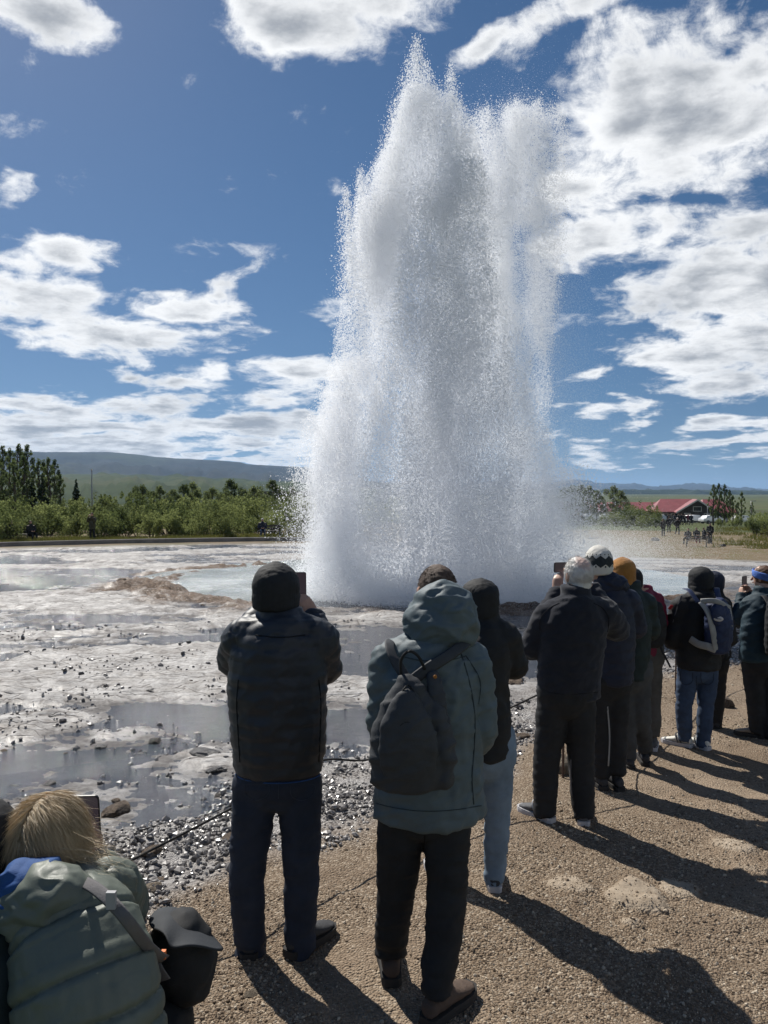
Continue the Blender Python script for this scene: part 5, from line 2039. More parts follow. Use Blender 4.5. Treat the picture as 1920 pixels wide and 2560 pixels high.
def strands(name, g, roots, dirs, length, width, mat, curl=.25, seed=1, segs=4, sag=0.0):
    """Locks of hair as thin tapering ribbons."""
    gq = np.random.default_rng(seed)
    n = len(roots)
    p = np.asarray(roots, float)
    d = np.asarray(dirs, float)
    d /= np.linalg.norm(d, axis=1)[:, None]
    L = length * gq.uniform(.6, 1.25, n)
    side = np.cross(d, gq.normal(0, 1, (n, 3)))
    side /= np.linalg.norm(side, axis=1)[:, None]
    V = np.empty((n, segs + 1, 2, 3))
    cur = p.copy()
    for s in range(segs + 1):
        w = width * (1 - s / (segs + .3))
        V[:, s, 0] = cur - side * w
        V[:, s, 1] = cur + side * w
        d = d + gq.normal(0, curl, (n, 3)) * .35 + np.array((0, 0, -sag))
        d /= np.linalg.norm(d, axis=1)[:, None]
        cur = cur + d * (L / segs)[:, None]
    idx = np.arange(n * (segs + 1) * 2).reshape(n, segs + 1, 2)
    F = np.stack([idx[:, :-1, 0], idx[:, :-1, 1], idx[:, 1:, 1], idx[:, 1:, 0]], -1).reshape(-1, 4)
    return mesh_obj(name, V.reshape(-1, 3), F, mat, g.e)


def beanie(g, mat, low=-.02, puff=1.08, cuff=True, tip=0.0, name="hat", knit=0.003):
    c, R, F, U = g.head
    k = g.k
    M = np.stack([R, F, U], 1)
    pr = []
    top = .128 + tip
    prof = [(low, .080, .100), (low + .035, .086, .107), (.040, .088, .108)]
    for q in (.30, .52, .70, .84, .94, .99):
        prof.append((.040 + (top - .040) * q, .088 * math.sqrt(1 - q * q), .108 * math.sqrt(1 - q * q)))
    pr.append(limb([c + U * z * k - F * (.004 + .02 * max(0, z)) * k for z, _, _ in prof], [(a * puff * k, b * puff * k) for _, a, b in prof], ref=R, seg=24, sub=4, cap=.3))
    if cuff:
        pr.append(limb([c + U * (low - .012) * k, c + U * (low + .040) * k], [(.0870 * puff * k, .1080 * puff * k), (.0905 * puff * k, .1115 * puff * k)], ref=R, seg=24, cap=.12))

    def df(co, no):
        q = co - c
        a = np.arctan2(q @ F, q @ R)
        rib = np.abs(np.sin(a * 46)) * knit
        return rib * .7 + folds(co, .0022, 31, 1.5)
    return solid(name, pr, mat, g.e, .007, 3, df)


def phone(c, right, up, w, h, label, mat=PHONE, t=.009):
    """A phone held up: the screen faces back towards the holder."""
    r, u = V3(right), V3(up)
    r = r / np.linalg.norm(r)
    u = u - r * np.dot(u, r)
    u /= np.linalg.norm(u)
    n = np.cross(r, u)
    V, F = [], []
    cr = min(w, h) * .12
    ring = []
    for (sx_, sy_, a0) in ((1, 1, 0), (-1, 1, 90), (-1, -1, 180), (1, -1, 270)):
        for s in range(5):
            a = math.radians(a0 + s * 22.5)
            ring.append((sx_ * (w / 2 - cr) + cr * math.cos(a), sy_ * (h / 2 - cr) + cr * math.sin(a)))
    m = len(ring)
    for z, s in ((-t / 2, .985), (-t * .3, 1), (t * .3, 1), (t / 2, .985)):
        V += [r * x * s + u * y * s + n * z for x, y in ring]
    for i in range(3):
        for q in range(m):
            q2 = (q + 1) % m
            F.append((i * m + q, i * m + q2, (i + 1) * m + q2, (i + 1) * m + q))
    F += [tuple(reversed(range(m))), tuple(3 * m + q for q in range(m))]
    e = empty("phone", tuple(c))
    tag(e, label, "phone")
    mesh_obj("case", [tuple(v) for v in V], F, mat, e, smooth=False)
    V = [r * x * .93 + u * y * .95 + n * (t / 2 + .0015) for x, y in ring] + [r * x * .93 + u * y * .95 + n * (t / 2 - .001) for x, y in ring]
    F = [tuple(range(m))] + [(q, (q + 1) % m, m + (q + 1) % m, m + q) for q in range(m)]
    mesh_obj("screen", [tuple(v) for v in V], F, SCREEN, e, smooth=False)
    v, f = ball(n * (-t / 2 - .001) + u * h * .36 - r * w * .25, (.008, .008, .008), 10, 8)
    mesh_obj("camera_lens", [tuple(q) for q in v], f, M_GLASS, e)
    return e


def dress(g, S):
    """Build a standing person from a table of photo positions."""
    k = g.k
    P = g.p
    sh, el, wr = [P(q) for q in S['sh']], [P(q) for q in S['el']], [P(q) for q in S['wr']]
    hip, kn, an = [P(q) for q in S['hip']], [P(q) for q in S['kn']], [P(q) for q in S['an']]
    rings = []
    dyc = S.get('tdy', 0.0)
    for (py, l, r, dep) in S['torso']:
        a, b = P((l, py, dyc)), P((r, py, dyc))
        rings.append(((a + b) / 2, ((b - a)[0] / 2, dep)))
    rings.sort(key=lambda q: q[0][2])
    bulk = S.get('bulk', 1.0) * k
    coat = [limb([q[0] for q in rings], [q[1] for q in rings], ref=g.R, seg=24, sub=4, cap=S.get('hemcap', .12))]
    for i in range(2):
        inner = rings[-2][0] * .35 + sh[i] * .65
        inner = np.array((inner[0], inner[1], sh[i][2] - .02))
        mid = (sh[i] + el[i]) / 2
        tp = rings[-1][0] * .75 + sh[i] * .25
        coat.append(limb([tp - g.U * .035 * k, (rings[-1][0] + sh[i]) / 2 - g.U * .022 * k, sh[i] - g.U * .008 * k], [.062 * bulk, .074 * bulk, .080 * bulk], ref=g.F, seg=16, cap=.5))
        coat.append(limb([inner, sh[i], mid, el[i], (el[i] + wr[i]) / 2, wr[i]],
                         [.085 * bulk, .082 * bulk, .078 * bulk, .068 * bulk, .060 * bulk, .048 * bulk], ref=g.R, seg=16, cap=.35))
    if S.get('collar'):
        cpy, ch, cr_ = S['collar']
        cc = P((cpy[0], cpy[1], dyc + .03))
        coat.append(limb([cc - g.U * .05, cc, cc + g.U * ch], [(cr_ * 1.25, cr_ * 1.2), (cr_ * 1.05, cr_ * 1.05), (cr_, cr_)], ref=g.R, seg=20, cap=.15))
    chains = [([rings[0][0], rings[-1][0]], [.2, .2])] + [([sh[i], el[i], wr[i]], [.085, .07, .05]) for i in range(2)]
    sd = int(abs(S['torso'][0][1]))
    if S.get('quilt'):
        fn = lambda co, no: quilt(co, chains, S['quilt'], S.get('puff', .011), sd) + folds(co, .0055, sd)
    else:
        fn = lambda co, no: folds(co, S.get('fold', .006) * 1.15, sd, .95)
    g.coat = solid("jacket", coat, S['coat'], g.e, S.get('vox', .013), 4, fn)
    # trousers
    tb = S.get('leg', 1.0) * k
    wz = max(hip[0][2], hip[1][2])
    mid = (hip[0] + hip[1]) / 2
    tr = [limb([mid + g.U * .14, mid + g.U * .03, mid - g.U * .05], [(.17 * tb, .13 * tb), (.185 * tb, .14 * tb), (.165 * tb, .12 * tb)], ref=g.R, seg=20, cap=.6)]
    for i in range(2):
        tr.append(limb([hip[i] + g.U * .02, hip[i] * .6 + kn[i] * .4, kn[i], kn[i] * .5 + an[i] * .5, an[i] + g.U * (.0 + S.get('cuff', 0)), an[i] + g.U * (S.get('cuff', .01) - .03)],
                       [.098 * tb, .092 * tb, .076 * tb, .072 * tb, .064 * tb, .068 * tb], ref=g.R, seg=16, cap=.2))

    def tf(co, no):
        d = folds(co, S.get('legfold', .0050), sd + 40, 1.05)
        zb = min(an[0][2], an[1][2])
        lowm = np.exp(-((co[:, 2] - zb) / .14) ** 2)
        return d + lowm * .016 * (fbm(co[:, 0] * 9 + co[:, 1] * 9, co[:, 2] * 26, 2, sd) - .5)
    g.trousers = solid("trousers", tr, S['trousers'], g.e, S.get('vox', .013), 3, tf)
    for i in range(2):
        shoe(g, an[i], S.get('toe', (8, -8))[i], S['shoe'], S.get('sole', SOLE_DARK), S.get('boot', 0.0), k * S.get('shoek', 1.0), S.get('stripes'))
    # the body itself: head, neck, chest, arms and hands in one skin
    c = P(S['head'])
    nk = rings[-1][0]
    body = build_head(g, c, nk, S.get('look'), S.get('up'), S.get('face', True))
    body.append(limb([nk + g.U * .02, nk - g.U * .05, rings[len(rings) // 2][0]], [(.062 * k, .062 * k), (.06 * k, .06 * k), (.10 * k, .07 * k)], ref=g.R, seg=14))
    for i in range(2):
        ch = rings[len(rings) // 2][0] * .35 + sh[i] * .65
        body.append(limb([rings[len(rings) // 2][0], ch - g.U * .05, sh[i] * .6 + el[i] * .4, el[i], wr[i]], [.05 * k, .035 * k, .033 * k, .033 * k, .027 * k], ref=g.R, seg=12))
        al = S['hand'][i][0] if 'hand' in S else (wr[i] - el[i])
        pn = S['hand'][i][1] if 'hand' in S else g.F * -.3 + g.R * (1 if i == 0 else -1)
        cu = S['hand'][i][2] if 'hand' in S else .5
        body += hand(wr[i], al, pn, k, cu, thumb=(-1 if i == 0 else 1) * S.get('thumbs', (1, 1))[i])
    g.body = solid("body", body, SKIN, g.e, S.get('bvox', .0075), 2, None, S.get('bdec', .35))
    return g


def hood_shape(g, c, rx, ry, rz, tilt_f, tilt_r, mat, name="hood", vox=.011, seed=5, open_front=True):
    """A soft hood lying behind the neck: a folded shell open towards the head."""
    T = Matrix.Rotation(math.radians(tilt_r), 3, 'Y') @ Matrix.Rotation(math.radians(tilt_f), 3, 'X')
    base = np.stack([g.R, g.F, g.U], 1)
    M = base @ np.array(T)
    n1, n2 = 22, 12
    V, F = [], []
    for i in range(n2 + 1):
        ph = .10 + (PI * .60) * i / n2
        for j in range(n1):
            a = 2 * PI * j / n1
            w = 1 + .035 * math.sin(3 * a + i * .25) + .02 * math.sin(5 * a - i * .5)
            V.append(c + M @ np.array((rx * w * math.sin(ph) * math.cos(a), -ry * math.cos(ph) * 1.0, rz * w * math.sin(ph) * math.sin(a))))
    for i in range(n2):
        for j in range(n1):
            j2 = (j + 1) % n1
            F.append((i * n1 + j, i * n1 + j2, (i + 1) * n1 + j2, (i + 1) * n1 + j))
    F.append(tuple(reversed(range(n1))))
    me = bpy.data.meshes.new("tmp")
    me.from_pydata([tuple(v) for v in V], [], F)
    ob = bpy.data.objects.new("tmp", me)
    COL.objects.link(ob)
    sd = ob.modifiers.new('u', 'SUBSURF')
    sd.levels = 2
    so = ob.modifiers.new('s', 'SOLIDIFY')
    so.thickness = .012
    so.offset = 0
    dg = bpy.context.evaluated_depsgraph_get()
    m2 = bpy.data.meshes.new_from_object(ob.evaluated_get(dg))
    bpy.data.objects.remove(ob)
    n = len(m2.vertices)
    co = np.empty(n * 3, np.float32)
    m2.vertices.foreach_get('co', co)
    co = co.reshape(-1, 3).astype(float)
    d = co - c
    d /= np.linalg.norm(d, axis=1)[:, None]
    co += d * folds(co, .010, seed, 1.1)[:, None]
    m2.vertices.foreach_set('co', co.astype(np.float32).ravel())
    m2.polygons.foreach_set('use_smooth', np.ones(len(m2.polygons), dtype=bool))
    m2.name = name
    m2.materials.clear()
    m2.materials.append(mat)
    return mesh_link(name, m2, None, g.e)


def seam(g, cloth_o, pxs, r, mat, name="seam", sub=6, lift=.001):
    """Thin raised line lying on a garment, through points seen in the photo."""
    from mathutils.bvhtree import BVHTree
    me = cloth_o.data
    bv = BVHTree.FromPolygons([v.co for v in me.vertices], [tuple(p.vertices) for p in me.polygons])
    P = catmull([np.array(p, float) for p in pxs], sub) if len(pxs) > 1 else [np.array(pxs[0], float)]
    eye = Vector((0, 0, ZC)) - g.root
    pts = []
    for p in P:
        hit = bv.ray_cast(eye, ray(p[0], p[1]).normalized())
        if hit[0] is not None:
            pts.append(V3(hit[0] + hit[1] * lift))
    if len(pts) < 3:
        return None
    v, f = limb(pts, [r] * len(pts), seg=6, sub=1, cap=.5)
    return mesh_obj(name, [tuple(q) for q in v], f, mat, cloth_o)


def ribbon(pts, w, t, side):
    """Flat strap along a path; side gives its width direction."""
    return limb(pts, [(w / 2, t / 2)] * len(pts), ref=side, seg=8, sub=5, cap=.3)
# ------------------------------------------------------------------ the onlookers close by
UPV = np.array((0, 0, 1.0))


def man_quilted():
    g = Fig("man in a black quilted jacket and dark beanie raising a phone, left of the eruption", 690, 3.47, 2, 1.02)
    R, F = g.R, g.F
    dress(g, dict(
        sh=[(612, 1592, .02), (792, 1592, .02)], el=[(585, 1655, .16), (814, 1672, .17)], wr=[(645, 1532, .40), (785, 1538, .36)],
        hip=[(640, 1955, 0), (748, 1955, 0)], kn=[(618, 2185, -.02), (754, 2180, -.02)], an=[(624, 2378, .0), (748, 2376, .0)],
        torso=[(1925, 590, 807, .150), (1860, 582, 812, .165), (1760, 573, 815, .170), (1680, 572, 816, .170), (1610, 590, 806, .160), (1560, 628, 775, .125), (1540, 655, 745, .10)],
        collar=((700, 1548), .045, .098), bulk=1.10, quilt=.058, puff=.0075, coat=C_NAVYBLK, trousers=C_DENIM, shoe=C_SHOEDARK, shoek=1.05, toe=(6, -38), leg=1.0,
        head=(690, 1484, .05), look=(-.05, 1, .02), vox=.0105, bvox=.006,
        hand=[(UPV * .5 + R * .85 + F * .2, UPV * .3 - R * .1 + F * .6, .6), (UPV * .80 - R * .55 + F * .10, F * .75 - R * .55, .75)]))
    beanie(g, C_BLACK, -.045, 1.17, True, .012)
    c = V3(g.root) + g.p((748, 1466, .42))
    phone(c, R, UPV - F * .1, .072, .148, "phone held upright by the man in the black quilted jacket")
    # pale hem tape under the jacket
    ring = [g.p((x, 1928, 0)) + F * (math.sqrt(max(0, 1 - ((x - 698) / 110) ** 2)) * -.146) for x in np.linspace(592, 804, 15)]
    v, f = ribbon(ring, .006, .005, UPV)
    mesh_obj("hem_tape", [tuple(q) for q in v], f, C_BLUE, g.coat)
    thread = flat_mat("seam_thread", (.045, .055, .08), .8)
    dark = flat_mat("coat_seam", (.010, .011, .013), .9)  # near-black for the raised seam lines on the jacket
    for pts in ([(612, 1962), (615, 1988), (642, 2000), (668, 1988), (671, 1962), (612, 1960)], [(726, 1962), (729, 1990), (755, 2001), (781, 1988), (784, 1962), (726, 1960)]):
        seam(g, g.trousers, pts, .0016, thread, "pocket_seam", 8)
    seam(g, g.trousers, [(698, 1940), (697, 1970), (696, 1996)], .0018, thread)
    for x in (640, 697, 757):
        seam(g, g.trousers, [(x, 1931), (x, 1937), (x, 1944)], .004, C_DENIM, "belt_loop", 2)
    seam(g, g.coat, [(640, 1588), (700, 1594), (762, 1588)], .0028, dark)
    seam(g, g.coat, [(596, 1700), (592, 1760), (596, 1840), (600, 1905)], .0025, dark)
    seam(g, g.coat, [(797, 1700), (802, 1760), (800, 1840), (797, 1905)], .0025, dark)
    return g


def man_hooded():
    g = Fig("stooping man in a grey teal rain jacket with a slack grey daypack on his back", 1055, 3.13, -6, 1.03)
    R, F = g.R, g.F
    dress(g, dict(
        sh=[(985, 1650, .02), (1172, 1658, .02)], el=[(962, 1805, .05), (1197, 1832, .04)], wr=[(985, 1880, .32), (1150, 1880, .32)],
        hip=[(1008, 2015, 0), (1115, 2015, 0)], kn=[(990, 2225, .06), (1118, 2230, -.06)], an=[(977, 2392, .13), (1094, 2475, -.13)],
        torso=[(2035, 934, 1210, .165), (1990, 935, 1208, .168), (1900, 946, 1200, .165), (1800, 956, 1194, .165), (1710, 955, 1195, .17), (1650, 975, 1180, .150), (1605, 1020, 1150, .12), (1580, 1050, 1125, .10)],
        collar=((1088, 1585), .05, .098), bulk=1.0, fold=.009, coat=C_TEAL, trousers=C_BLACK, shoe=C_LEATHER, boot=.06, shoek=1.06, toe=(3, -42), leg=1.0, cuff=.045,
        head=(1094, 1482, .12), look=(-.05, .86, -.5), vox=.0105, hand=[(F * .9 + UPV * .3, R * .6 + UPV * .5, .7), (F * .9 + UPV * .3, -R * .6 + UPV * .5, .7)]))
    # short brown hair on the crown
    c, hR, hF, hU = g.head
    M = np.stack([hR, hF, hU], 1)
    solid("hair", [ball(c + hU * .018 - hF * .006, (.081, .102, .101), 22, 16, M)], H_BROWN, g.e, .007, 2, lambda co, no: folds(co, .002, 12, 3) - np.where((co - c) @ hF > .055, .012, 0) - np.where((co - c) @ hU < -.045, .016, 0))
    gq = np.random.default_rng(3)
    n = 3200
    d = gq.normal(0, 1, (n, 3))
    d /= np.linalg.norm(d, axis=1)[:, None]
    d = d[(d @ hF < .55) & (d @ hU > -.35)]
    rt = c + hU * .018 + d * .098
    rt = c + hU * .018 - hF * .006 + (d @ M) @ np.diag((.081, .102, .101)) @ M.T
    strands("hair_strands", g, rt, d * .35 - hU * .25 + hF * .35, .010, .0009, H_BROWN, .3, 4, 2)["kind"] = "stuff"
    hood_shape(g, g.p((1105, 1548, .0)), .142, .125, .150, -20, 14, C_TEAL, "hood", seed=8)
    dark = flat_mat("shell_seam", (.045, .060, .068), .8)
    seam(g, g.coat, [(940, 2008), (1000, 2022), (1070, 2028), (1140, 2024), (1203, 2014)], .0022, dark, "hem_seam")
    seam(g, g.coat, [(1150, 1625), (1172, 1700), (1186, 1780), (1186, 1860), (1180, 1940), (1184, 2010)], .0028, dark)
    seam(g, g.coat, [(1000, 1640), (1060, 1652), (1120, 1650), (1165, 1640)], .0024, dark)
    seam(g, g.coat, [(1165, 1640), (1200, 1700), (1196, 1760)], .0022, dark)
    seam(g, g.trousers, [(1063, 2060), (1062, 2090), (1060, 2125)], .0022, flat_mat("trouser_seam", (.010, .010, .011), .9))
    # the daypack: slack, hanging a little to the left
    daypack()
    return g


def pack_straps(e, off, paths, mat, w=.04):
    for pts in paths:
        v, f = ribbon([p - off for p in pts], w, .006, np.array((.8, 0, .5)))
        mesh_obj("strap", [tuple(q) for q in v], f, mat, e)


def pix(px, py, y):
    return V3(at_dist(px, py, y))


def daypack():
    y = 2.90
    o = pix(1030, 1830, y)
    e = empty("backpack", tuple(o))
    tag(e, "slack grey daypack hanging crooked on the grey teal rain jacket", "backpack")
    L = lambda px, py, dy=0: pix(px, py, y + dy) - o
    main = [limb([L(1025, 1955), L(1024, 1900), L(1022, 1830), L(1020, 1760), L(1022, 1705)], [(.140, .070), (.146, .086), (.132, .085), (.095, .065), (.038, .035)], ref=(1, 0, .05), seg=20, cap=.5),
            limb([L(955, 1950), L(956, 1880), L(975, 1790)], [(.040, .05), (.045, .055), (.030, .045)], ref=(1, 0, 0), seg=12),
            limb([L(1110, 1950), L(1108, 1860), L(1085, 1770)], [(.035, .05), (.04, .06), (.03, .045)], ref=(1, 0, 0), seg=12)]
    body = solid("bag", main, C_GREYBAG, e, .010, 4, lambda co, no: folds(co, .010, 61, .8))
    fr = [limb([L(1022, 1935, -.055), L(1020, 1870, -.07), L(1018, 1800, -.07), L(1020, 1735, -.05)], [(.100, .028), (.108, .036), (.088, .036), (.034, .022)], ref=(1, 0, 0), seg=18, cap=.5)]
    solid("front_pocket", fr, C_GREYBAG, body, .009, 3, lambda co, no: folds(co, .006, 65, 1.0))
    z = [L(964, 1900, -.075), L(972, 1830, -.085), L(992, 1765, -.075), L(1020, 1712, -.05), L(1050, 1765, -.075), L(1070, 1830, -.085), L(1078, 1900, -.075)]
    v, f = limb(z, [.0035] * len(z), seg=6, sub=5)
    mesh_obj("zip", [tuple(q) for q in v], f, C_BLACK, body)
    hd = [L(1003, 1690, .02), L(1003, 1650, -.01), L(1022, 1628, -.02), L(1045, 1640, -.01), L(1062, 1672, .02)]
    v, f = limb(hd, [.006] * 5, seg=8, sub=5)
    mesh_obj("handle", [tuple(q) for q in v], f, C_BLACK, e)
    for pts in ([L(1022, 1705, .03), L(1000, 1672, .05), L(982, 1640, .075), L(974, 1612, .13), L(978, 1602, .22)],
                [L(1030, 1702, .02), L(1075, 1668, .03), L(1120, 1640, .06), L(1158, 1612, .12), L(1170, 1602, .22)]):
        v, f = ribbon(pts, .045, .008, np.array((.75, 0, -.4)))
        mesh_obj("strap", [tuple(q) for q in v], f, C_GREYBAG, e)
    ringp = [L(1018 + 21 * math.cos(t), 1828 + 23 * math.sin(t), -.108) for t in np.linspace(0, 2 * PI, 21)]
    v, f = limb(ringp, [.0025] * 21, seg=6, sub=2)
    mesh_obj("round_emblem", [tuple(q) for q in v], f, C_BLACK, body)
    fl = [limb([L(1083, 1682, .02), L(1092, 1740, -.01), L(1108, 1830, -.02), L(1098, 1850, -.02)], [(.022, .010), (.032, .012), (.026, .012), (.012, .010)], ref=(1, 0, 0), seg=10)]
    solid("loose_flap", fl, C_GREYBAG, e, .006, 2, lambda co, no: folds(co, .004, 69, 1.5))
    v, f = ball(L(1088, 1692, -.015), (.0075, .004, .0075), 12, 8)
    mesh_obj("badge", [tuple(q) for q in v], f, flat_mat("orange_badge", (.35, .14, .03), .5), e)


def person_cap():
    g = Fig("person in a dark jacket, black cap and pale blue jeans beside the hooded man", 1205, 4.1, 5, .96)
    R, F = g.R, g.F
    dress(g, dict(
        sh=[(1170, 1590, .02), (1258, 1592, .02)], el=[(1145, 1680, .10), (1285, 1668, .10)], wr=[(1180, 1580, .38), (1238, 1578, .38)],
        hip=[(1188, 1895, 0), (1243, 1895, 0)], kn=[(1140, 2060, .06), (1243, 2050, 0)], an=[(1096, 2170, .10), (1237, 2198, 0)],
        torso=[(1888, 1162, 1272, .135), (1800, 1160, 1275, .14), (1700, 1158, 1270, .145), (1620, 1158, 1272, .145), (1580, 1172, 1255, .115), (1556, 1185, 1232, .09)],
        collar=((1207, 1556), .05, .085), bulk=1.12, quilt=.075, puff=.006, coat=C_BLACK, trousers=C_DENIM3, shoe=C_SHOEDARK, sole=SOLE_PALE, toe=(10, -8), leg=.92,
        head=(1200, 1502, .05), look=(-.35, .93, .0)))
    c, hR, hF, hU = g.head
    beanie(g, C_BLACK, -.085, 1.12, False, -.004, "hood")
    v, f = limb([c + hF * .08 + hU * .052 - hR * .01, c + hF * .125 + hU * .050, c + hF * .168 + hU * .040], [(.074, .006), (.070, .006), (.045, .005)], ref=hR, seg=14, sub=4)
    mesh_obj("cap_brim", [tuple(q) for q in v], f, C_BLACK, g.e)
    phone(V3(g.root) + g.p((1209, 1555, .47)), R, UPV, .072, .148, "phone held in front of the person in the black cap")
    return g


def man_white_hair():
    g = Fig("white haired balding man in a charcoal fleece holding a phone sideways", 1413, 5.05, 6, 1.04)
    R, F = g.R, g.F
    dress(g, dict(
        sh=[(1372, 1540, .02), (1510, 1532, .02)], el=[(1326, 1625, .10), (1545, 1575, .18)], wr=[(1392, 1478, .40), (1480, 1470, .42)],
        hip=[(1386, 1745, 0), (1448, 1745, 0)], kn=[(1366, 1900, 0), (1452, 1895, 0)], an=[(1362, 2022, .0), (1459, 2028, -.02)],
        torso=[(1738, 1343, 1498, .150), (1690, 1344, 1503, .155), (1620, 1348, 1510, .160), (1560, 1352, 1522, .155), (1520, 1370, 1508, .135), (1492, 1398, 1482, .105)],
        collar=((1438, 1488), .055, .098), bulk=1.12, fold=.006, coat=C_FLEECE, trousers=C_BLACK, shoe=C_SHOEGREY, sole=SOLE_PALE, toe=(38, -14), leg=1.06, stripes=SOLE_PALE,
        head=(1445, 1438, .05), look=(-.30, .95, .0), hand=[(UPV * .8 + R * .15 + F * .2, F * .7 + R * .4, .8), (UPV * .7 - R * .5, -R * .7, .6)]))
    c, hR, hF, hU = g.head
    k = g.k
    M = np.stack([hR, hF, hU], 1)

    def hd(co, no):                     # short at the sides, receding at the brow
        q = co - c
        return folds(co, .003, 15, 2.5) - np.where((q @ hF) > .06, .014, 0) - np.where(q @ hU < -.085, .010, 0)
    wm, t, b = mat_new("thin_white_hair")
    dd = t.vmath('SUBTRACT', t.new('ShaderNodeTexCoord').outputs['Object'], tuple(c + hU * .078 * k - hF * .062 * k))
    ln = t.new('ShaderNodeVectorMath')
    ln.operation = 'LENGTH'
    t.l.new(dd, ln.inputs[0])
    nz = t.noise(t.new('ShaderNodeTexCoord').outputs['Object'], 60, 4, .7)
    fac = t.smooth(t.math('ADD', ln.outputs['Value'], t.math('MULTIPLY', t.math('SUBTRACT', nz, .5), .05)), .035, .075)
    t.l.new(t.mix(fac, (.56, .40, .34), (.66, .64, .61)), b.inputs['Base Color'])
    b.inputs['Roughness'].default_value = .6
    solid("hair", [ball(c + hU * .014 - hF * .006, (.083 * k, .104 * k, .101 * k), 22, 16, M), limb([c - hF * .035 - hU * .03, c - hF * .035 - hU * .072], [(.064 * k, .062 * k)] * 2, ref=hR, seg=16, cap=.3)], wm, g.e, .006, 2, hd)
    gq = np.random.default_rng(5)
    n = 3600
    d = gq.normal(0, 1, (n, 3))
    d /= np.linalg.norm(d, axis=1)[:, None]
    loc = d @ M
    ok = (loc[:, 1] < .45) & (loc[:, 2] > -.75) & ~((loc[:, 0] ** 2 + (loc[:, 1] + .58) ** 2 + (loc[:, 2] - .75) ** 2 < .24) & (gq.random(n) < .85))
    d, loc = d[ok], loc[ok]
    rt = c + hU * .012 - hF * .006 + (loc * np.array((.083, .104, .101)) * k) @ M.T
    tg = -hU * .9 - hF * .35
    tg = tg - d * (d @ tg)[:, None]
    strands("hair_strands", g, rt, tg + d * .22, .030, .0010, H_WHITE, .25, 6, 3)["kind"] = "stuff"
    phone(V3(g.root) + g.p((1408, 1418, .50)), R + F * .2, UPV + R * .12, .150, .074, "phone held sideways beside the white haired man's ear")
    dk = flat_mat("fleece_seam", (.012, .012, .016), .9)
    seam(g, g.coat, [(1398, 1508), (1375, 1520), (1352, 1545), (1350, 1575)], .003, dk)
    seam(g, g.coat, [(1484, 1508), (1508, 1522), (1522, 1548), (1518, 1580)], .003, dk)
    seam(g, g.coat, [(1352, 1728), (1420, 1736), (1494, 1730)], .0025, dk, "hem_seam")
    for s in (1, -1):                     # grey stripe down the trouser legs
        i = 0 if s == 1 else 1
        pts = [g.p(q) for q in (((1346, 1790, -.01), (1343, 1880, -.02), (1342, 1950, -.02)) if i == 0 else ((1430, 1850, -.03), (1426, 1930, -.04), (1430, 1990, -.04)))]
        v, f = ribbon(pts, .022, .010, F)
        mesh_obj("trouser_stripe", [tuple(q) for q in v], f, C_STRAPGREY, g.trousers)
    return g


KNIT_C = (0, 0, 0)


def person_knit():
    global KNIT_C
    g = Fig("person in a white and black patterned knitted hat and navy jacket", 1518, 5.85, 4, 1.02)
    dress(g, dict(
        sh=[(1488, 1500, .02), (1568, 1500, .02)], el=[(1462, 1572, .12), (1590, 1572, .12)], wr=[(1482, 1500, .36), (1548, 1500, .38)],
        hip=[(1505, 1712, 0), (1545, 1712, 0)], kn=[(1502, 1835, 0), (1544, 1828, 0)], an=[(1503, 1932, .0), (1543, 1925, .0)],
        torso=[(1706, 1482, 1580, .150), (1640, 1478, 1584, .155), (1560, 1470, 1586, .16), (1500, 1482, 1574, .13), (1470, 1502, 1552, .10)],
        collar=((1518, 1462), .05, .095), bulk=1.15, quilt=.085, puff=.007, coat=C_NAVY, trousers=C_BLACK, shoe=C_SHOEDARK, toe=(8, 10), leg=.95,
        head=(1496, 1418, .05), look=(-.15, .98, 0)))
    c = g.head[0]
    KNIT_C = tuple(c + g.head[3] * .012)
    beanie(g, knit_mat(), -.03, 1.12, True, .036)
    hood_shape(g, g.p((1528, 1466, .0)), .125, .10, .10, -28, 10, C_NAVY, "hood", seed=18)
    for pts in ([(1518, 1760, -.085), (1524, 1840, -.09), (1521, 1915, -.08)],):
        v, f = ribbon([g.p(q) for q in pts], .012, .006, g.R)
        mesh_obj("piping", [tuple(q) for q in v], f, C_PACKGREY, g.trousers)
    return g


def person_mustard():
    g = Fig("person in a mustard yellow beanie and dark green shell jacket", 1580, 6.4, 6, .99)
    dress(g, dict(
        sh=[(1545, 1505, .02), (1612, 1505, .02)], el=[(1532, 1570, .10), (1628, 1580, .08)], wr=[(1548, 1500, .34), (1600, 1505, .36)],
        hip=[(1562, 1695, 0), (1597, 1695, 0)], kn=[(1567, 1800, 0), (1604, 1795, 0)], an=[(1572, 1886, .0), (1612, 1872, .15)],
        torso=[(1692, 1543, 1616, .135), (1620, 1542, 1622, .145), (1560, 1540, 1624, .145), (1510, 1545, 1614, .125), (1480, 1556, 1596, .095)],
        collar=((1573, 1470), .05, .09), bulk=1.1, fold=.006, coat=C_FOREST, trousers=C_GREYT, shoe=C_SHOEDARK, toe=(5, -10), leg=.98,
        head=(1557, 1435, .05), look=(-.1, 1, 0)))
    beanie(g, C_MUSTARD, -.065, 1.13, True, .012)
    return g


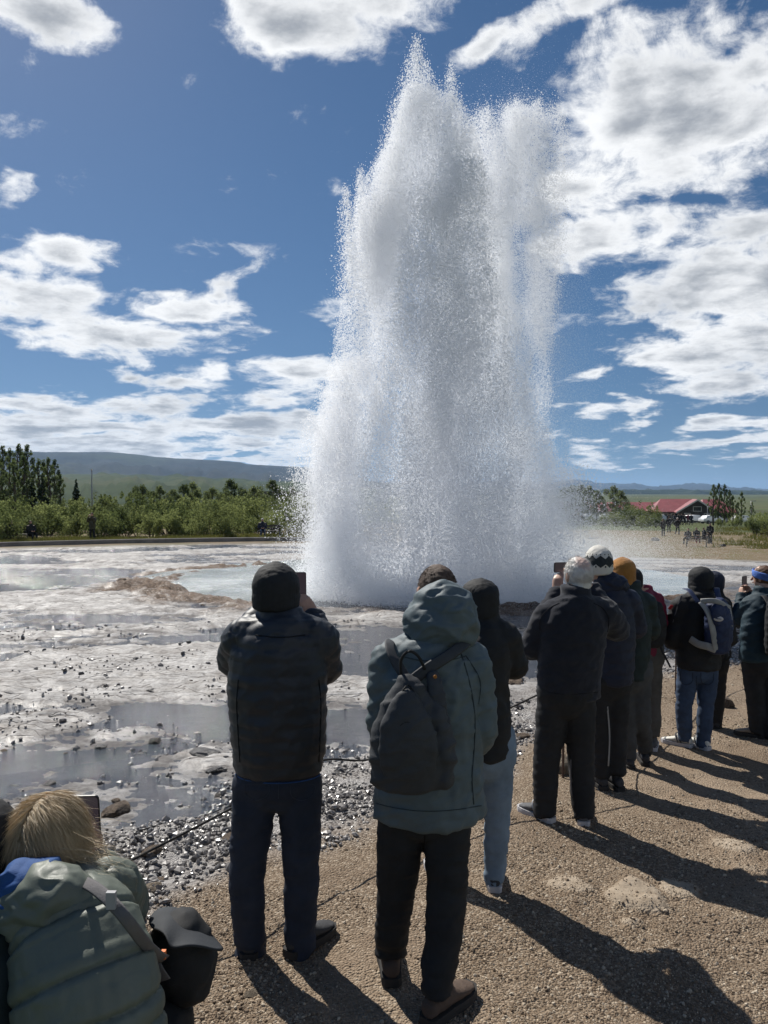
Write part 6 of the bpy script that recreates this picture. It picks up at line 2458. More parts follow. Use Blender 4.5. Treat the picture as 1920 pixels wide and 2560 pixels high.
def person_maroon():
    g = Fig("person in a maroon jacket mostly hidden behind the mustard beanie, with khaki trousers", 1614, 7.05, 8, .94)
    dress(g, dict(
        sh=[(1592, 1505, .02), (1636, 1500, .02)], el=[(1580, 1560, .10), (1652, 1565, .10)], wr=[(1598, 1540, .34), (1640, 1540, .34)],
        hip=[(1600, 1652, 0), (1630, 1652, 0)], kn=[(1606, 1750, 0), (1633, 1745, 0)], an=[(1612, 1838, .0), (1634, 1832, .0)],
        torso=[(1648, 1588, 1640, .125), (1600, 1588, 1642, .13), (1550, 1585, 1648, .13), (1505, 1592, 1640, .115), (1480, 1600, 1622, .08)],
        collar=((1608, 1476), .04, .08), bulk=1.08, fold=.005, coat=C_MAROON, trousers=C_KHAKI, shoe=C_SHOEGREY, sole=SOLE_PALE, toe=(6, -20), leg=.98,
        head=(1580, 1452, .04), look=(-.1, 1, 0), vox=.014))
    beanie(g, C_BLACK, -.05, 1.08, True)
    o = pix(1634, 1562, 6.86)
    e = empty("backpack", tuple(o))
    tag(e, "small dark rucksack with pale side piping on the maroon jacket", "backpack")
    L = lambda px, py, dy=0: pix(px, py, 6.86 + dy) - o
    b = solid("bag", [limb([L(1632, 1605), L(1634, 1560), L(1632, 1515)], [(.10, .06), (.115, .075), (.085, .05)], ref=(1, .1, 0), seg=16)], C_BLACK, e, .014, 3, lambda co, no: folds(co, .006, 3))
    v, f = limb([L(1640, 1512, -.04), L(1648, 1560, -.05), L(1646, 1604, -.04)], [(.012, .006)] * 3, seg=8)
    mesh_obj("piping", [tuple(q) for q in v], f, C_PACKGREY, b)
    v, f = ribbon([L(1646, 1600), L(1656, 1630), L(1662, 1640), L(1676, 1668)], .018, .005, np.array((1, 0, 0)))
    mesh_obj("strap", [tuple(q) for q in v], f, C_BLACK, e)
    v, f = ribbon([L(1618, 1520, .03), L(1622, 1495, .1), L(1624, 1490, .2)], .04, .006, np.array((1, 0, 0)))
    mesh_obj("strap", [tuple(q) for q in v], f, C_STRAPGREY, e)
    return g


def jeans_wearer():
    g = Fig("person in blue jeans and white sneakers wearing a blue and grey backpack", 1738, 7.1, 14, 1.02)
    R, F = g.R, g.F
    dress(g, dict(
        sh=[(1703, 1515, .0), (1798, 1515, .05)], el=[(1680, 1600, .02), (1820, 1600, .10)], wr=[(1702, 1606, .28), (1785, 1580, .34)],
        hip=[(1720, 1675, 0), (1770, 1675, 0.02)], kn=[(1710, 1770, 0), (1764, 1768, 0.0)], an=[(1712, 1850, .05), (1758, 1862, .0)],
        torso=[(1668, 1690, 1800, .150), (1620, 1688, 1806, .155), (1560, 1690, 1808, .155), (1515, 1702, 1798, .135), (1484, 1722, 1782, .10)],
        collar=((1752, 1478), .055, .095), bulk=1.14, fold=.006, coat=C_BLACK, trousers=C_DENIM2, shoe=C_SHOEWHITE, sole=SOLE_PALE, stripes=C_STRAPGREY, toe=(48, 26), leg=.93, shoek=1.0,
        head=(1752, 1452, .04), look=(-.25, .97, 0)))
    beanie(g, C_BLACK, -.055, 1.13, True, 0, "hat")
    seam(g, g.trousers, [(1741, 1690), (1741, 1715), (1740, 1735)], .003, C_DENIM)
    for pts in ([(1700, 1682), (1702, 1704), (1716, 1712), (1730, 1704), (1732, 1682)], [(1752, 1682), (1754, 1704), (1768, 1712), (1782, 1704), (1784, 1682)]):
        seam(g, g.trousers, pts, .003, C_DENIM, "pocket_seam")
    # pale flash and red badge on the sleeve
    v, f = ribbon([g.p(q) for q in ((1704, 1490, -.06), (1694, 1520, -.07), (1687, 1545, -.06), (1684, 1556, -.05))], .022, .008, R)
    mesh_obj("sleeve_flash", [tuple(q) for q in v], f, C_STRAPGREY, g.coat)
    v, f = limb([g.p((1674, 1522, -.03)), g.p((1680, 1514, -.05))], [(.018, .007)] * 2, seg=8)
    mesh_obj("badge", [tuple(q) for q in v], f, flat_mat("red_badge", (.42, .04, .05), .6), g.coat)
    # backpack
    y = 6.86
    o = pix(1782, 1560, y)
    e = empty("backpack", tuple(o), 0)
    tag(e, "blue backpack with light grey panels and an oval patch on the jeans wearer", "backpack")
    L = lambda px, py, dy=0: pix(px, py, y + dy) - o
    rr = np.array((.93, .36, 0))
    body = solid("bag", [limb([L(1795, 1625), L(1796, 1590), L(1796, 1540), L(1788, 1506)], [(.115, .075), (.128, .10), (.125, .10), (.088, .065)], ref=rr, seg=18, cap=.4)], C_PACKBLUE, e, .010, 3, lambda co, no: folds(co, .006, 33, 1.2))
    for (pts, w) in (([L(1748, 1505, -.03), L(1768, 1535, -.09), L(1778, 1575, -.105), L(1786, 1624, -.08)], .05), ([L(1722, 1597, .05), L(1742, 1610, -.01), L(1766, 1616, -.07), L(1786, 1624, -.085)], .055),
                     ([L(1748, 1503, -.03), L(1785, 1503, -.08), L(1820, 1520, -.03)], .038), ([L(1820, 1520, -.03), L(1824, 1560, -.05), L(1818, 1600, -.05)], .022)):
        v, f = limb([p + np.array((.012, -.006, 0)) for p in pts], [(w * .62, .009)] * len(pts), ref=np.array((1, .3, 0)) if pts[0][2] - pts[-1][2] > .2 else UPV, seg=10, sub=5, cap=.3)
        mesh_obj("grey_panel", [tuple(q) for q in v], f, C_PACKGREY, body)
    solid("top_pocket", [limb([L(1800, 1555, -.085), L(1797, 1530, -.09), L(1795, 1516, -.07)], [(.075, .03), (.085, .035), (.06, .025)], ref=rr, seg=16)], C_PACKBLUE, body, .009, 2, lambda co, no: folds(co, .003, 35, 2))
    v, f = ball(L(1796, 1547, -.128), (.046, .008, .024), 16, 8, np.array(Matrix.Rotation(.12, 3, 'Y')))
    mesh_obj("oval_patch", [tuple(q) for q in v], f, SOLE_PALE, body)
    v, f = ball(L(1796, 1547, -.1335), (.030, .004, .005), 14, 8, np.array(Matrix.Rotation(.12, 3, 'Y')))
    mesh_obj("patch_lettering", [tuple(q) for q in v], f, C_PACKBLUE, body)
    for pts in ([L(1745, 1505, .0), L(1725, 1478, .1), L(1714, 1472, .22)], [L(1800, 1504, .0), L(1792, 1475, .12), L(1790, 1470, .24)]):
        v, f = ribbon(pts, .06, .012, rr)
        mesh_obj("strap", [tuple(q) for q in v], f, C_PACKBLUE, e)
    v, f = limb([L(1808, 1632, 0), L(1822, 1622, 0), L(1826, 1640, 0), L(1816, 1652, .02)], [(.010, .004)] * 4, seg=8)
    mesh_obj("loose_strap", [tuple(q) for q in v], f, C_BLACK, e)
    return g


def person_behind():
    g = Fig("person in dark clothes largely hidden in front of the jeans wearer", 1782, 7.8, 8, .97)
    dress(g, dict(
        sh=[(1760, 1510, .02), (1806, 1510, .02)], el=[(1752, 1580, .10), (1816, 1585, .10)], wr=[(1764, 1530, .34), (1800, 1530, .34)],
        hip=[(1770, 1665, 0), (1794, 1665, 0)], kn=[(1772, 1745, 0), (1794, 1745, 0)], an=[(1772, 1815, .0), (1789, 1818, .0)],
        torso=[(1650, 1760, 1804, .13), (1600, 1758, 1808, .135), (1540, 1757, 1810, .135), (1505, 1765, 1802, .11), (1485, 1774, 1794, .08)],
        collar=((1784, 1482), .05, .085), bulk=1.08, fold=.005, coat=C_BLACK, trousers=C_BLACK, shoe=C_SHOEDARK, toe=(6, -10), leg=.92,
        head=(1784, 1458, .03), look=(-.2, 1, 0), vox=.015))
    beanie(g, C_NAVY, -.05, 1.10, False)
    return g


def woman_headband():
    g = Fig("woman with auburn hair under a blue headband filming with a phone at the right edge", 1902, 7.45, 22, .98)
    R, F = g.R, g.F
    dress(g, dict(
        sh=[(1876, 1512, .02), (1946, 1512, -.02)], el=[(1848, 1552, .18), (1900, 1565, .20)], wr=[(1853, 1490, .36), (1876, 1486, .36)],
        hip=[(1882, 1660, 0), (1925, 1660, 0)], kn=[(1888, 1750, 0), (1928, 1750, 0)], an=[(1893, 1828, .0), (1932, 1836, -.05)],
        torso=[(1648, 1846, 1952, .145), (1600, 1846, 1956, .15), (1550, 1852, 1958, .15), (1510, 1868, 1952, .125), (1486, 1886, 1936, .095)],
        collar=((1910, 1480), .045, .09), bulk=1.08, fold=.007, coat=C_TEALN, trousers=C_BLACK, shoe=C_SHOETAN, sole=SOLE_DARK, toe=(50, 20), leg=1.06,
        head=(1908, 1443, .05), look=(-.62, .78, .02), hand=[(UPV * .8 + F * .2 + R * .3, R * .8, .7), (UPV * .75 - R * .45, -R * .8 - F * .1, .7)]))
    c, hR, hF, hU = g.head
    k = g.k
    M = np.stack([hR, hF, hU], 1)
    solid("hair", [ball(c + hU * .016 - hF * .012, (.084 * k, .104 * k, .102 * k), 20, 14, M), ball(c - hF * .095 + hU * .01, (.055, .05, .055), 14, 10, M)], H_AUBURN, g.e, .008, 2,
          lambda co, no: folds(co, .004, 25, 2.2) - np.where(((co - c) @ hF > .055), .012, 0) - np.where((co - c) @ hU < -.06, .012, 0))
    band = []
    for a in np.linspace(0, 2 * PI, 25):
        band.append(c + hR * .088 * k * math.cos(a) + hF * (.108 * k * math.sin(a) - .006) + hU * (.022 + .022 * math.sin(a)) * k)
    v, f = limb(band, [(.034, .006)] * 25, ref=hU, seg=8, sub=2)
    hb = cloth("blue_patterned_band", (.10, .19, .52), .8, 0, 60, .2, .6)
    mesh_obj("headband", [tuple(q) for q in v], f, hb, g.e)
    phone(V3(g.root) + g.p((1861, 1458, .42)), np.array((.85, .5, 0)), UPV, .072, .148, "phone held upright by the woman with the blue headband")
    o = pix(1948, 1570, 7.18)
    e = empty("backpack", tuple(o))
    tag(e, "black backpack on the woman at the right edge, cut by the photo's border", "backpack")
    L = lambda px, py, dy=0: pix(px, py, 7.18 + dy) - o
    solid("bag", [limb([L(1942, 1625), L(1946, 1570), L(1942, 1510)], [(.12, .085), (.135, .10), (.10, .07)], ref=(1, .4, 0), seg=16)], C_BLACK, e, .012, 3, lambda co, no: folds(co, .006, 37))
    v, f = ribbon([L(1925, 1512, .03), L(1912, 1492, .14), L(1905, 1490, .24)], .055, .012, np.array((1, .3, 0)))
    mesh_obj("strap", [tuple(q) for q in v], f, C_BLACK, e)
    return g


def crouching_woman():
    y = 2.0
    g = Fig("blond woman in a sage green down jacket crouching with a tablet at the lower left", 150, 1.95, -3, .98)
    R, F = g.R, g.F
    q = lambda px, py, yy: pix(px, py, yy) - V3(g.root)
    spine = [q(232, 2760, 1.86), q(228, 2600, 1.84), q(216, 2490, 1.86), q(200, 2400, 1.90), q(184, 2322, 1.95), q(166, 2262, 2.02), q(148, 2220, 2.07)]
    rad = [(.160, .120), (.178, .140), (.174, .142), (.166, .140), (.154, .130), (.118, .105), (.082, .080)]
    shL, elL, wrL = q(15, 2300, 2.02), q(0, 2430, 2.25), q(150, 2160, 2.52)
    shR, elR, wrR = q(266, 2225, 2.12), q(300, 2262, 2.34), q(246, 2150, 2.52)
    tax = q(232, 2700, 1.86) - q(160, 2190, 2.06)
    coat = [limb(spine, rad, ref=R, seg=24, sub=4, cap=.2),
            limb([spine[5] * .5 + shL * .5, shL, (shL + elL) / 2, elL, (elL + wrL) / 2, wrL], [.075, .088, .085, .078, .064, .048], ref=R, seg=16),
            limb([spine[5] * .5 + shR * .5, shR, (shR + elR) / 2, elR, (elR + wrR) / 2, wrR], [.076, .086, .086, .082, .064, .046], ref=R, seg=16)]
    chains = [(spine[::-1], [r[0] for r in rad][::-1]), ([shL, elL, wrL], [.088, .078, .05]), ([shR, elR, wrR], [.092, .085, .05])]

    def fn(co, no):
        return quilt(co, chains, .056, .019, 77) + folds(co, .0016, 78, 1.2)
    g.coat = solid("jacket", coat, C_SAGE, g.e, .0065, 3, fn)
    # hood of the jacket bunched behind the neck, blue hood of the layer beneath inside it
    hood_shape(g, q(118, 2262, 1.93), .118, .085, .085, -62, -14, C_SAGE, "hood", seed=41)
    hood_shape(g, q(92, 2226, 1.965), .096, .075, .070, -50, -18, C_BLUE, "inner_hood", seed=47)
    # blue shirt hem and dark trousers
    hip = [q(170, 2720, 1.88), q(300, 2700, 1.90)]
    kn = [q(130, 2560, 2.30), q(425, 2560, 2.28)]
    fl = [np.array((q(150, 2700, 2.25)[0], .32, .09)), np.array((q(400, 2600, 2.2)[0] - .02, .28, .09))]
    tr = [limb([hip[0], (hip[0] + hip[1]) / 2, hip[1]], [.12, .14, .12], ref=F, seg=16)]
    for i in range(2):
        tr.append(limb([hip[i], (hip[i] + kn[i]) / 2, kn[i], (kn[i] + fl[i]) / 2, fl[i]], [.095, .088, .072, .066, .058], ref=R, seg=16))
        shoe(g, fl[i], -6 if i else 8, C_SHOEDARK, SOLE_DARK)
    solid("trousers", tr, C_BLACK, g.e, .012, 3, lambda co, no: folds(co, .004, 51))
    solid("shirt", [limb([q(250, 2640, 1.87), q(262, 2720, 1.885)], [(.178, .13), (.165, .12)], ref=R, seg=22)], C_BLUE, g.e, .013, 3, lambda co, no: folds(co, .005, 55))
    c = q(134, 2088, 2.14)
    look = np.array((.22, .95, .12))
    body = build_head(g, c, spine[-1], look)
    body += [limb([spine[-1], spine[3]], [.075, .11], ref=R, seg=14)]
    for i, (s, e_, w) in enumerate(((shL, elL, wrL), (shR, elR, wrR))):
        body.append(limb([spine[5], s, e_, w], [.05, .045, .038, .026], ref=R, seg=12))
        body += hand(w, UPV * .9 + F * .15 + R * (.25 if i == 0 else -.12), (R if i == 0 else -R) * .8 + F * -.1, .95, .45, thumb=-1 if i == 0 else 1)
    g.body = solid("body", body, SKIN, g.e, .006, 2, None, .35)
    # windblown blond hair
    cc, hR, hF, hU = g.head
    M = np.stack([hR, hF, hU], 1)

    def hf(co, no):
        p = co - cc
        return folds(co, .004, 91, 1.6) - .006 - np.where((p @ hF) > .062, .025, 0)
    solid("hair", [ball(cc + hU * .014 - hF * .012, (.094, .110, .106), 24, 16, M), limb([cc - hF * .05 - hU * .02, cc - hF * .055 - hU * .10, cc - hF * .045 - hU * .145], [(.088, .075), (.078, .06), (.045, .04)], ref=hR, seg=18),
                   limb([cc - hR * .055 - hU * .01, cc - hR * .062 - hU * .09], [(.04, .06), (.028, .045)], ref=hR, seg=12)], H_BLOND, g.e, .007, 3, hf)
    gq = np.random.default_rng(8)
    n = 21000
    d = gq.normal(0, 1, (n, 3))
    d /= np.linalg.norm(d, axis=1)[:, None]
    loc = d @ M
    ok = (loc[:, 1] < .5) & (loc[:, 2] > -.85)
    d, loc = d[ok], loc[ok]
    rt = cc + hU * .014 - hF * .012 + (loc * np.array((.097, .113, .109))) @ M.T
    # from the parting the locks fall back and down, with the wind carrying them to the right
    tg = np.tile(-hU * .9 - hF * .30 + hR * .30, (len(d), 1)) + gq.normal(0, .16, (len(d), 3))
    tg = tg + np.where(loc[:, 2:3] > .35, hR * .8 * np.sign(loc[:, :1] + .15), 0)
    tg = tg - d * (d * tg).sum(1)[:, None]
    tg /= np.linalg.norm(tg, axis=1)[:, None]
    strands("hair_strands", g, rt, tg + d * .10, .078, .00065, H_BLOND, .26, 9, 6, .10)["kind"] = "stuff"
    m = 420
    base = cc - hF * .03 + hR * .070 - hU * .03 + gq.normal(0, .040, (m, 3))
    strands("flyaway_strands", g, base, np.tile(hR * 1.0 + UPV * -.25, (m, 1)) + gq.normal(0, .28, (m, 3)), .12, .0007, H_BLOND, .22, 10, 7, .02)["kind"] = "stuff"
    phone(V3(g.root) + q(215, 2046, 2.56), R + F * .1, UPV - F * .15, .094, .168, "large phone held up by the crouching blond woman")
    # camera bag on its strap
    o = pix(455, 2360, 2.28)
    e = empty("camera_bag", tuple(o))
    tag(e, "black camera bag with an open flap on the crouching woman's knee", "bag")
    L = lambda px, py, yy=2.28: pix(px, py, yy) - o
    solid("bag", [limb([L(470, 2462), L(462, 2400), L(440, 2330)], [(.074, .085), (.092, .10), (.080, .085)], ref=R, seg=18, cap=.6)], C_BLACK, e, .010, 4, lambda co, no: folds(co, .006, 93))
    # flap: a stiff sheet folded over the top with a pointed corner to the right
    P = [[L(375, 2325, 2.24), L(372, 2300, 2.32), L(392, 2275, 2.40)], [L(415, 2330, 2.16), L(420, 2290, 2.26), L(432, 2268, 2.40)],
         [L(420, 2385, 2.13), L(455, 2320, 2.22), L(470, 2285, 2.38)], [L(470, 2360, 2.14), L(505, 2340, 2.22), L(510, 2320, 2.36)], [L(545, 2380, 2.18), L(556, 2378, 2.22), L(558, 2376, 2.26)]]
    V = [p for row in P for p in row]
    F_ = []
    for i in range(4):
        for j in range(2):
            F_.append((i * 3 + j, i * 3 + j + 1, (i + 1) * 3 + j + 1, (i + 1) * 3 + j))
    fo = mesh_obj("flap", [tuple(v) for v in V], F_, cloth("slate_flap_cloth", (.030, .034, .040), .75), e)
    md = fo.modifiers.new('u', 'SUBSURF')
    md.levels = md.render_levels = 3
    md = fo.modifiers.new('t', 'SOLIDIFY')
    md.thickness = .006
    st = [q(200, 2200, 1.95), q(240, 2222, 1.86), q(285, 2262, 1.80), q(325, 2310, 1.79), q(365, 2362, 1.86), q(398, 2392, 1.98), q(412, 2398, 2.14)]
    v, f = ribbon([s + V3(g.root) - o for s in st], .030, .005, np.array((.75, .2, .55)))
    mesh_obj("strap", [tuple(x) for x in v], f, C_STRAPGREY, e)
    v, f = box_arrays(tuple(q(278, 2250, 1.790) + V3(g.root) - o), (.022, .012, .040), 0)
    mesh_obj("buckle", v, f, flat_mat("grey_buckle", (.33, .33, .34), .5), e, smooth=False)
    v, f = box_arrays(tuple(q(409, 2386, 2.07) + V3(g.root) - o), (.012, .012, .022), 0)
    mesh_obj("orange_clip", v, f, flat_mat("orange_clip", (.75, .20, .05), .5), e, smooth=False)
    v, f = ribbon([L(365, 2365, 2.14), L(392, 2420, 2.12), L(412, 2450, 2.14)], .035, .005, np.array((1, 0, .3)))
    mesh_obj("strap", [tuple(x) for x in v], f, C_STRAPGREY, e)
    return g


def crouching_neighbour():
    g = Fig("person in a dark hood crouching at the very left edge, mostly out of frame", -70, 2.0, 2, .98)
    R, F = g.R, g.F
    q = lambda px, py, yy: pix(px, py, yy) - V3(g.root)
    spine = [q(-110, 2760, 1.86), q(-112, 2560, 1.86), q(-105, 2400, 1.92), q(-90, 2290, 1.98), q(-75, 2215, 2.04)]
    rad = [(.16, .12), (.18, .14), (.175, .145), (.155, .13), (.09, .09)]
    shL, elL, wrL = q(-230, 2300, 2.05), q(-270, 2420, 2.3), q(-150, 2330, 2.5)
    shR, elR, wrR = q(30, 2310, 2.05), q(40, 2440, 2.26), q(-40, 2330, 2.5)
    shR = shR - R * .06
    elR = elR - R * .07
    coat = [limb(spine, rad, ref=R, seg=22)] + [limb([spine[3], s, (s + e) / 2, e, w], [.07, .08, .075, .07, .05], ref=R, seg=14) for s, e, w in ((shL, elL, wrL), (shR, elR, wrR))]
    g.coat = solid("jacket", coat, C_FOREST, g.e, .013, 3, lambda co, no: folds(co, .006, 101))
    hip = [q(-160, 2720, 1.9), q(-60, 2720, 1.9)]
    kn = [q(-190, 2560, 2.3), q(-60, 2560, 2.3)]
    fl = [np.array((hip[0][0], .3, .09)), np.array((hip[1][0] + .05, .3, .09))]
    tr = [limb([hip[0], (hip[0] + hip[1]) / 2, hip[1]], [.12, .14, .12], ref=F, seg=16)]
    for i in range(2):
        tr.append(limb([hip[i], (hip[i] + kn[i]) / 2, kn[i], (kn[i] + fl[i]) / 2, fl[i]], [.095, .088, .072, .066, .058], ref=R, seg=14))
        shoe(g, fl[i], 0, C_SHOEDARK, SOLE_DARK)
    solid("trousers", tr, C_BLACK, g.e, .014, 3, lambda co, no: folds(co, .004, 105))
    c = q(-62, 2118, 2.08)
    body = build_head(g, c, spine[-1], (.1, 1, 0))
    body.append(limb([spine[-1], spine[2]], [.075, .11], ref=R, seg=14))
    for i, (s, e_, w) in enumerate(((shL, elL, wrL), (shR, elR, wrR))):
        body.append(limb([spine[3], s, e_, w], [.05, .045, .038, .026], ref=R, seg=12))
        body += hand(w, F, (R if i == 0 else -R), .95, .5, thumb=-1 if i == 0 else 1)
    g.body = solid("body", body, SKIN, g.e, .0075, 2, None, .35)
    beanie(g, C_BLACK, -.095, 1.16, False, .0, "hood")
    return g


for fn_ in (man_quilted, man_hooded, person_cap, man_white_hair, person_knit, person_mustard, person_maroon, jeans_wearer, person_behind, woman_headband, crouching_woman, crouching_neighbour):
    fn_()


# ------------------------------------------------------------------ rope fence
def ropes():
    m = cloth("dark_rope", (.035, .034, .034), .8, 0, 120, .4)
    stakes = [pix(-120, 2330, 2.75), None, V3(at(1409, 1900, .62)), V3(at(1700, 1740, .60)), V3(at(2080, 1600, .6))]
    A = V3(at(330, 2262, 0)) + UPV * .30
    lines = [[pix(-200, 2400, 2.9), pix(120, 2262, 3.22), pix(330, 2150, 3.5), pix(520, 2052, 3.86), pix(705, 1952, 4.3), pix(810, 1900, 4.62), pix(930, 1868 + 30, 4.75), pix(1100, 1842, 5.2), pix(1270, 1772, 5.62), pix(1345, 1737, 5.85), pix(1409, 1712, 6.1)],
             [pix(1409, 1712, 6.1), pix(1480, 1700, 7.0), pix(1560, 1672, 7.8), pix(1640, 1640, 8.7), pix(1690, 1618, 9.2)],
             [pix(1690, 1618, 9.2), pix(1800, 1590, 10.2), pix(1960, 1540, 11.4), pix(2100, 1500, 12.6)]]
    for i, (ln, lab) in enumerate(zip(lines, ("dark rope strung low behind the nearest onlookers, left of the boulder stake", "dark rope running on behind the white haired man to the next stake", "dark rope running past the jeans wearer towards the right edge"))):
        v, f = limb(ln, [.0066] * len(ln), seg=8, sub=6)
        n = len(v)
        o = mesh_obj("rope", [tuple(q) for q in v], f, m)
        tag(o, lab, "rope", "ropes keeping people off the flats")
    for (p, lab) in [(lines[0][-1], "rusty iron stake in the pale boulder between the white haired man's legs"), (lines[1][-1], "thin iron stake behind the row of people, right of the khaki trousers")]:
        b = V3((p[0], p[1], ground_z(p[0], p[1])))
        v, f = limb([b - UPV * .1, (b + p) / 2, V3(p) + UPV * .03], [.010] * 3, seg=8)
        e = empty("stake", tuple(b))
        tag(e, lab, "stake")
        mesh_obj("rod", [tuple(V3(q) - b) for q in v], f, simple_mat("rusty_iron", (.085, .050, .035), .8, .5, 60, .4, 20), e)
        T = np.linspace(0, 2 * PI, 13)
        v, f = limb([V3(p) - b + np.array((.018 * math.cos(t), .004, .018 * math.sin(t) + .02)) for t in T], [.004] * 13, seg=6, sub=2)
        mesh_obj("ring", [tuple(q) for q in v], f, M_BLACK, e)
    # a second, slack cord lying on the pebbles
    ln = []
    for (px, py) in ((330, 2085), (375, 2072), (420, 2058), (470, 2046), (525, 2030), (575, 2010)):
        p = at(px, py)
        ln.append(V3((p.x, p.y, ground_z(p.x, p.y) + .012)))
    v, f = limb(ln, [.0045] * len(ln), seg=8, sub=6)
    tag(mesh_obj("cord", [tuple(q) for q in v], f, m), "slack dark cord lying on the pebbles above the strung rope", "cord")


ropes()


# ------------------------------------------------------------------ people far off
def far_kit(pose):
    """Meshes of a distant figure: body, jacket, trousers (with shoes), hair."""
    sit = pose == 'sit'
    hz = .46 if sit else .92
    sh_z = hz + .52
    hd = np.array((0, .02 if not sit else -.02, hz + .72))
    ax = []
    if pose == 'film':
        arms = [[(-.19, 0, sh_z), (-.24, .12, sh_z - .22), (-.08, .30, sh_z + .10)], [(.19, 0, sh_z), (.24, .12, sh_z - .22), (.08, .30, sh_z + .10)]]
    elif sit:
        arms = [[(-.19, 0, sh_z), (-.25, .06, sh_z - .26), (-.10, .26, sh_z - .32)], [(.19, 0, sh_z), (.25, .06, sh_z - .26), (.10, .26, sh_z - .32)]]
    elif pose == 'walk':
        arms = [[(-.19, 0, sh_z), (-.25, .05, sh_z - .27), (-.22, .22, sh_z - .42)], [(.19, 0, sh_z), (.25, -.06, sh_z - .28), (.24, .02, sh_z - .52)]]
    else:
        arms = [[(-.19, 0, sh_z), (-.25, .0, sh_z - .28), (-.20, .10, sh_z - .52)], [(.19, 0, sh_z), (.25, .0, sh_z - .28), (.20, .10, sh_z - .52)]]
    if sit:
        legs = [[(s * .10, .02, hz), (s * .12, .42, hz + .03), (s * .13, .48, .09)] for s in (-1, 1)]
    elif pose == 'walk':
        legs = [[(-.09, 0, hz), (-.10, .20, .50), (-.10, .16, .09)], [(.09, 0, hz), (.10, .04, .49), (.10, -.26, .11)]]
    else:
        legs = [[(s * .09, 0, hz), (s * .11, .02, .48), (s * .12, 0, .09)] for s in (-1, 1)]
    body = [ball(hd, (.078, .095, .115), 12, 8), limb([hd - UPV * .08, (0, 0, sh_z + .02)], [.055, .06], seg=10), limb([(0, 0, sh_z), (0, 0, hz)], [(.15, .10), (.13, .10)], seg=10),
            limb([hd + np.array((0, .09, .0)), hd + np.array((0, .115, -.025))], [.012, .016], seg=8)]
    for s in (-1, 1):
        body.append(ball(hd + np.array((s * .078, 0, -.01)), (.012, .02, .03), 8, 6))
    for a in arms:
        body.append(limb(a, [.045, .04, .030], seg=8))
        d = V3(a[2]) - V3(a[1])
        body += hand(a[2], d, (1 if a[0][0] < 0 else -1, -.2, 0), 1.0, .6, -1 if a[0][0] < 0 else 1)
    for l in legs:
        body.append(limb(l, [.07, .05, .04], seg=8))
    jk = [limb([(0, 0, hz - (.10 if not sit else .02)), (0, 0, hz + .2), (0, 0, sh_z - .06), (0, 0, sh_z + .05)], [(.205, .15), (.20, .145), (.21, .14), (.10, .10)], seg=14)]
    jk += [limb(a, [.078, .068, .050], seg=10, cap=.2) for a in arms]
    tr = [limb([(-.09, 0, hz), (.09, 0, hz)], [.11, .11], ref=(0, 1, 0), seg=10)]
    for l in legs:
        tr.append(limb(l, [.092, .074, .062], seg=10))
        tr.append(limb([V3(l[2]) + np.array((0, -.05, -.05)), V3(l[2]) + np.array((0, .15, -.06))], [(.045, .035), (.04, .025)], seg=8))
    hr = [ball(hd + np.array((0, -.014, .022)), (.087, .100, .108), 14, 10)]
    out = []
    for nm, pr, vx in (("body", body, .014), ("jacket", jk, .022), ("trousers", tr, .022), ("hair", hr, .02)):
        o = solid(nm, pr, SKIN, None, vx, 2, (lambda co, no: folds(co, .006, 7)) if nm == 'jacket' else None, .35 if nm == 'body' else None)
        out.append((nm, o.data))
        bpy.data.objects.remove(o)
    return out


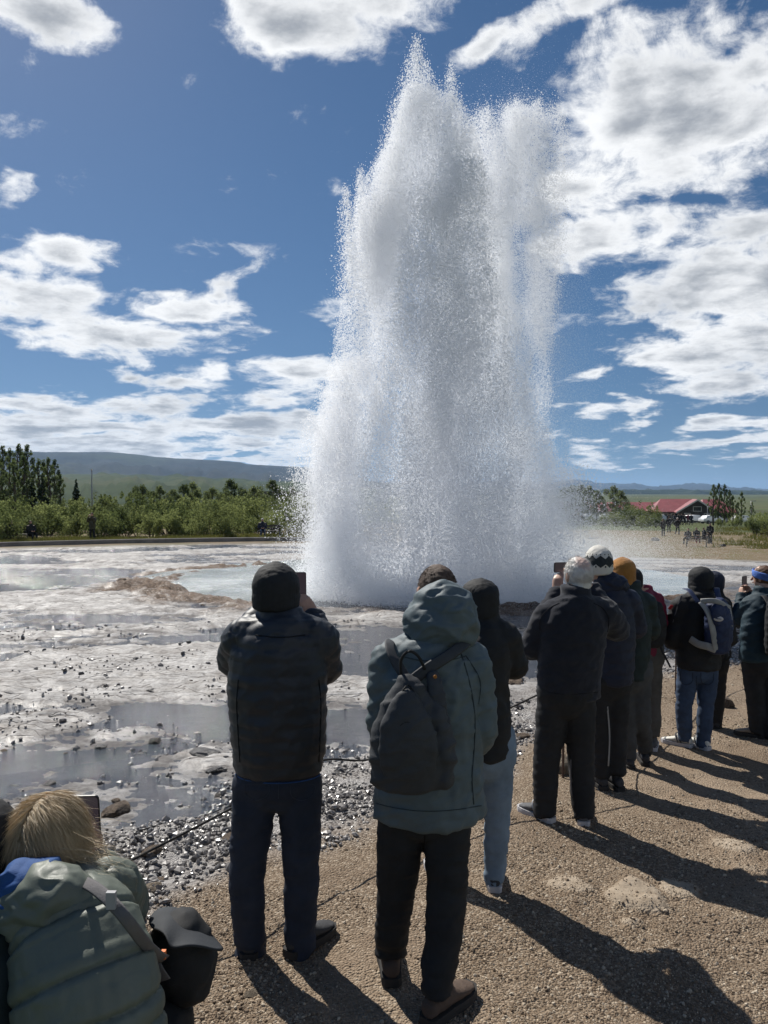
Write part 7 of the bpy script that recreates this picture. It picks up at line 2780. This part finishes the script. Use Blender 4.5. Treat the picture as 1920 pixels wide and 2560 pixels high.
def far_people():
    kits = {p: far_kit(p) for p in ('stand', 'film', 'sit', 'walk')}
    mats = dict(body=SKIN)

    def one(px, py, hpx, pose, rz, label, jk, tr, hr, group=None):
        d = 1.76 * FPX / hpx if pose != 'sit' else 1.26 * FPX / hpx
        az = math.atan2((px - 960) / FPX, 1)
        r = ray(px, py)
        x, y = (px - 960) / FPX * d, d
        z = float(ground_z(x, y)) if math.hypot(x, y) < 88 else float(base_z(x, y))
        e = empty("person", (x, y, z), rz)
        tag(e, label, "person", group)
        for nm, me in kits[pose]:
            o = bpy.data.objects.new(nm, me)
            COL.objects.link(o)
            o.parent = e
            o.material_slots[0].link = 'OBJECT'
            o.material_slots[0].material = {'body': SKIN, 'jacket': jk, 'trousers': tr, 'hair': hr}[nm]
        return e

    B, Nv, Gk, Dn, Ol, Kh, Mr = C_BLACK, C_NAVY, C_FLEECE, C_DENIM2, C_OLIVE, C_KHAKI, C_MAROON
    one(230, 1348, 71, 'film', PI - .1, "onlooker in an olive jacket standing alone on the turf by the left kerb", Ol, B, H_BROWN)
    bench((lambda p: (p.x, p.y, ground_z(p.x, p.y)))(put(52, 53.2)), PI - .35, "dark bench on the turf at the far left with two seated people")
    one(28, 1350, 51, 'sit', PI - .5, "seated person in dark blue, left end of the far left bench", Nv, Kh, H_BROWN)
    one(76, 1350, 51, 'sit', PI + .9, "seated person in black turned sideways, right end of the far left bench", B, B, H_BROWN)
    bench((lambda p: (p.x, p.y, ground_z(p.x, p.y)))(put(672, 52.5)), PI + .1, "dark bench on the turf just left of the eruption")
    one(656, 1343, 47, 'sit', PI + .2, "seated white capped person on the bench just left of the eruption", Nv, Dn, H_WHITE)
    one(682, 1343, 44, 'sit', PI - .4, "seated person bending forward on the bench just left of the eruption", Ol, B, H_BROWN)
    bench((lambda p: (p.x, p.y, ground_z(p.x, p.y)))(put(1742, 65)), PI - .35, "dark bench on the bare slope at the right with three people")
    one(1721, 1357, 38, 'sit', PI - .8, "seated person in black, left end of the bench on the right slope", B, B, H_BROWN)
    one(1742, 1357, 37, 'sit', PI - .1, "seated person in maroon trousers in the middle of the bench on the right slope", B, Mr, H_BROWN)
    one(1761, 1358, 37, 'sit', PI + .6, "seated person in grey leaning forward, right end of the bench on the right slope", Gk, B, H_BROWN)
    one(1776, 1358, 53, 'stand', PI, "person in a black hat standing beside the bench on the right slope", B, C_GREYT, C_BLACK)
    one(1659, 1341, 45, 'stand', .2, "dark jacketed person standing leftmost among those on the right slope", B, C_GREYT, H_BROWN)
    one(1673, 1340, 41, 'stand', -.2, "smaller standing person in a grey jacket next to the one in the dark jacket", Gk, C_GREYT, H_BROWN)
    one(1694, 1339, 43, 'walk', PI, "pale haired person in black walking towards the spring on the right slope", B, B, H_WHITE)
    k = 0
    for (px, py, h, pose, jk, tr) in [(1672, 1306, 28, 'walk', B, B), (1686, 1308, 29, 'stand', Nv, B), (1697, 1309, 30, 'walk', B, Dn), (1704, 1307, 28, 'stand', Gk, B), (1712, 1309, 29, 'walk', B, B), (1721, 1308, 28, 'stand', Mr, B), (1728, 1309, 29, 'walk', Nv, Kh),
                                      (1680, 1304, 27, 'stand', Ol, B)]:
        one(px, py, h, pose, PI + .4 * math.sin(k * 2.1), "distant walker in the crowd on the path before the red gable", jk, tr, H_BROWN, "crowd on the path to the red gable")
        k += 1
    for (px, py, h, pose, jk) in [(1419, 1312, 34, 'stand', B), (1432, 1314, 36, 'film', Nv), (1446, 1314, 36, 'stand', B), (1457, 1310, 34, 'walk', Ol), (1525, 1306, 28, 'stand', Nv), (1535, 1306, 29, 'walk', B), (1605, 1306, 27, 'stand', B), (1621, 1306, 26, 'stand', B)]:
        one(px, py, h, pose, PI + .5 * math.sin(k * 1.7), "distant onlooker veiled by the mist right of the spray", jk, B, H_BROWN, "onlookers veiled by the mist")
        k += 1


far_people()
